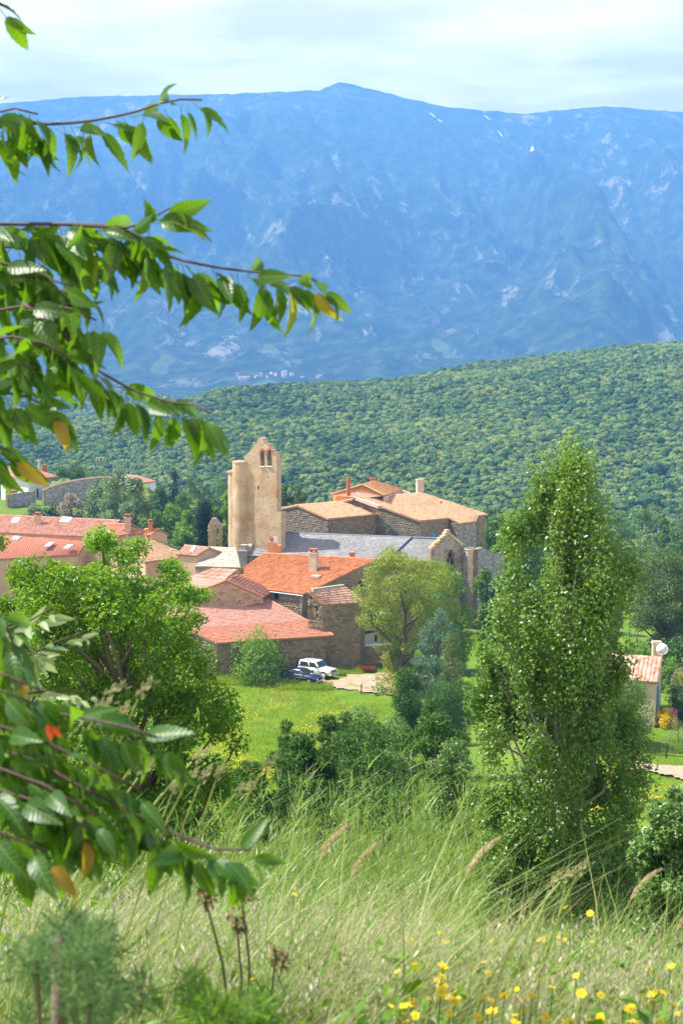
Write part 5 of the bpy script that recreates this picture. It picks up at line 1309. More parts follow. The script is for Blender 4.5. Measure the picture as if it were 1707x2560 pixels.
# ---- ivy on the barn wall
def ivy(name, label, Y0, rects, n, seed):
    rng = np.random.RandomState(seed); Cc = []; Rr = []
    for (x0, y0, x1, y1) in rects:
        for _ in range(14):
            q = P(rng.uniform(x0, x1), rng.uniform(y0, y1), Y0 + rng.uniform(-.15, .15)); Cc.append(q); Rr.append([.7, .22, .7])
    V, T = leaf_arrays(rng, np.array(Cc), np.array(Rr), n, .26, .2, tdir=(0, 0, -.6), tout=.2, up_w=.1)
    c_ = V.mean(0); c_[2] = V[:, 2].min()
    r = empty(name, c_, label, 'climber'); o = obj('leaves', mesh_arrays('leaves', V - c_, None, T), L_ivy); o.parent = r; o['kind'] = 'stuff'
    mb = MB()
    for k in range(5):
        x = rng.uniform(V[:, 0].min(), V[:, 0].max()); mb.tube([np.array([x, Y0 + .1, V[:, 2].min() - .3]) - c_, np.array([x + .3, Y0 + .12, V[:, 2].max() - .4]) - c_], [.06, .02], 5)
    st = mb.build('stem', M_bark); st.parent = r
    return r
ivy('ivy', 'dark ivy hanging down the barn wall behind the white car', 156.5, [(742, 1592, 782, 1655)], 2600, 1)
ivy('ivy', 'heavy dark ivy smothering the barn wall behind the fruit tree', 154.2, [(505, 1640, 600, 1690), (560, 1650, 720, 1690)], 6000, 2)
ivy('ivy', 'small ivy patch on the yard wall between the two cars and the coping', 157.4, [(795, 1625, 806, 1650)], 420, 3)

# ---- wooded hill: one mass of crowns
def crown_mesh(seed, name):
    rng = np.random.RandomState(seed); bm = bmesh.new(); bmesh.ops.create_icosphere(bm, subdivisions=3, radius=1.0)
    lobes = rng.normal(size=(11, 3)); lobes /= np.linalg.norm(lobes, axis=1)[:, None]; lobes[:, 2] = np.abs(lobes[:, 2]) * .8
    for v in bm.verts:
        d = np.array(v.co); d /= np.linalg.norm(d); dots = lobes @ d
        r = .58 + .46 * np.clip(dots, 0, 1).max() ** 4 + rng.uniform(-.12, .12)
        v.co = Vector((d[0] * r, d[1] * r, d[2] * r * 1.0))
    me = bpy.data.meshes.new(name); bm.to_mesh(me); bm.free()
    return me
b = NB('hill_foliage')
p_ = b.pos(); f = b.math('ADD', b.math('MULTIPLY', b.objrand(), .45), b.math('MULTIPLY', b.noise(.013, 4, .6, p_), .75))
c = b.ramp(f, [(.25, (.012, .036, .010)), (.45, (.032, .076, .014)), (.60, (.072, .125, .018)), (.82, (.15, .19, .035))])
b.pbr(c, .8, b.bump(b.noise(2.2, 3, .7, p_), .8, .3), .15)
M_hillfol = b.m
src = bpy.data.collections.new('crown_kinds')
for k in range(6):
    o = bpy.data.objects.new('crown_kind', crown_mesh(k + 5, 'crown_kind')); o.data.materials.append(M_hillfol); src.objects.link(o)
def forest(name, pts, scl, kind='stuff'):
    me = bpy.data.meshes.new(name); me.vertices.add(len(pts)); me.vertices.foreach_set('co', np.asarray(pts, np.float32).ravel())
    at = me.attributes.new('scl', 'FLOAT', 'POINT'); at.data.foreach_set('value', np.asarray(scl, np.float32)); me.update()
    o = obj(name, me); tag(o, kind=kind)
    ng = bpy.data.node_groups.new('scatter_crowns', 'GeometryNodeTree')
    ng.interface.new_socket('Geometry', in_out='INPUT', socket_type='NodeSocketGeometry'); ng.interface.new_socket('Geometry', in_out='OUTPUT', socket_type='NodeSocketGeometry')
    gi, go = ng.nodes.new('NodeGroupInput'), ng.nodes.new('NodeGroupOutput')
    iop = ng.nodes.new('GeometryNodeInstanceOnPoints'); ci = ng.nodes.new('GeometryNodeCollectionInfo')
    ci.inputs['Collection'].default_value = src; ci.inputs['Separate Children'].default_value = True; ci.inputs['Reset Children'].default_value = True
    iop.inputs['Pick Instance'].default_value = True
    rv = ng.nodes.new('FunctionNodeRandomValue'); rv.data_type = 'FLOAT_VECTOR'; rv.inputs[0].default_value = (-.25, -.25, 0); rv.inputs[1].default_value = (.25, .25, 6.28)
    na = ng.nodes.new('GeometryNodeInputNamedAttribute'); na.data_type = 'FLOAT'; na.inputs['Name'].default_value = 'scl'
    ri = ng.nodes.new('FunctionNodeRandomValue'); ri.data_type = 'INT'; ri.inputs[4].default_value = 0; ri.inputs[5].default_value = 5
    ng.links.new(gi.outputs[0], iop.inputs['Points']); ng.links.new(ci.outputs[0], iop.inputs['Instance']); ng.links.new(rv.outputs[0], iop.inputs['Rotation'])
    ng.links.new(na.outputs[0], iop.inputs['Scale']); ng.links.new(ri.outputs[2], iop.inputs['Instance Index']); ng.links.new(iop.outputs[0], go.inputs[0])
    md = o.modifiers.new('scatter', 'NODES'); md.node_group = ng
    return o
rng = np.random.RandomState(77)
n_ = 130000
a_ = rng.uniform(-.36, .36, n_); y_ = 450 + 620 * rng.random(n_) ** .85
x_ = a_ * y_; bald = fbm(x_ / 70, y_ / 110, 3, 71)
top_open = (a_ * FPX + 853 > 620) & (a_ * FPX + 853 < 800) & (y_ > 840)
keep = (bald > -.62) & (rng.random(n_) < np.where(top_open, .35, 1.0)) & (y_ < 1030)
x_, y_ = x_[keep], y_[keep]
s_ = rng.gamma(4.5, 1 / 4.5, len(x_)) * 1.06 * (1 + .25 * fbm(x_ / 60, y_ / 60, 2, 73)) * np.where(y_ > 900, .9, 1)
forest('hill_woods', np.stack([x_, y_, hill_z(x_, y_) + s_ * .45], 1), s_)
n_ = 9000; a_ = rng.uniform(-.36, .02, n_); y_ = rng.uniform(1330, 1560, n_); x_ = a_ * y_
s_ = rng.gamma(9, 1 / 9., n_) * 2.6; forest('ridge_woods', np.stack([x_, y_, ridge2_z(x_, y_) + s_ * .4], 1), s_)
# lower wood in the dip between the village and the hill
n_ = 5200; a_ = rng.uniform(-.33, .33, n_); y_ = rng.uniform(285, 470, n_); x_ = a_ * y_
zt_ = gz(x_, y_); k_ = (a_ > -.2) | (y_ > 345); x_, y_, zt_ = x_[k_], y_[k_], zt_[k_]
s_ = rng.gamma(9, 1 / 9., len(x_)) * 2.2; forest('valley_woods', np.stack([x_, y_, zt_ + s_ * .5], 1), s_)

# ================================================================== yard, cars, small things
def gsurf(x, y): return gz(x, y) + 0.05 * fbm(np.asarray(x, float) * .4, np.asarray(y, float) * .4, 4, 3) * np.clip(np.asarray(y, float) / 20, .4, 3)

def drape(name, px_poly, mat, cell=.3, lift=.05, edge=.8):
    w_ = [onground(x, y, 20, 200) for x, y in px_poly]; poly = [(p[0], p[1]) for p in w_]
    xs = np.arange(min(p[0] for p in poly) - 1, max(p[0] for p in poly) + 1, cell); ys_ = np.arange(min(p[1] for p in poly) - 1, max(p[1] for p in poly) + 1, cell)
    X, Y = np.meshgrid(xs, ys_, indexing='ij')
    jx = X + edge * fbm(X * .8, Y * .8, 3, 5); jy = Y + edge * fbm(X * .8 + 9, Y * .8, 3, 6)
    ok = np.array([[inside(poly, jx[i, j], jy[i, j]) for j in range(len(ys_))] for i in range(len(xs))])
    Z = gz(X, Y) + .02 * fbm(X * .7, Y * .7, 3, 9) + lift
    q = grid_faces(len(xs), len(ys_)); q = q[ok.ravel()[q].all(1)]
    return tag(obj(name, mesh_arrays(name, np.stack([X, Y, Z], -1), q, smooth=True), mat), kind='structure')
b = NB('yard_gravel'); p_ = b.pos()
c = b.ramp(b.noise(1.2, 6, .7, p_), [(.3, (.28, .185, .12)), (.55, (.39, .28, .195)), (.75, (.46, .35, .26))])
c = b.mix(b.ramp(b.noise(.35, 4, .6, p_), [(.56, (0, 0, 0)), (.66, (.8, .8, .8))]), c, (.13, .17, .04))
M_gravel = b.pbr(c, .95, b.bump(b.noise(12, 4, .7, p_), .6, .04), .1)
drape('gravel_yard', [(745, 1708), (838, 1702), (880, 1690), (935, 1686), (985, 1680), (1120, 1690), (1140, 1740), (1010, 1742), (900, 1733), (830, 1722)], M_gravel, .3, .16)
drape('path', [(1560, 1900), (1640, 1916), (1760, 1922), (1760, 1962), (1690, 1950), (1630, 1936), (1550, 1930)], M_gravel, .3, .16, .5)

M_glass_car = plain('car_glass', (.03, .04, .05), .06, .8)
M_tyre = plain('tyre_rubber', (.018, .018, .018), .85, .2)
M_rim = plain('wheel_rim', (.45, .45, .46), .35, .5, .6)
M_chrome = plain('chrome', (.6, .6, .62), .2, .5, .8)
M_lamp = plain('lamp_lens', (.75, .76, .78), .15, .6)
M_tail = plain('tail_lamp', (.55, .02, .02), .25, .5)
M_blackp = plain('black_trim', (.02, .02, .022), .55, .3)
M_plate = plain('number_plate', (.75, .75, .70), .4)

def loft(stations):
    """stations: (x, [(y, z) half section bottom to top]); mirrored to a closed body"""
    mb = MB(); rings = []
    for x, half in stations:
        ring = [(x, y, z) for y, z in half] + [(x, -y, z) for y, z in half[::-1]]
        rings.append([len(mb.v) + k for k in range(len(ring))]); mb.v += ring
    n = len(rings[0])
    for a, b_ in zip(rings, rings[1:]):
        for k in range(n): mb.f.append((a[k], a[(k+1) % n], b_[(k+1) % n], b_[k]))
    mb.f.append(tuple(rings[0][::-1])); mb.f.append(tuple(rings[-1])); return mb

def car(name, label, cat, px, Y, heading, kind, paint, lower=None):
    x0 = P(px, 1500, Y)[0]; z0 = float(gsurf(x0, Y)) + .10
    r = empty(name, (0, 0, 0), label, cat)
    suv = kind == 'suv'
    W = .86 if suv else .87
    if suv:
        st = [(-2.10, .50, .98, .97), (-2.06, .42, 1.10, 1.0), (-1.0, .40, 1.12, 1.0), (.70, .40, 1.12, 1.0), (.85, .40, 1.10, .99), (1.6, .42, 1.06, .97), (2.0, .46, 1.02, .95), (2.08, .55, .95, .93)]
    else:
        st = [(-2.28, .38, .82, .90), (-2.2, .28, .96, .95), (-1.5, .24, .99, .99), (-.6, .22, .95, 1.0), (.85, .22, .93, 1.0), (1.5, .24, .86, .98), (2.1, .26, .74, .93), (2.28, .34, .62, .86)]
    body = loft([(x, [(W * f * .55, zb), (W * f * .96, zb + .03), (W * f, zb + (zt - zb) * .45), (W * f * .985, zt - .09), (W * f * .90, zt - .01), (W * f * .4, zt + .02)]) for x, zb, zt, f in st]).build('body', paint, r, True)
    if lower:
        mb = MB()
        for s_ in (-1, 1): mb.box((-.2, s_ * (W + .006), .56), (3.7, .02, .22))
        mb.build('side_stripe', lower, r)
    if suv: base, top = [(-2.02, 1.08), (.72, 1.11)], [(-1.92, 1.76), (.22, 1.78)]
    else: base, top = [(-1.62, .95), (.98, .92)], [(-.78, 1.36), (.20, 1.38)]
    wi, wt = W * .95, W * (.84 if suv else .72)
    mb = MB(); nst = 7; sec = []
    for k in range(nst):
        t = k / (nst - 1); xb = base[0][0] * (1 - t) + base[1][0] * t; xt = top[0][0] * (1 - t) + top[1][0] * t; zb = base[0][1] * (1 - t) + base[1][1] * t; zt = top[0][1] * (1 - t) + top[1][1] * t + .04 * math.sin(math.pi * t)
        h = [((wi), zb, xb), (wi * .6 + wt * .4, zb * .6 + zt * .4, xb * .6 + xt * .4), (wt * 1.02, zt - .06, xt), (wt * .9, zt, xt), (wt * .4, zt + .02, xt)]
        ring = [(x, y, z) for y, z, x in h] + [(x, -y, z) for y, z, x in h[::-1]]; sec.append([len(mb.v) + i for i in range(len(ring))]); mb.v += ring
    n = len(sec[0])
    for a, b_ in zip(sec, sec[1:]):
        for i in range(n): mb.f.append((a[i], a[(i+1) % n], b_[(i+1) % n], b_[i]))
    mb.f.append(tuple(sec[0][::-1])); mb.f.append(tuple(sec[-1]))
    cabin = mb.build('cabin', paint, r, True)
    def side_pt(t, v, s_, out=.012):
        xb = base[0][0] * (1 - t) + base[1][0] * t; xt = top[0][0] * (1 - t) + top[1][0] * t; zb = base[0][1] * (1 - t) + base[1][1] * t; zt = top[0][1] * (1 - t) + top[1][1] * t
        y = wi * (1 - v) + wt * 1.02 * v; return np.array([xb * (1 - v) + xt * v, s_ * (y + out), zb * (1 - v) + (zt - .05) * v])
    spans = [(.05, .46), (.53, .66), (.69, .90)] if suv else [(.13, .30), (.33, .61), (.64, .90)]
    for s_ in (-1, 1):
        for t0, t1 in spans if not suv else [(.05, .50), (.57, .93)]:
            m = MB(); q = [side_pt(t0, .14, s_), side_pt(t1, .14, s_), side_pt(t1 - (.03 if t1 > .85 else 0), .90, s_), side_pt(t0 + (.03 if t0 < .1 else 0), .90, s_)]
            m.poly(q if s_ < 0 else q[::-1]); inn = [p - np.array([0, s_ * .02, 0]) for p in q]
            for k in range(4): m.poly([q[k], q[(k+1) % 4], inn[(k+1) % 4], inn[k]])
            m.build('side_window', M_glass_car, r)
    def end_pane(i, name):
        e = 1 if i else -1; xb, zb = base[i]; xt, zt = top[i]; nrm = np.array([(zt - zb) * e, 0, abs(xb - xt)]); nrm = nrm / np.linalg.norm(nrm)
        f = lambda v, s_: np.array([xb * (1 - v) + xt * v, s_ * (wi * (1 - v) + wt * v) * .90, zb * (1 - v) + zt * v]) + nrm * .015
        m = MB(); q = [f(.1, -1), f(.1, 1), f(.92, 1), f(.92, -1)]; m.hexa([p - nrm * .03 for p in q], q); m.build(name, M_glass_car, r)
    end_pane(1, 'windscreen'); end_pane(0, 'rear_window')
    wr_, wx = (.37, 1.28) if suv else (.31, 1.38)
    for x in (wx, -wx * (.98 if suv else .95)):
        for s_ in (-1, 1):
            m = MB(); m.tube([(x, s_ * (W - .20), wr_), (x, s_ * (W + .015), wr_)], [wr_, wr_ * .97], 18); wh = m.build('wheel', M_tyre, r)
            m = MB(); m.tube([(x, s_ * (W - .02), wr_), (x, s_ * (W + .03), wr_)], [wr_ * .62, wr_ * .55], 14); m.build('rim', M_rim if not suv else M_white, wh)
            m = MB(); pts = [(x + math.cos(t) * (wr_ + .06), s_ * (W + .004), wr_ + math.sin(t) * (wr_ + .06)) for t in np.linspace(.05, math.pi - .05, 9)]; m.tube(pts, .045, 5); m.build('wheel_arch', M_blackp, r)
    xf = st[-1][0]
    if suv:
        m = MB(); m.box((xf - .01, 0, .82), (.06, 1.06, .26)); gr = m.build('grille', M_blackp, r)
        m = MB()
        for s_ in range(-4, 5): m.box((xf + .025, s_ * .11, .82), (.015, .02, .22))
        m.build('grille_bars', M_chrome, gr)
        for s_ in (-1, 1): m = MB(); m.box((xf + .005, s_ * .63, .84), (.06, .2, .2)); m.build('headlight', M_lamp, r)
        m = MB(); m.box((xf + .07, 0, .56), (.16, 1.66, .2)); bp = m.build('bumper', M_white, r)
        m = MB(); m.box((xf + .155, 0, .57), (.02, 1.2, .07)); m.build('bumper_vent', M_blackp, bp)
        m = MB(); m.box((-2.16, 0, .52), (.14, 1.64, .18)); m.build('bumper', M_white, r)
        m = MB()
        for s_ in (-1, 1):
            m.tube([(-1.75, s_ * .60, 1.88), (.05, s_ * .60, 1.90)], .022, 5)
            for x in (-1.7, -.8, 0): m.tube([(x, s_ * .60, 1.78), (x, s_ * .60, 1.89)], .018, 5)
        for x in (-1.6, -1.0, -.4): m.tube([(x, -.6, 1.89), (x, .6, 1.89)], .018, 5)
        m.build('roof_rack', M_blackp, r)
    else:
        m = MB(); m.box((xf - .01, 0, .52), (.05, .7, .12)); m.build('grille', M_blackp, r)
        for s_ in (-1, 1): m = MB(); m.box((xf - .06, s_ * .56, .56), (.14, .30, .14)); m.build('headlight', M_lamp, r)
        m = MB(); m.box((xf + .01, 0, .36), (.14, 1.5, .16)); m.build('bumper', M_chrome, r)
        for s_ in (-1, 1): m = MB(); m.box((-2.26, s_ * .62, .80), (.10, .34, .2)); m.build('tail_light', M_tail, r)
        m = MB(); m.box((xf + .09, 0, .37), (.02, .5, .1)); m.build('number_plate', M_plate, r)
        for s_ in (-1, 1): m = MB(); m.box((-.3, s_ * (W + .005), .56), (3.0, .02, .05)); m.build('side_moulding', M_chrome, r)
    for s_ in (-1, 1):
        m = MB(); m.box((base[1][0] - .22, s_ * (W + .11), base[1][1] + .05), (.10, .2, .14)); m.build('mirror', M_blackp if suv else paint, r)
        for x in ((.30,) if suv else (.45, -.55)):
            m = MB(); m.box((x - .45, s_ * (W + .006), .86 if suv else .78), (.16, .02, .035)); m.build('door_handle', M_chrome, r)
    for o in [c for c in r.children]: o.matrix_parent_inverse.identity()
    r.rotation_euler = (0, 0, math.atan2(heading[1], heading[0])); r.location = (x0, Y, z0)
    return r
def paint(name, c, rough=.28):
    b = NB(name); b.pbr(c, rough, None, .5); b.p.inputs['Coat Weight'].default_value = .6; b.p.inputs['Coat Roughness'].default_value = .08; return b.m
car('off_road_car', 'boxy white off-road car with a roof rack and beige side stripe', 'car', 794, 153.4, (.84, -.55), 'suv', paint('white_car_paint', (.70, .69, .64)), plain('beige_stripe', (.42, .36, .27), .5))
car('saloon_car', 'dark navy saloon car parked alongside the boxy white car', 'car', 755, 150.9, (.86, -.51), 'sedan', paint('navy_car_paint', (.012, .02, .06)))

r = empty('planter_trough', P(917, 1680, 156.0), 'long low red wooden trough standing on the grass by the yard wall', 'trough')
z_ = float(gz(P(917, 1680, 156.0)[0], 156.0)); M_redwood = plain('red_wood', (.38, .075, .035), .7, .2, 0, .25, 4)
r.location = (P(917, 1680, 156.0)[0], 156.0, z_)
for s_ in (-1, 1):
    mb = MB(); mb.box((0, s_ * .28, .5), (1.7, .05, .34)); o = mb.build('side_board', M_redwood); o.parent = r
    mb = MB(); mb.box((s_ * .85, 0, .5), (.05, .52, .34)); o = mb.build('end_board', M_redwood); o.parent = r
    for t_ in (-1, 1): mb = MB(); mb.box((s_ * .75, t_ * .22, .16), (.1, .1, .4)); o = mb.build('leg', M_timber); o.parent = r
mb = MB(); mb.box((0, 0, .42), (1.64, .5, .1)); o = mb.build('soil', M_dark); o.parent = r
def post(px, py, Y, h, label):
    q = P(px, py, Y); z = float(gz(q[0], Y)); r = empty('fence_post', (q[0], Y, z), label, 'post')
    mb = MB(); mb.tube([(0, 0, -.2), (.01, 0, h * .5), (.03, 0, h)], [.075, .07, .06], 7); o = mb.build('stake', M_timber); o.parent = r
    mb = MB(); mb.tube([(-.005, 0, h * .7), (.0, 0, h * .74)], .082, 7); o = mb.build('wire_tie', M_iron); o.parent = r
post(903, 1735, 146, 1.1, 'dark wooden stake in the meadow by the gravel yard')
post(1664, 1880, 110, 1.3, 'weathered wooden stake on the lawn beyond the poplar')
q = P(1678, 1735, 121.5); z_ = float(gz(q[0], q[1])); r = empty('garden_bench', (q[0], q[1], z_), 'white slatted garden bench in front of the clipped dark bush', 'bench')
for zz_, y_, nm_ in ((.46, -.1, 'seat_slat'), (.46, .08, 'seat_slat'), (.80, .22, 'back_slat'), (1.0, .25, 'back_slat')):
    mb = MB(); mb.box((0, y_, zz_), (1.1, .13 if 'seat' in nm_ else .04, .04 if 'seat' in nm_ else .12)); o = mb.build(nm_, M_white); o.parent = r
for s_ in (-1, 1):
    for y_, h_ in ((-.16, .46), (.24, 1.05)): mb = MB(); mb.box((s_ * .48, y_, h_ / 2 - .1), (.06, .06, h_ + .2)); o = mb.build('leg', M_white); o.parent = r
q = P(1716, 1664, 150); z_ = q[2]; r = empty('yellow_barrier', (q[0], q[1], z_), 'yellow painted barrier rail beyond the satellite dish', 'barrier')
mb = MB(); mb.box((0, 0, 0), (2.4, .12, .3)); o = mb.build('rail', plain('yellow_paint', (.75, .42, .03), .5)); o.parent = r
for s_ in (-1, 1): mb = MB(); mb.box((s_ * 1.05, .1, -.6), (.1, .1, 1.4)); o = mb.build('leg', M_iron); o.parent = r
L_yel = leaf_mat('yellow_bloom', [(.70, .42, .01), (.78, .52, .015), (.62, .48, .03)], (.8, .6, .02), .2, .6, .2, .3, 1.0)
L_pnk = leaf_mat('pink_bloom', [(.68, .22, .32), (.75, .36, .45)], (.8, .4, .5), .2, .6, .2, .3, 1.0)
tree('flower_bush', 'mound of golden yellow flowers at the foot of the cottage wall', 'flowers', 120, [(1772, 1645, 1672), (1780, 1634, 1688), (1800, 1632, 1692), (1806, 1634, 1692)], None, 2600, .10, .09, L_yel, clumps=40, cr=.13, seed=201, limbs=5, tr=.03, crown='blooms')
tree('flower_bush', 'pink flowering bush just behind the golden flowers', 'flowers', 121, [(1766, 1676, 1688), (1776, 1670, 1694), (1790, 1670, 1694)], None, 800, .10, .09, L_pnk, clumps=20, cr=.2, seed=202, limbs=5, tr=.03, crown='blooms')
tree('garden_bush', 'low pale lavender-green bush at the lawn edge below the golden flowers', 'bush', 116, [(1800, 1672, 1710), (1810, 1662, 1730), (1825, 1660, 1730)], None, 1500, .12, .05, L_olive, clumps=24, cr=.15, seed=203, limbs=5, tr=.03)

# ================================================================== grasses
def blades(pts, h, width, lean, bend, rng, segs=3):
    """grass blades: pts (n,3) feet, h heights, lean (n,2) horizontal throw of the tip"""
    n = len(pts); V = np.zeros((n, 2 * segs + 1, 3)); ang = rng.uniform(0, 2 * math.pi, n); sd = np.stack([np.cos(ang), np.sin(ang) * .5, np.zeros(n)], 1)
    for k in range(segs + 1):
        t = k / segs; c = pts + np.concatenate([lean * (t ** bend)[:, None] if np.ndim(bend) else lean * t ** bend, np.zeros((n, 1))], 1)
        c[:, 2] += h * (t - .18 * t ** 3)
        w = width * (1 - t * .75)
        if k < segs: V[:, 2*k] = c - sd * w[:, None] / 2; V[:, 2*k+1] = c + sd * w[:, None] / 2
        else: V[:, 2*segs] = c
    b_ = np.arange(n)[:, None] * (2 * segs + 1)
    q = np.concatenate([b_ + [[2*k, 2*k+1, 2*k+3, 2*k+2]] for k in range(segs - 1)]) if segs > 1 else None
    return V.reshape(-1, 3), q, b_ + [[2*segs-2, 2*segs-1, 2*segs]]
def scatter(rng, n, y0, y1, a0, a1, power=1.0):
    y = y0 + (y1 - y0) * rng.random(n) ** power; x = rng.uniform(a0, a1, n) * y; return x, y
L_gr = leaf_mat('grass_green', [(.06, .15, .010), (.11, .23, .016), (.20, .32, .035)], (.35, .52, .04), .35, .5, .25, .3, .8)
L_grp = leaf_mat('grass_pale', [(.20, .28, .06), (.34, .40, .12), (.48, .48, .22)], (.5, .55, .2), .35, .55, .25, .35, .8)
L_straw = leaf_mat('straw', [(.34, .27, .12), (.48, .39, .20), (.60, .50, .30)], (.6, .5, .28), .3, .6, .25, .25, .8)
L_reed = leaf_mat('reed_leaf', [(.08, .16, .02), (.14, .24, .035), (.26, .34, .08)], (.40, .55, .06), .35, .4, .35, .3, .8)

rng = np.random.RandomState(301)
def grass(name, n, y0, y1, a0, a1, h0, h1, w, mat, wind=(.22, 0), spread=.26, power=1.0, sel=None):
    x, y = scatter(rng, n, y0, y1, a0, a1, power)
    if sel is not None: k = sel(x, y); x, y = x[k], y[k]
    n = len(x); h = rng.uniform(h0, h1, n) * (1 + .35 * fbm(x * .9, y * .9, 3, 303))
    z = gsurf(x, y) - .02; lean = (rng.normal(size=(n, 2)) * spread + np.array(wind)) * h[:, None]
    V, q, t = blades(np.stack([x, y, z], 1), h, w * rng.uniform(.6, 1.3, n), lean, 1.8, rng)
    return tag(obj(name, mesh_arrays(name, V, q, t), mat), kind='stuff')
grass('meadow_grass', 50000, 1.5, 9.0, -.30, .30, .22, .56, .0060, L_gr, power=.8)
grass('meadow_grass', 12000, 1.4, 4.2, -.30, -.04, .3, .55, .0060, L_gr, power=.8)
grass('pale_meadow_grass', 52000, 2.2, 9.5, -.30, .30, .28, .66, .0052, L_grp, wind=(.34, 0), power=.8)
grass('dry_meadow_grass', 9000, 2.6, 8.0, -.30, .30, .34, .80, .0045, L_straw, wind=(.40, 0), power=.8)
grass('slope_grass', 30000, 8.5, 19, -.30, .30, .5, 1.05, .013, L_gr, wind=(.25, 0))
grass('slope_grass', 16000, 8.5, 17, -.30, .30, .6, 1.2, .011, L_grp, wind=(.35, 0))
grass('slope_grass', 36000, 19, 60, -.30, .30, .35, .8, .035, L_gr, wind=(.2, 0))
grass('bank_grass', 22000, 8.0, 12.5, -.24, .04, .7, 1.3, .0075, L_grp, wind=(.34, 0))
grass('bank_grass', 12000, 8.0, 12.5, -.24, .10, .5, .95, .0085, L_gr, wind=(.3, 0))
grass('tall_meadow_grass', 3600, 3.4, 8.5, -.30, .30, .50, .88, .0085, L_gr, wind=(.30, 0), spread=.3)
grass('tall_meadow_grass', 2600, 3.4, 8.5, -.30, .30, .55, .95, .0065, L_grp, wind=(.36, 0), spread=.3)
# oat panicles: fine drooping spikelets on thin stems
def oats(name, n, y0, y1, a0, a1, h0, h1, mat, spike=.020, per=11):
    x, y = scatter(rng, n, y0, y1, a0, a1, .85); h = rng.uniform(h0, h1, n); z = gsurf(x, y); lean = (rng.normal(size=(n, 2)) * .12 + np.array([.30, 0])) * h[:, None]
    V, q, t = blades(np.stack([x, y, z], 1), h, np.full(n, .0022), lean, 1.8, rng)
    st = obj(name, mesh_arrays(name, V, q, t), mat); tag(st, kind='stuff')
    u = rng.uniform(.62, 1.0, (n, per)); c = np.stack([np.repeat(x[:, None], per, 1), np.repeat(y[:, None], per, 1), np.repeat(z[:, None], per, 1)], -1)
    c[..., :2] += lean[:, None, :] * (u ** 1.8)[..., None]; c[..., 2] += h[:, None] * (u - .18 * u ** 3)
    c = c.reshape(-1, 3) + rng.normal(size=(n * per, 3)) * np.array([.018, .018, .012])
    d = np.stack([rng.normal(size=len(c)) * .35 + .2, rng.normal(size=len(c)) * .35, -np.ones(len(c)) * .9], 1); d /= np.linalg.norm(d, axis=1)[:, None]
    s_ = np.cross(d, rng.normal(size=d.shape)); s_ /= np.linalg.norm(s_, axis=1)[:, None]; L = spike * rng.uniform(.7, 1.3, len(c))[:, None]
    VV = np.stack([c, c + d * L * .4 + s_ * L * .16, c + d * L, c + d * L * .4 - s_ * L * .16], 1); b_ = np.arange(len(c))[:, None] * 4
    return tag(obj(name, mesh_arrays(name, VV.reshape(-1, 3), None, np.concatenate([b_ + [[0, 1, 2]], b_ + [[0, 2, 3]]])), mat), kind='stuff')
L_oat = leaf_mat('oat_spikelet', [(.46, .42, .24), (.58, .53, .34), (.68, .62, .44)], (.7, .65, .4), .35, .6, .25, .25, .8)
oats('wild_oats', 3200, 3.2, 7.5, -.29, .29, .42, .74, L_oat)
oats('wild_oats', 900, 4.5, 7.0, .02, .30, .45, .64, L_oat)
oats('wild_oats', 1500, 6.5, 11.5, -.22, .03, .85, 1.35, L_oat)
# broad-leaved weeds low among the grass
x, y = scatter(rng, 900, 2.4, 8.5, -.30, .30, .8); hh = rng.uniform(.08, .42, 900)
Cw = np.stack([x, y, gsurf(x, y) + hh], 1); V, T = leaf_arrays(rng, Cw, np.stack([np.full(900, .09), np.full(900, .09), .06 + hh * .25], 1), 17000, .060, .026, tdir=(.1, 0, .3), tout=.9, up_w=.8)
tag(obj('meadow_weeds', mesh_arrays('meadow_weeds', V, None, T), L_oak), kind='stuff')
# reeds on the bank
def reeds(name, n, y0, y1, a0, a1, h0, h1, mat, per=14, ll=.34):
    x, y = scatter(rng, n, y0, y1, a0, a1); h = rng.uniform(h0, h1, n) * (1 + .6 * fbm(x * .8, y * .8, 2, 311)); z = gsurf(x, y)
    lean = (rng.normal(size=(n, 2)) * .07 + np.array([.05, 0])) * h[:, None]
    V, q, t = blades(np.stack([x, y, z], 1), h, np.full(n, .011), lean, 1.4, rng); tag(obj(name, mesh_arrays(name, V, q, t), L_grp), kind='stuff')
    u = rng.uniform(.25, 1.0, (n, per)); c = np.stack([np.repeat(x[:, None], per, 1), np.repeat(y[:, None], per, 1), np.repeat(z[:, None], per, 1)], -1)
    c[..., :2] += lean[:, None, :] * (u ** 1.4)[..., None]; c[..., 2] += h[:, None] * (u - .18 * u ** 3); c = c.reshape(-1, 3)
    m = len(c); hh = ll * rng.uniform(.5, 1.0, m); ang = rng.uniform(0, 2 * math.pi, m)
    le = np.stack([np.cos(ang) * .55 + .25, np.sin(ang) * .5], 1) * hh[:, None]
    V, q, t = blades(c, hh * rng.uniform(.25, .8, m), 0.012 * rng.uniform(.7, 1.3, m), le, 1.3, rng)
    return tag(obj(name, mesh_arrays(name, V, q, t), mat), kind='stuff')
reeds('reeds', 1700, 10.5, 17.0, -.090, .085, 1.9, 2.9, L_reed)
reeds('reeds', 400, 10.5, 15.0, -.16, -.05, 1.5, 2.3, L_reed)
reeds('reeds', 700, 8.5, 12.5, -.12, .080, 1.0, 1.7, L_reed)
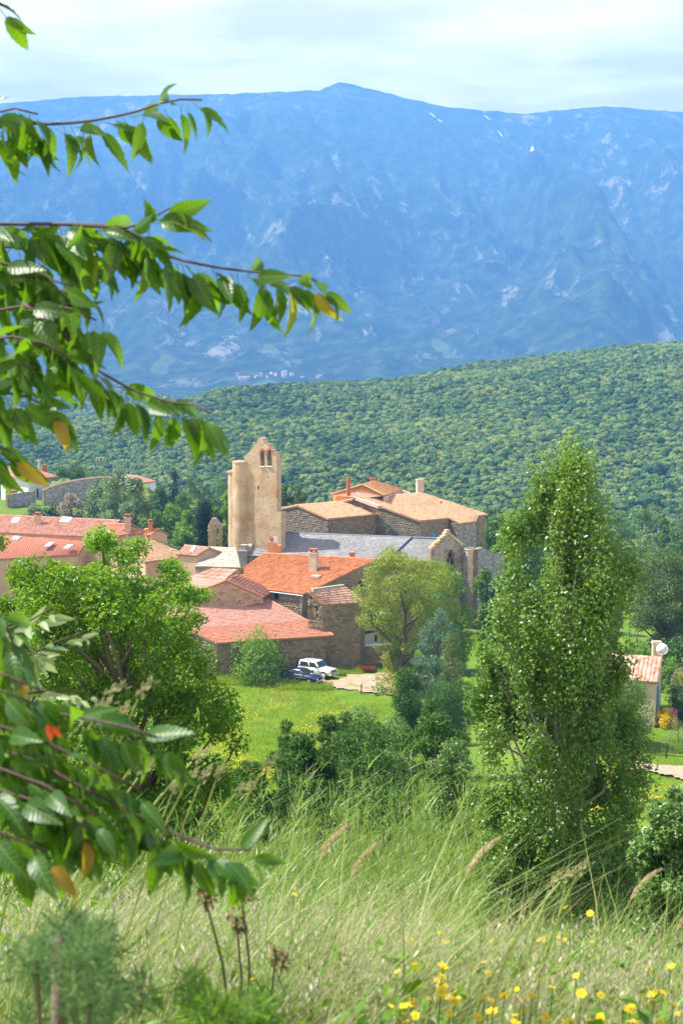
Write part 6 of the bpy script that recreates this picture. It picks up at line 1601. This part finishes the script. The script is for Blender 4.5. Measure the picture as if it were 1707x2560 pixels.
# meadow by the cars, lawn by the cottage
def far_grass(name, n, px0, px1, y0, y1, h0, h1, w, mat, sel=None):
    x, y = scatter(rng, n, y0, y1, (px0 - 853.5) / FPX, (px1 - 853.5) / FPX)
    if sel is not None: k = sel(x, y); x, y = x[k], y[k]
    m = len(x); h = rng.uniform(h0, h1, m) * (1 + .5 * fbm(x * .5, y * .5, 3, 321)); V, q, t = blades(np.stack([x, y, gsurf(x, y) - .02], 1), h, w * rng.uniform(.6, 1.3, m), rng.normal(size=(m, 2)) * .3 * h[:, None], 1.5, rng, 1)
    return tag(obj(name, mesh_arrays(name, V, None, t), mat), kind='stuff')
L_mead = leaf_mat('meadow_blade', [(.13, .23, .006), (.21, .33, .010), (.31, .40, .02)], (.60, .72, .02), .35, .5, .25, .45, .35)
open_yard = lambda x, y: ~((x / y * FPX + 853.5 > 812 - (y - 150) * 6) & (y > 142.5))
far_grass('field_grass', 60000, 430, 1060, 100, 153, .15, .42, .07, L_mead, open_yard)
far_grass('yard_weeds', 5200, 500, 740, 149.5, 153, .4, 1.0, .10, L_mead)
far_grass('yard_weeds', 2600, 690, 830, 147.5, 150, .3, .8, .10, L_mead)
far_grass('yard_weeds', 2600, 838, 905, 154.2, 156.6, .3, .9, .10, L_mead)
far_grass('yard_weeds', 1200, 905, 1000, 156.0, 157.6, .2, .5, .10, L_mead)
far_grass('lawn_grass', 26000, 1430, 1740, 84, 128, .08, .22, .06, L_mead)
def dots(name, n, px0, px1, y0, y1, mat, size, hh=.34, sel=None, thr=.0):
    x, y = scatter(rng, n, y0, y1, (px0 - 853.5) / FPX, (px1 - 853.5) / FPX); k = fbm(x * .22, y * .12, 3, 331) > thr
    if sel is not None: k &= sel(x, y)
    x, y = x[k], y[k]; m = len(x); c = np.stack([x, y, gsurf(x, y) + hh * rng.uniform(.6, 1.2, m)], 1); s_ = size * rng.uniform(.6, 1.3, m)
    a = rng.uniform(0, 6.28, m); u = np.stack([np.cos(a), np.sin(a), rng.normal(size=m) * .3], 1) * s_[:, None]; v = np.stack([-np.sin(a), np.cos(a), rng.normal(size=m) * .3], 1) * s_[:, None]
    V = np.stack([c - u, c - v, c + u, c + v], 1); return tag(obj(name, mesh_arrays(name, V.reshape(-1, 3), np.arange(m)[:, None] * 4 + [[0, 1, 2, 3]]), mat), kind='stuff')
dots('field_buttercups', 16000, 430, 930, 104, 149, L_yel, .040, .36, open_yard)
dots('field_buttercups', 1500, 1430, 1740, 84, 104, L_yel, .05, .2)

# ================================================================== foreground plants
# yellow daisies among the grass: each flower is a thing of its own
M_petal = leaf_mat('daisy_petal', [(.72, .50, .012), (.80, .60, .02)], (.9, .7, .03), .3, .5, .2, .3, 2.0)
M_disc = plain('daisy_disc', (.62, .34, .01), .8)
M_stem = plain('flower_stem', (.12, .20, .04), .7)
def daisy_parts(seed, n=13, r=.019):
    rg = np.random.RandomState(seed); mb = MB(); c0 = np.array([.02, 0, 0.])
    for k in range(n):
        t = 2 * math.pi * k / n + rg.uniform(-.1, .1); d = np.array([math.cos(t), math.sin(t), rg.uniform(.0, .35)]); s = np.array([-math.sin(t), math.cos(t), 0]); L = r * rg.uniform(.85, 1.1)
        mb.poly([d * .004 - s * .0012, d * L * .6 - s * r * .19, d * L, d * L * .6 + s * r * .19, d * .004 + s * .0012])
    me = bpy.data.meshes.new('flower_head'); me.from_pydata(mb.v, [], mb.f); me.update(); me.materials.append(M_petal)
    m2 = MB(); m2.tube([(0, 0, -.003), (0, 0, .002), (0, 0, .0045)], [.004, .0062, .003], 8); md = bpy.data.meshes.new('flower_disc'); md.from_pydata(m2.v, [], m2.f); md.update(); md.materials.append(M_disc)
    m3 = MB(); m3.tube([(0, 0, -.002), (-.01, .0, -.12), (-.06, .01, -.45), (-.09, .01, -.8)], [.0016, .002, .0026, .003], 5); ms = bpy.data.meshes.new('stem'); ms.from_pydata(m3.v, [], m3.f); ms.update(); ms.materials.append(M_stem)
    return me, md, ms
kinds = [daisy_parts(k, 12 + k % 3, .018 + .002 * (k % 3)) for k in range(4)]
rng = np.random.RandomState(401)
spots = [(1228, 2353), (1130, 2398), (1106, 2417), (993, 2430), (1080, 2432), (1097, 2452), (1103, 2478), (1112, 2465), (1147, 2408), (1178, 2419), (1202, 2434), (1217, 2434), (1272, 2445), (1296, 2442), (1306, 2460), (1348, 2451), (1380, 2470), (1390, 2435), (1375, 2346), (1404, 2334), (1408, 2350), (1430, 2288), (1474, 2284), (1296, 2330), (1310, 2299), (1281, 2351), (1412, 2270), (1430, 2381), (1449, 2382), (1440, 2440), (1452, 2484), (1500, 2488), (1518, 2440), (1565, 2440), (1542, 2496), (1627, 2487), (1637, 2480), (1655, 2482), (1668, 2497), (1682, 2515), (1690, 2535), (1630, 2500), (1575, 2523), (1580, 2555), (1450, 2540), (1365, 2545), (1300, 2510), (1310, 2530), (1285, 2490), (1275, 2485), (1340, 2495), (1330, 2490), (1310, 2500), (1288, 2540), (1260, 2490), (1233, 2512), (1195, 2545), (1160, 2545), (1118, 2493), (1145, 2498), (1100, 2495), (1076, 2500), (1030, 2512), (1060, 2545), (1122, 2535), (1210, 2455), (1395, 2500), (1405, 2480), (1650, 2555), (1600, 2548), (1500, 2550), (1350, 2550), (735, 2236), (752, 2250), (600, 2372), (630, 2450)]
spots += [(float(x), float(y)) for x, y in zip(rng.uniform(960, 1700, 70), 2560 - 235 * rng.random(70) ** 1.3)]
first = None
for k, (px, py) in enumerate(spots):
    d = ray(px, py); want = rng.uniform(.36, .56); ys_ = np.linspace(2.6, 6.4, 120)
    Y = ys_[np.argmin(np.abs(d[2] * ys_ - gz(d[0] * ys_, ys_) - want))]
    me, md, ms = kinds[k % 4]; c = d * Y
    r = empty('yellow_daisy', c, 'bright yellow daisy on a thin stem in the foreground meadow grass', 'flower', 'yellow daisies in the meadow grass', rng.uniform(-.8, .8))
    fh = bpy.data.objects.new('flower_head', me); fh.rotation_euler = (rng.uniform(-.1, .9), rng.uniform(-.5, .5), rng.uniform(0, 6.28)); s_ = rng.uniform(.45, .85); fh.scale = (s_, s_, s_); col.objects.link(fh); fh.parent = r
    fd = bpy.data.objects.new('flower_disc', md); col.objects.link(fd); fd.parent = fh
    st = bpy.data.objects.new('stem', ms); col.objects.link(st); st.parent = r

# tall grass plumes leaning in the wind
L_plume = leaf_mat('plume_seed', [(.40, .31, .16), (.50, .41, .23), (.58, .50, .32)], (.65, .5, .3), .3, .65, .2, .25, 2.0)
L_plume2 = leaf_mat('cocksfoot_seed', [(.30, .29, .13), (.42, .40, .20)], (.5, .5, .25), .3, .65, .2, .25, 2.0)
def plume_parts(seed, clumped):
    rg = np.random.RandomState(seed); n = 240 if not clumped else 110; L = .12 if not clumped else .05
    t = rg.random(n); ax_ = np.stack([t * L * .55 + t ** 2.2 * L * .25, np.zeros(n), t * L * .80 - t ** 2.4 * L * .22], 1); wd = (.0025 + .0035 * rg.random(n)) * np.sin(np.clip(t * .9 + .1, 0, 1) * math.pi) ** .5
    if clumped: wd = .003 + .005 * (np.sin(t * 16) > 0)
    a = rg.uniform(0, 6.28, n); off = np.stack([np.cos(a) * .7, np.sin(a), -np.cos(a) * .6], 1) * wd[:, None]; c = ax_ + off
    d = np.array([.62, 0, .78]) + off * 40; d /= np.linalg.norm(d, axis=1)[:, None]; s_ = np.cross(d, rg.normal(size=d.shape)); s_ /= np.linalg.norm(s_, axis=1)[:, None]; l = .013
    V = np.stack([c, c + d * l * .5 + s_ * .0013, c + d * l, c + d * l * .5 - s_ * .0013], 1); b_ = np.arange(n)[:, None] * 4
    me = mesh_arrays('seed_head', V.reshape(-1, 3), None, np.concatenate([b_ + [[0, 1, 2]], b_ + [[0, 2, 3]]])); me.materials.append(L_plume if not clumped else L_plume2)
    mb = MB(); mb.tube([(0, 0, 0), (-.06, 0, -.09), (-.22, 0, -.40), (-.32, 0, -.75), (-.36, 0, -1.1)], [.0014, .0018, .0022, .0026, .003] if not clumped else [.0022, .0026, .003, .0034, .004], 5); ms = bpy.data.meshes.new('stalk'); ms.from_pydata(mb.v, [], mb.f); ms.update(); ms.materials.append(L_grp)
    return me, ms
pk_ = [plume_parts(1, False), plume_parts(2, False), plume_parts(3, True)]
for k, (px, py, Y, kd) in enumerate([(1165, 2190, 3.4, 0), (1372, 2225, 3.6, 2), (1400, 2205, 3.5, 2), (1440, 2190, 3.5, 2), (1575, 2250, 3.9, 1), (1690, 2330, 3.6, 1), (880, 2190, 3.8, 1), (800, 2150, 3.6, 1), (655, 1930, 3.1, 2), (590, 1985, 3.3, 2), (540, 1950, 3.4, 2), (500, 1960, 3.4, 2), (465, 1960, 3.4, 2), (430, 1985, 3.4, 2), (345, 1945, 3.4, 2), (330, 1920, 3.2, 2), (262, 1745, 2.9, 2), (240, 1790, 3.0, 2), (345, 1748, 2.9, 2), (295, 1805, 3.0, 2), (480, 1905, 3.2, 2)]):
    me, ms = pk_[kd]; c = P(px, py, Y)
    lab, grp = (('feathery buff grass plume bent by the wind over the meadow', 'feathery grass plumes') if kd < 2 else ('knobbly green-gold grass seed head on a straight pale stalk', 'knobbly grass seed heads'))
    lab = {(1165, 2190): 'feathery buff grass plume bending before the foot of the poplar', (1575, 2250): 'feathery buff grass plume in front of the privet bush', (1690, 2330): 'feathery buff grass plume at the very edge below the privet bush',
           (880, 2190): 'feathery buff grass plume before the middle of the juniper thicket', (800, 2150): 'feathery buff grass plume just above the other one below the junipers'}.get((px, py), lab)
    r = empty('grass_plume', c, lab, 'grass stalk', grp, rng.uniform(-.5, .5))
    sh = bpy.data.objects.new('seed_head', me); col.objects.link(sh); sh.parent = r
    st = bpy.data.objects.new('stalk', ms); col.objects.link(st); st.parent = r
    r.rotation_euler = (rng.uniform(-.1, .1), rng.uniform(-.25, .2), rng.uniform(-.5, .5))

# ---- cherry tree: every leaf of the near branches is a part
def cherry_leaf_mesh(seed, droop, wid=.46, name='leaf'):
    rg = np.random.RandomState(seed); nu, nv = 12, 5; V = []
    tw = rg.uniform(-.5, .5); curl = rg.uniform(.12, .3)
    for i in range(nu + 1):
        t = i / nu; w = wid * .5 * (math.sin(math.pi * min(1, t ** .72)) ** .85) * (1 - .25 * t) * (1.05 if i % 2 else .95) if 0 < t < 1 else 0.004
        ang = droop * t ** 1.5
        x = t - .18 * droop * t ** 2.2; z = -droop * .42 * t ** 2
        for j in range(nv):
            s = (j / (nv - 1) - .5) * 2; yy = s * w; zz = z + abs(s) * w * curl * 1.6 + .012 * math.sin(t * 30 + s * 3) * abs(s)
            a = tw * t; V.append((x, yy * math.cos(a) - (zz - z) * math.sin(a), z + yy * math.sin(a) + (zz - z) * math.cos(a)))
    F = [(i*nv + j, (i+1)*nv + j, (i+1)*nv + j + 1, i*nv + j + 1) for i in range(nu) for j in range(nv - 1)]
    n0 = len(V)
    for t in (0, 1):                                   # petiole
        for k in range(4): V.append((-.22 * (1 - t) + .02 * t, .010 * math.cos(k * math.pi / 2), .010 * math.sin(k * math.pi / 2) + .05 * (1 - t) ** 2))
    F += [(n0 + k, n0 + (k+1) % 4, n0 + 4 + (k+1) % 4, n0 + 4 + k) for k in range(4)]
    me = bpy.data.meshes.new(name); me.from_pydata(V, [], F)
    for p in me.polygons: p.use_smooth = True
    uv = me.uv_layers.new(name='leaf_uv'); 
    co = np.array(V)
    for lp in me.loops: uv.data[lp.index].uv = (float(co[lp.vertex_index, 0]), float(co[lp.vertex_index, 1]))
    me.update(); return me
def cherry_mat(name, cols, trans, tf=.42):
    b = NB(name); f = b.objrand(); k = len(cols)
    c = b.ramp(f, [(.1 + .8 * i / (k - 1), cc) for i, cc in enumerate(cols)])
    uvn = b.n('ShaderNodeUVMap'); uvn.uv_map = 'leaf_uv'; sx_ = b.n('ShaderNodeSeparateXYZ'); b.l(uvn.outputs[0], sx_.inputs[0])
    ab = b.math('ABSOLUTE', sx_.outputs[1]); mid = b.math('LESS_THAN', ab, .010)
    vein = b.math('SINE', b.math('MULTIPLY', b.math('SUBTRACT', sx_.outputs[0], b.math('MULTIPLY', ab, .8)), 62.0)); vm = b.math('MULTIPLY', b.math('GREATER_THAN', vein, .86), .35)
    c = b.mix(b.math('MAXIMUM', b.math('MULTIPLY', mid, .6), vm), c, (.20, .30, .06))
    c = b.mix(b.ramp(b.noise(60, 3, .6, b.pos()), [(.62, (0, 0, 0)), (.75, (.5, .5, .5))]), c, (.10, .10, .01))
    b.pbr(c, .40, b.bump(vein, .14, .002), .40)
    tr = b.n('ShaderNodeBsdfTranslucent'); b.l(b.mix(.62, c, trans), tr.inputs[0]); ms = b.n('ShaderNodeMixShader'); ms.inputs[0].default_value = tf
    b.l(b.p.outputs[0], ms.inputs[1]); b.l(tr.outputs[0], ms.inputs[2]); b.l(ms.outputs[0], b.out.inputs[0]); return b.m
M_ch = cherry_mat('cherry_leaf', [(.012, .050, .005), (.026, .092, .007), (.055, .145, .010)], (.26, .52, .008))
M_chy = cherry_mat('young_cherry_leaf', [(.10, .19, .012), (.20, .22, .015), (.36, .17, .025)], (.60, .55, .02), .45)
M_chr = cherry_mat('red_cherry_leaf', [(.42, .04, .015), (.50, .06, .02)], (.7, .08, .02), .4)
M_pale = cherry_mat('pale_willow_leaf', [(.20, .27, .10), (.30, .36, .18)], (.45, .55, .2), .35)
LM = {}
for nm_, m_ in (('g', M_ch), ('y', M_chy), ('r', M_chr)):
    LM[nm_] = []
    for k in range(5):
        me = cherry_leaf_mesh(k + 11, .35 + .22 * k, .36 + .03 * (k % 3)); me.materials.append(m_); LM[nm_].append(me)
LM['p'] = []
for k in range(3):
    me = cherry_leaf_mesh(k + 51, .2 + .1 * k, .30); me.materials.append(M_pale); LM['p'].append(me)
M_twig = plain('cherry_twig', (.065, .033, .032), .6, .3, 0, .3, 30)
cherry = empty('cherry_tree', (-1.75, 3.1, float(gz(-1.75, 3.1))), 'cherry tree whose leafy branches hang in front of the mountains and the village', 'tree')
CI = Matrix.Translation(-cherry.location)
rest = {}
def add_leaf(parent, kind, k, pos, dirv, nrm, size):
    d = np.asarray(dirv, float); d /= np.linalg.norm(d); n = np.asarray(nrm, float); n = n - d * np.dot(n, d); n /= np.linalg.norm(n) + 1e-9; s = np.cross(n, d)
    M = Matrix(((d[0], s[0], n[0], 0), (d[1], s[1], n[1], 0), (d[2], s[2], n[2], 0), (0, 0, 0, 1)))
    M = Matrix.Translation(Vector(pos) - (parent.location if parent.parent is None else parent.parent.location)) @ M @ Matrix.Scale(size, 4)
    if nleaf >= 296 and kind != 'p':                       # past the limit: one part holds what is left
        rest.setdefault(kind, []).append((LM[kind][k % len(LM[kind])], M)); return
    o = bpy.data.objects.new('leaf', LM[kind][k % len(LM[kind])]); col.objects.link(o); o.parent = parent
    o.matrix_local = M
    return o
def resample(pts, n):
    pts = np.array(pts, float); s = np.r_[0, np.cumsum(np.linalg.norm(np.diff(pts, axis=0), axis=1))]; t = np.linspace(0, s[-1], n); return np.stack([np.interp(t, s, pts[:, i]) for i in range(3)], 1), s[-1]
rng = np.random.RandomState(505)
nleaf = 0
def twig(pxs, Y0, Y1, step, size, hang=1.0, tip=2, owner=None, kind='g', rad=.0030, limb=True, fan=.35, root=None):
    """a twig through photo points between two depths, leaves alternate along it"""
    global nleaf
    root = root or cherry
    if kind == 'g': step, size = (step * .58, size * .84) if Y0 > 2.6 else (step * .46, size * .66)
    n = len(pxs); pts = [P(x, y, Y0 + (Y1 - Y0) * i / (n - 1)) for i, (x, y) in enumerate(pxs)]
    if limb: st_ = np.array([-1.72, 3.1, pts[0][2] - .25]); pts = [st_, st_ * .45 + pts[0] * .55 + np.array([0, 0, .04])] + pts
    q, L = resample(pts, max(8, int(len(pts) * 3)))
    mb = MB(); mb.tube(q - np.array(root.location), [rad * (2.3 if Y0 > 2.6 else 1.5) * (1 if limb else .5) * (1 - .85 * i / (len(q) - 1)) + .0012 for i in range(len(q))], 6)
    me = bpy.data.meshes.new('branch'); me.from_pydata(mb.v, [], mb.f)
    for p in me.polygons: p.use_smooth = True
    me.update(); me.materials.append(M_twig); br = bpy.data.objects.new('branch', me); col.objects.link(br); br.parent = root
    vis, Lv = resample([P(x, y, Y0 + (Y1 - Y0) * i / (n - 1)) for i, (x, y) in enumerate(pxs)], 200); m = max(2, int(Lv / step))
    for i in range(m):
        t = (i + .5) / m
        if vis[min(198, int(t * 199))][0] / vis[min(198, int(t * 199))][1] < -.262: continue       # beyond the picture's edge
        a = min(198, int(t * 199)); p = vis[a]; tg = vis[a + 1] - vis[max(a - 1, 0)]; tg /= np.linalg.norm(tg) + 1e-9
        side = 1 if i % 2 else -1
        d = tg * rng.uniform(.1, .7) + np.array([rng.normal() * .22, side * rng.uniform(.05, .5) * fan * 2, -hang * rng.uniform(.55, 1.1)]) + rng.normal(size=3) * .16
        if kind == 'g' and rng.random() < .22: d = tg * .6 + np.array([rng.normal() * .3, side * .5, rng.uniform(-.25, .45)])
        if t > 1 - tip / m and kind == 'g': d = tg * .9 + np.array([0, side * .2, -.45]) + rng.normal(size=3) * .15
        nr = np.array([rng.normal() * .9 + .35, -.75 + rng.normal() * .45, .45 + rng.normal() * .35])
        sz = size * rng.uniform(.72, 1.15) * (1 - .25 * max(0, (t - .85) / .15))
        kd = kind
        if kind == 'g': kd = 'y' if rng.random() < (.12 if t > .92 else .006) else 'g'
        add_leaf(br, kd, rng.randint(0, 99), p + np.array([0, 0, -.012]) + d / np.linalg.norm(d) * size * .2, d, nr, sz); nleaf += 1
    return br
twig([(-90, 330), (60, 308), (150, 311), (240, 300), (330, 283), (400, 258), (470, 245), (505, 250)], 3.3, 3.2, 0.0277, 0.116)
twig([(-90, 300), (0, 280), (60, 265), (95, 285)], 3.25, 3.2, 0.0198, 0.122)
twig([(-90, 560), (80, 560), (150, 560), (240, 562), (300, 565), (360, 598), (420, 640), (470, 655), (560, 672), (640, 680), (700, 686), (770, 690), (805, 712)], 3.2, 2.95, 0.0198, 0.132)
twig([(150, 560), (240, 566), (320, 570), (380, 545), (425, 520)], 3.1, 3.05, 0.0172, 0.132, limb=False, tip=4)
twig([(-90, 610), (60, 620), (180, 640), (250, 650)], 3.25, 3.2, 0.0198, 0.137, hang=1.1)
twig([(-90, 720), (60, 690), (130, 700), (200, 720)], 3.2, 3.1, 0.0198, 0.134)
twig([(-90, 790), (60, 765), (130, 760), (190, 775), (240, 800)], 3.1, 3.0, 0.0198, 0.137)
twig([(60, 760), (160, 830), (200, 890), (260, 935), (330, 975), (420, 1005), (490, 1012), (525, 1035)], 3.05, 2.9, 0.0238, 0.127, limb=False)
twig([(-90, 860), (40, 840), (120, 860), (180, 900)], 3.0, 2.95, 0.0224, 0.134)
twig([(-90, 965), (40, 985), (100, 1000), (130, 1020)], 3.0, 2.95, 0.0211, 0.132)
twig([(-90, 1085), (-20, 1100), (30, 1130)], 2.9, 2.9, 0.0238, 0.134)
twig([(-90, -40), (-20, 0), (25, 20)], 3.3, 3.3, 0.0264, 0.122)
twig([(-90, 1745), (60, 1765), (150, 1785), (260, 1805), (350, 1825), (415, 1850)], 2.35, 2.2, 0.0198, 0.128)
twig([(-90, 1850), (80, 1895), (180, 1955), (280, 2005), (380, 2055), (470, 2100), (560, 2130), (625, 2125)], 2.25, 2.05, 0.0198, 0.132)
twig([(-90, 1950), (40, 1985), (140, 2020), (220, 2070)], 2.2, 2.1, 0.0211, 0.137)
twig([(-90, 1700), (20, 1720), (90, 1760)], 2.3, 2.25, 0.0185, 0.134)
twig([(-90, 640), (30, 660), (120, 690), (160, 740)], 3.15, 3.05, .024, .12)
twig([(-90, 920), (30, 900), (90, 920)], 2.95, 2.9, .026, .12)
twig([(-90, 1900), (60, 1930), (160, 1990), (240, 2040)], 2.2, 2.1, .026, .13)
twig([(-90, 1480), (-10, 1530), (40, 1600), (60, 1670)], 2.45, 2.35, 0.0224, 0.128)
twig([(-90, 2050), (30, 2080), (120, 2130)], 2.1, 2.05, 0.0238, 0.137)
twig([(-90, 1790), (60, 1830), (170, 1880), (280, 1935), (350, 1975)], 2.25, 2.15, .026, .125)
twig([(-90, 1640), (20, 1690), (110, 1730)], 2.4, 2.3, .028, .125)
add_leaf(cherry, 'r', 1, P(120, 1810, 2.15), (.2, -.1, -1), (.2, -1, .3), .032)
add_leaf(cherry, 'r', 2, P(135, 1815, 2.16), (.4, .1, -1), (-.2, -1, .3), .028)
mb = MB(); c_ = np.array(cherry.location); g_ = lambda x, y, z: np.array([x, y, z])
mb.tube([g_(0, 0, -.3), g_(.03, 0, .6), g_(.0, .02, 1.4), g_(.05, 0, 2.2), g_(.0, 0, 3.0)], [.10, .085, .075, .06, .035], 10)
tk = mb.build('trunk', M_bark); tk.parent = cherry
for kd, lst in rest.items():
    V = []; Q = []; n0 = 0; uvs = []
    for me, M in lst:
        v = np.array([M @ x.co for x in me.vertices]); V.append(v); Q.append(np.array([p.vertices[:] for p in me.polygons]) + n0); n0 += len(v)
        u = np.zeros(len(me.loops) * 2, np.float32); me.uv_layers[0].data.foreach_get('uv', u); uvs.append(u)
    me = mesh_arrays('leaves', np.concatenate(V), np.concatenate(Q), smooth=True); ul = me.uv_layers.new(name='leaf_uv'); ul.data.foreach_set('uv', np.concatenate(uvs))
    me.materials.append(lst[0][0].materials[0]); o = bpy.data.objects.new('leaves', me); col.objects.link(o); o.parent = cherry; o['kind'] = 'stuff'
print('cherry leaves', nleaf, {k: len(v) for k, v in rest.items()})

# pale-leaved willow sprout among the cherry leaves
wil = empty('willow_shoot', (-1.25, 3.6, float(gz(-1.25, 3.6))), 'shoot with narrow pale silvery leaves poking out below the upper cherry branches', 'shrub')
for pxs in ([(-60, 1700), (60, 1645), (140, 1605), (215, 1578)], [(-60, 1760), (80, 1732), (170, 1726), (245, 1742)], [(-60, 1600), (60, 1560), (130, 1520)], [(-60, 1640), (40, 1620), (120, 1640)]):
    twig(pxs, 3.6, 3.5, .020, .075, hang=.12, kind='p', limb=False, root=wil, fan=.5)
mb = MB(); wl_ = np.array(wil.location); mb.tube([np.zeros(3), P(-60, 1760, 3.6) - wl_ + [-.05, 0, 0], P(-60, 1600, 3.6) - wl_], [.012, .009, .004], 6); o = mb.build('stem', M_twig); o.parent = wil

# feathery out-of-focus shrublets at the lower corner
L_fea = leaf_mat('feathery_needle', [(.045, .10, .030), (.08, .16, .045), (.14, .24, .075)], (.25, .38, .1), .3, .6, .2, .35, 4)
L_feb = leaf_mat('feathery_needle_bright', [(.10, .22, .02), (.16, .30, .035)], (.35, .55, .05), .3, .6, .2, .35, 4)
tree('feathery_shrub', 'feathery grey-green shrublet blurred close to the camera', 'shrub', 1.75, [(2085, 120, 160), (2140, 70, 260), (2230, 10, 320), (2330, -40, 330), (2450, -60, 340), (2600, -60, 340)], 150, 11000, .028, .0026, L_fea, clumps=60, cr=.14, seed=211, limbs=30, tr=.0045, **nd)
tree('feathery_shrub', 'bright green feathery shrublet sprouting at the bottom edge of the meadow', 'shrub', 2.1, [(2420, 420, 500), (2470, 340, 640), (2530, 300, 740), (2650, 300, 740)], 480, 20000, .03, .0030, L_feb, clumps=50, cr=.14, seed=212, limbs=20, tr=.006, **nd)
tree('feathery_shrub', 'darker feathery shrublet filling the lower corner under the cherry leaves', 'shrub', 1.95, [(2190, 190, 300), (2250, 120, 380), (2340, 60, 430), (2450, 20, 450), (2600, 0, 450)], 250, 20000, .030, .0030, L_fea, clumps=70, cr=.13, seed=213, limbs=24, tr=.004, **nd)
# dark dried umbel stalks
M_dry = plain('dry_stalk', (.055, .06, .03), .9)
for k, (px, py, Y, px2) in enumerate(((505, 2215, 2.5, 580), (590, 2290, 2.6, 592), (600, 2210, 2.55, 620), (690, 2380, 2.5, 640))):
    c = P(px2, 2600, Y); t_ = P(px, py, Y); r = empty('dry_stalk', (c[0], Y, float(gz(c[0], Y))), ['tall dark dried stalk leaning towards the cherry leaves', 'straight dark dried stalk, shorter of the close pair', 'straight dark dried stalk touching the tip of the cherry branch', 'shortest dark dried stalk leaning outward over the open grass'][k], 'plant stalk', 'dark dried stalks in the grass')
    o_ = np.array(r.location); mb = MB(); mb.tube([np.zeros(3), (c - o_) * [1, 1, 1], t_ * .5 + c * .5 - o_ + [.01, 0, 0], t_ - o_], [.0036, .0033, .0027, .002], 6); s_ = mb.build('stalk', M_dry); s_.parent = r
    V, T = leaf_arrays(rng, np.array([t_ - o_, t_ - o_ + [.01, 0, -.02]]), np.array([[.012, .012, .02], [.016, .016, .014]]), 70, .014, .007); h_ = obj('seed_head', mesh_arrays('seed_head', V, None, T), plain('dry_seed', (.13, .09, .035), .9)); h_.parent = r
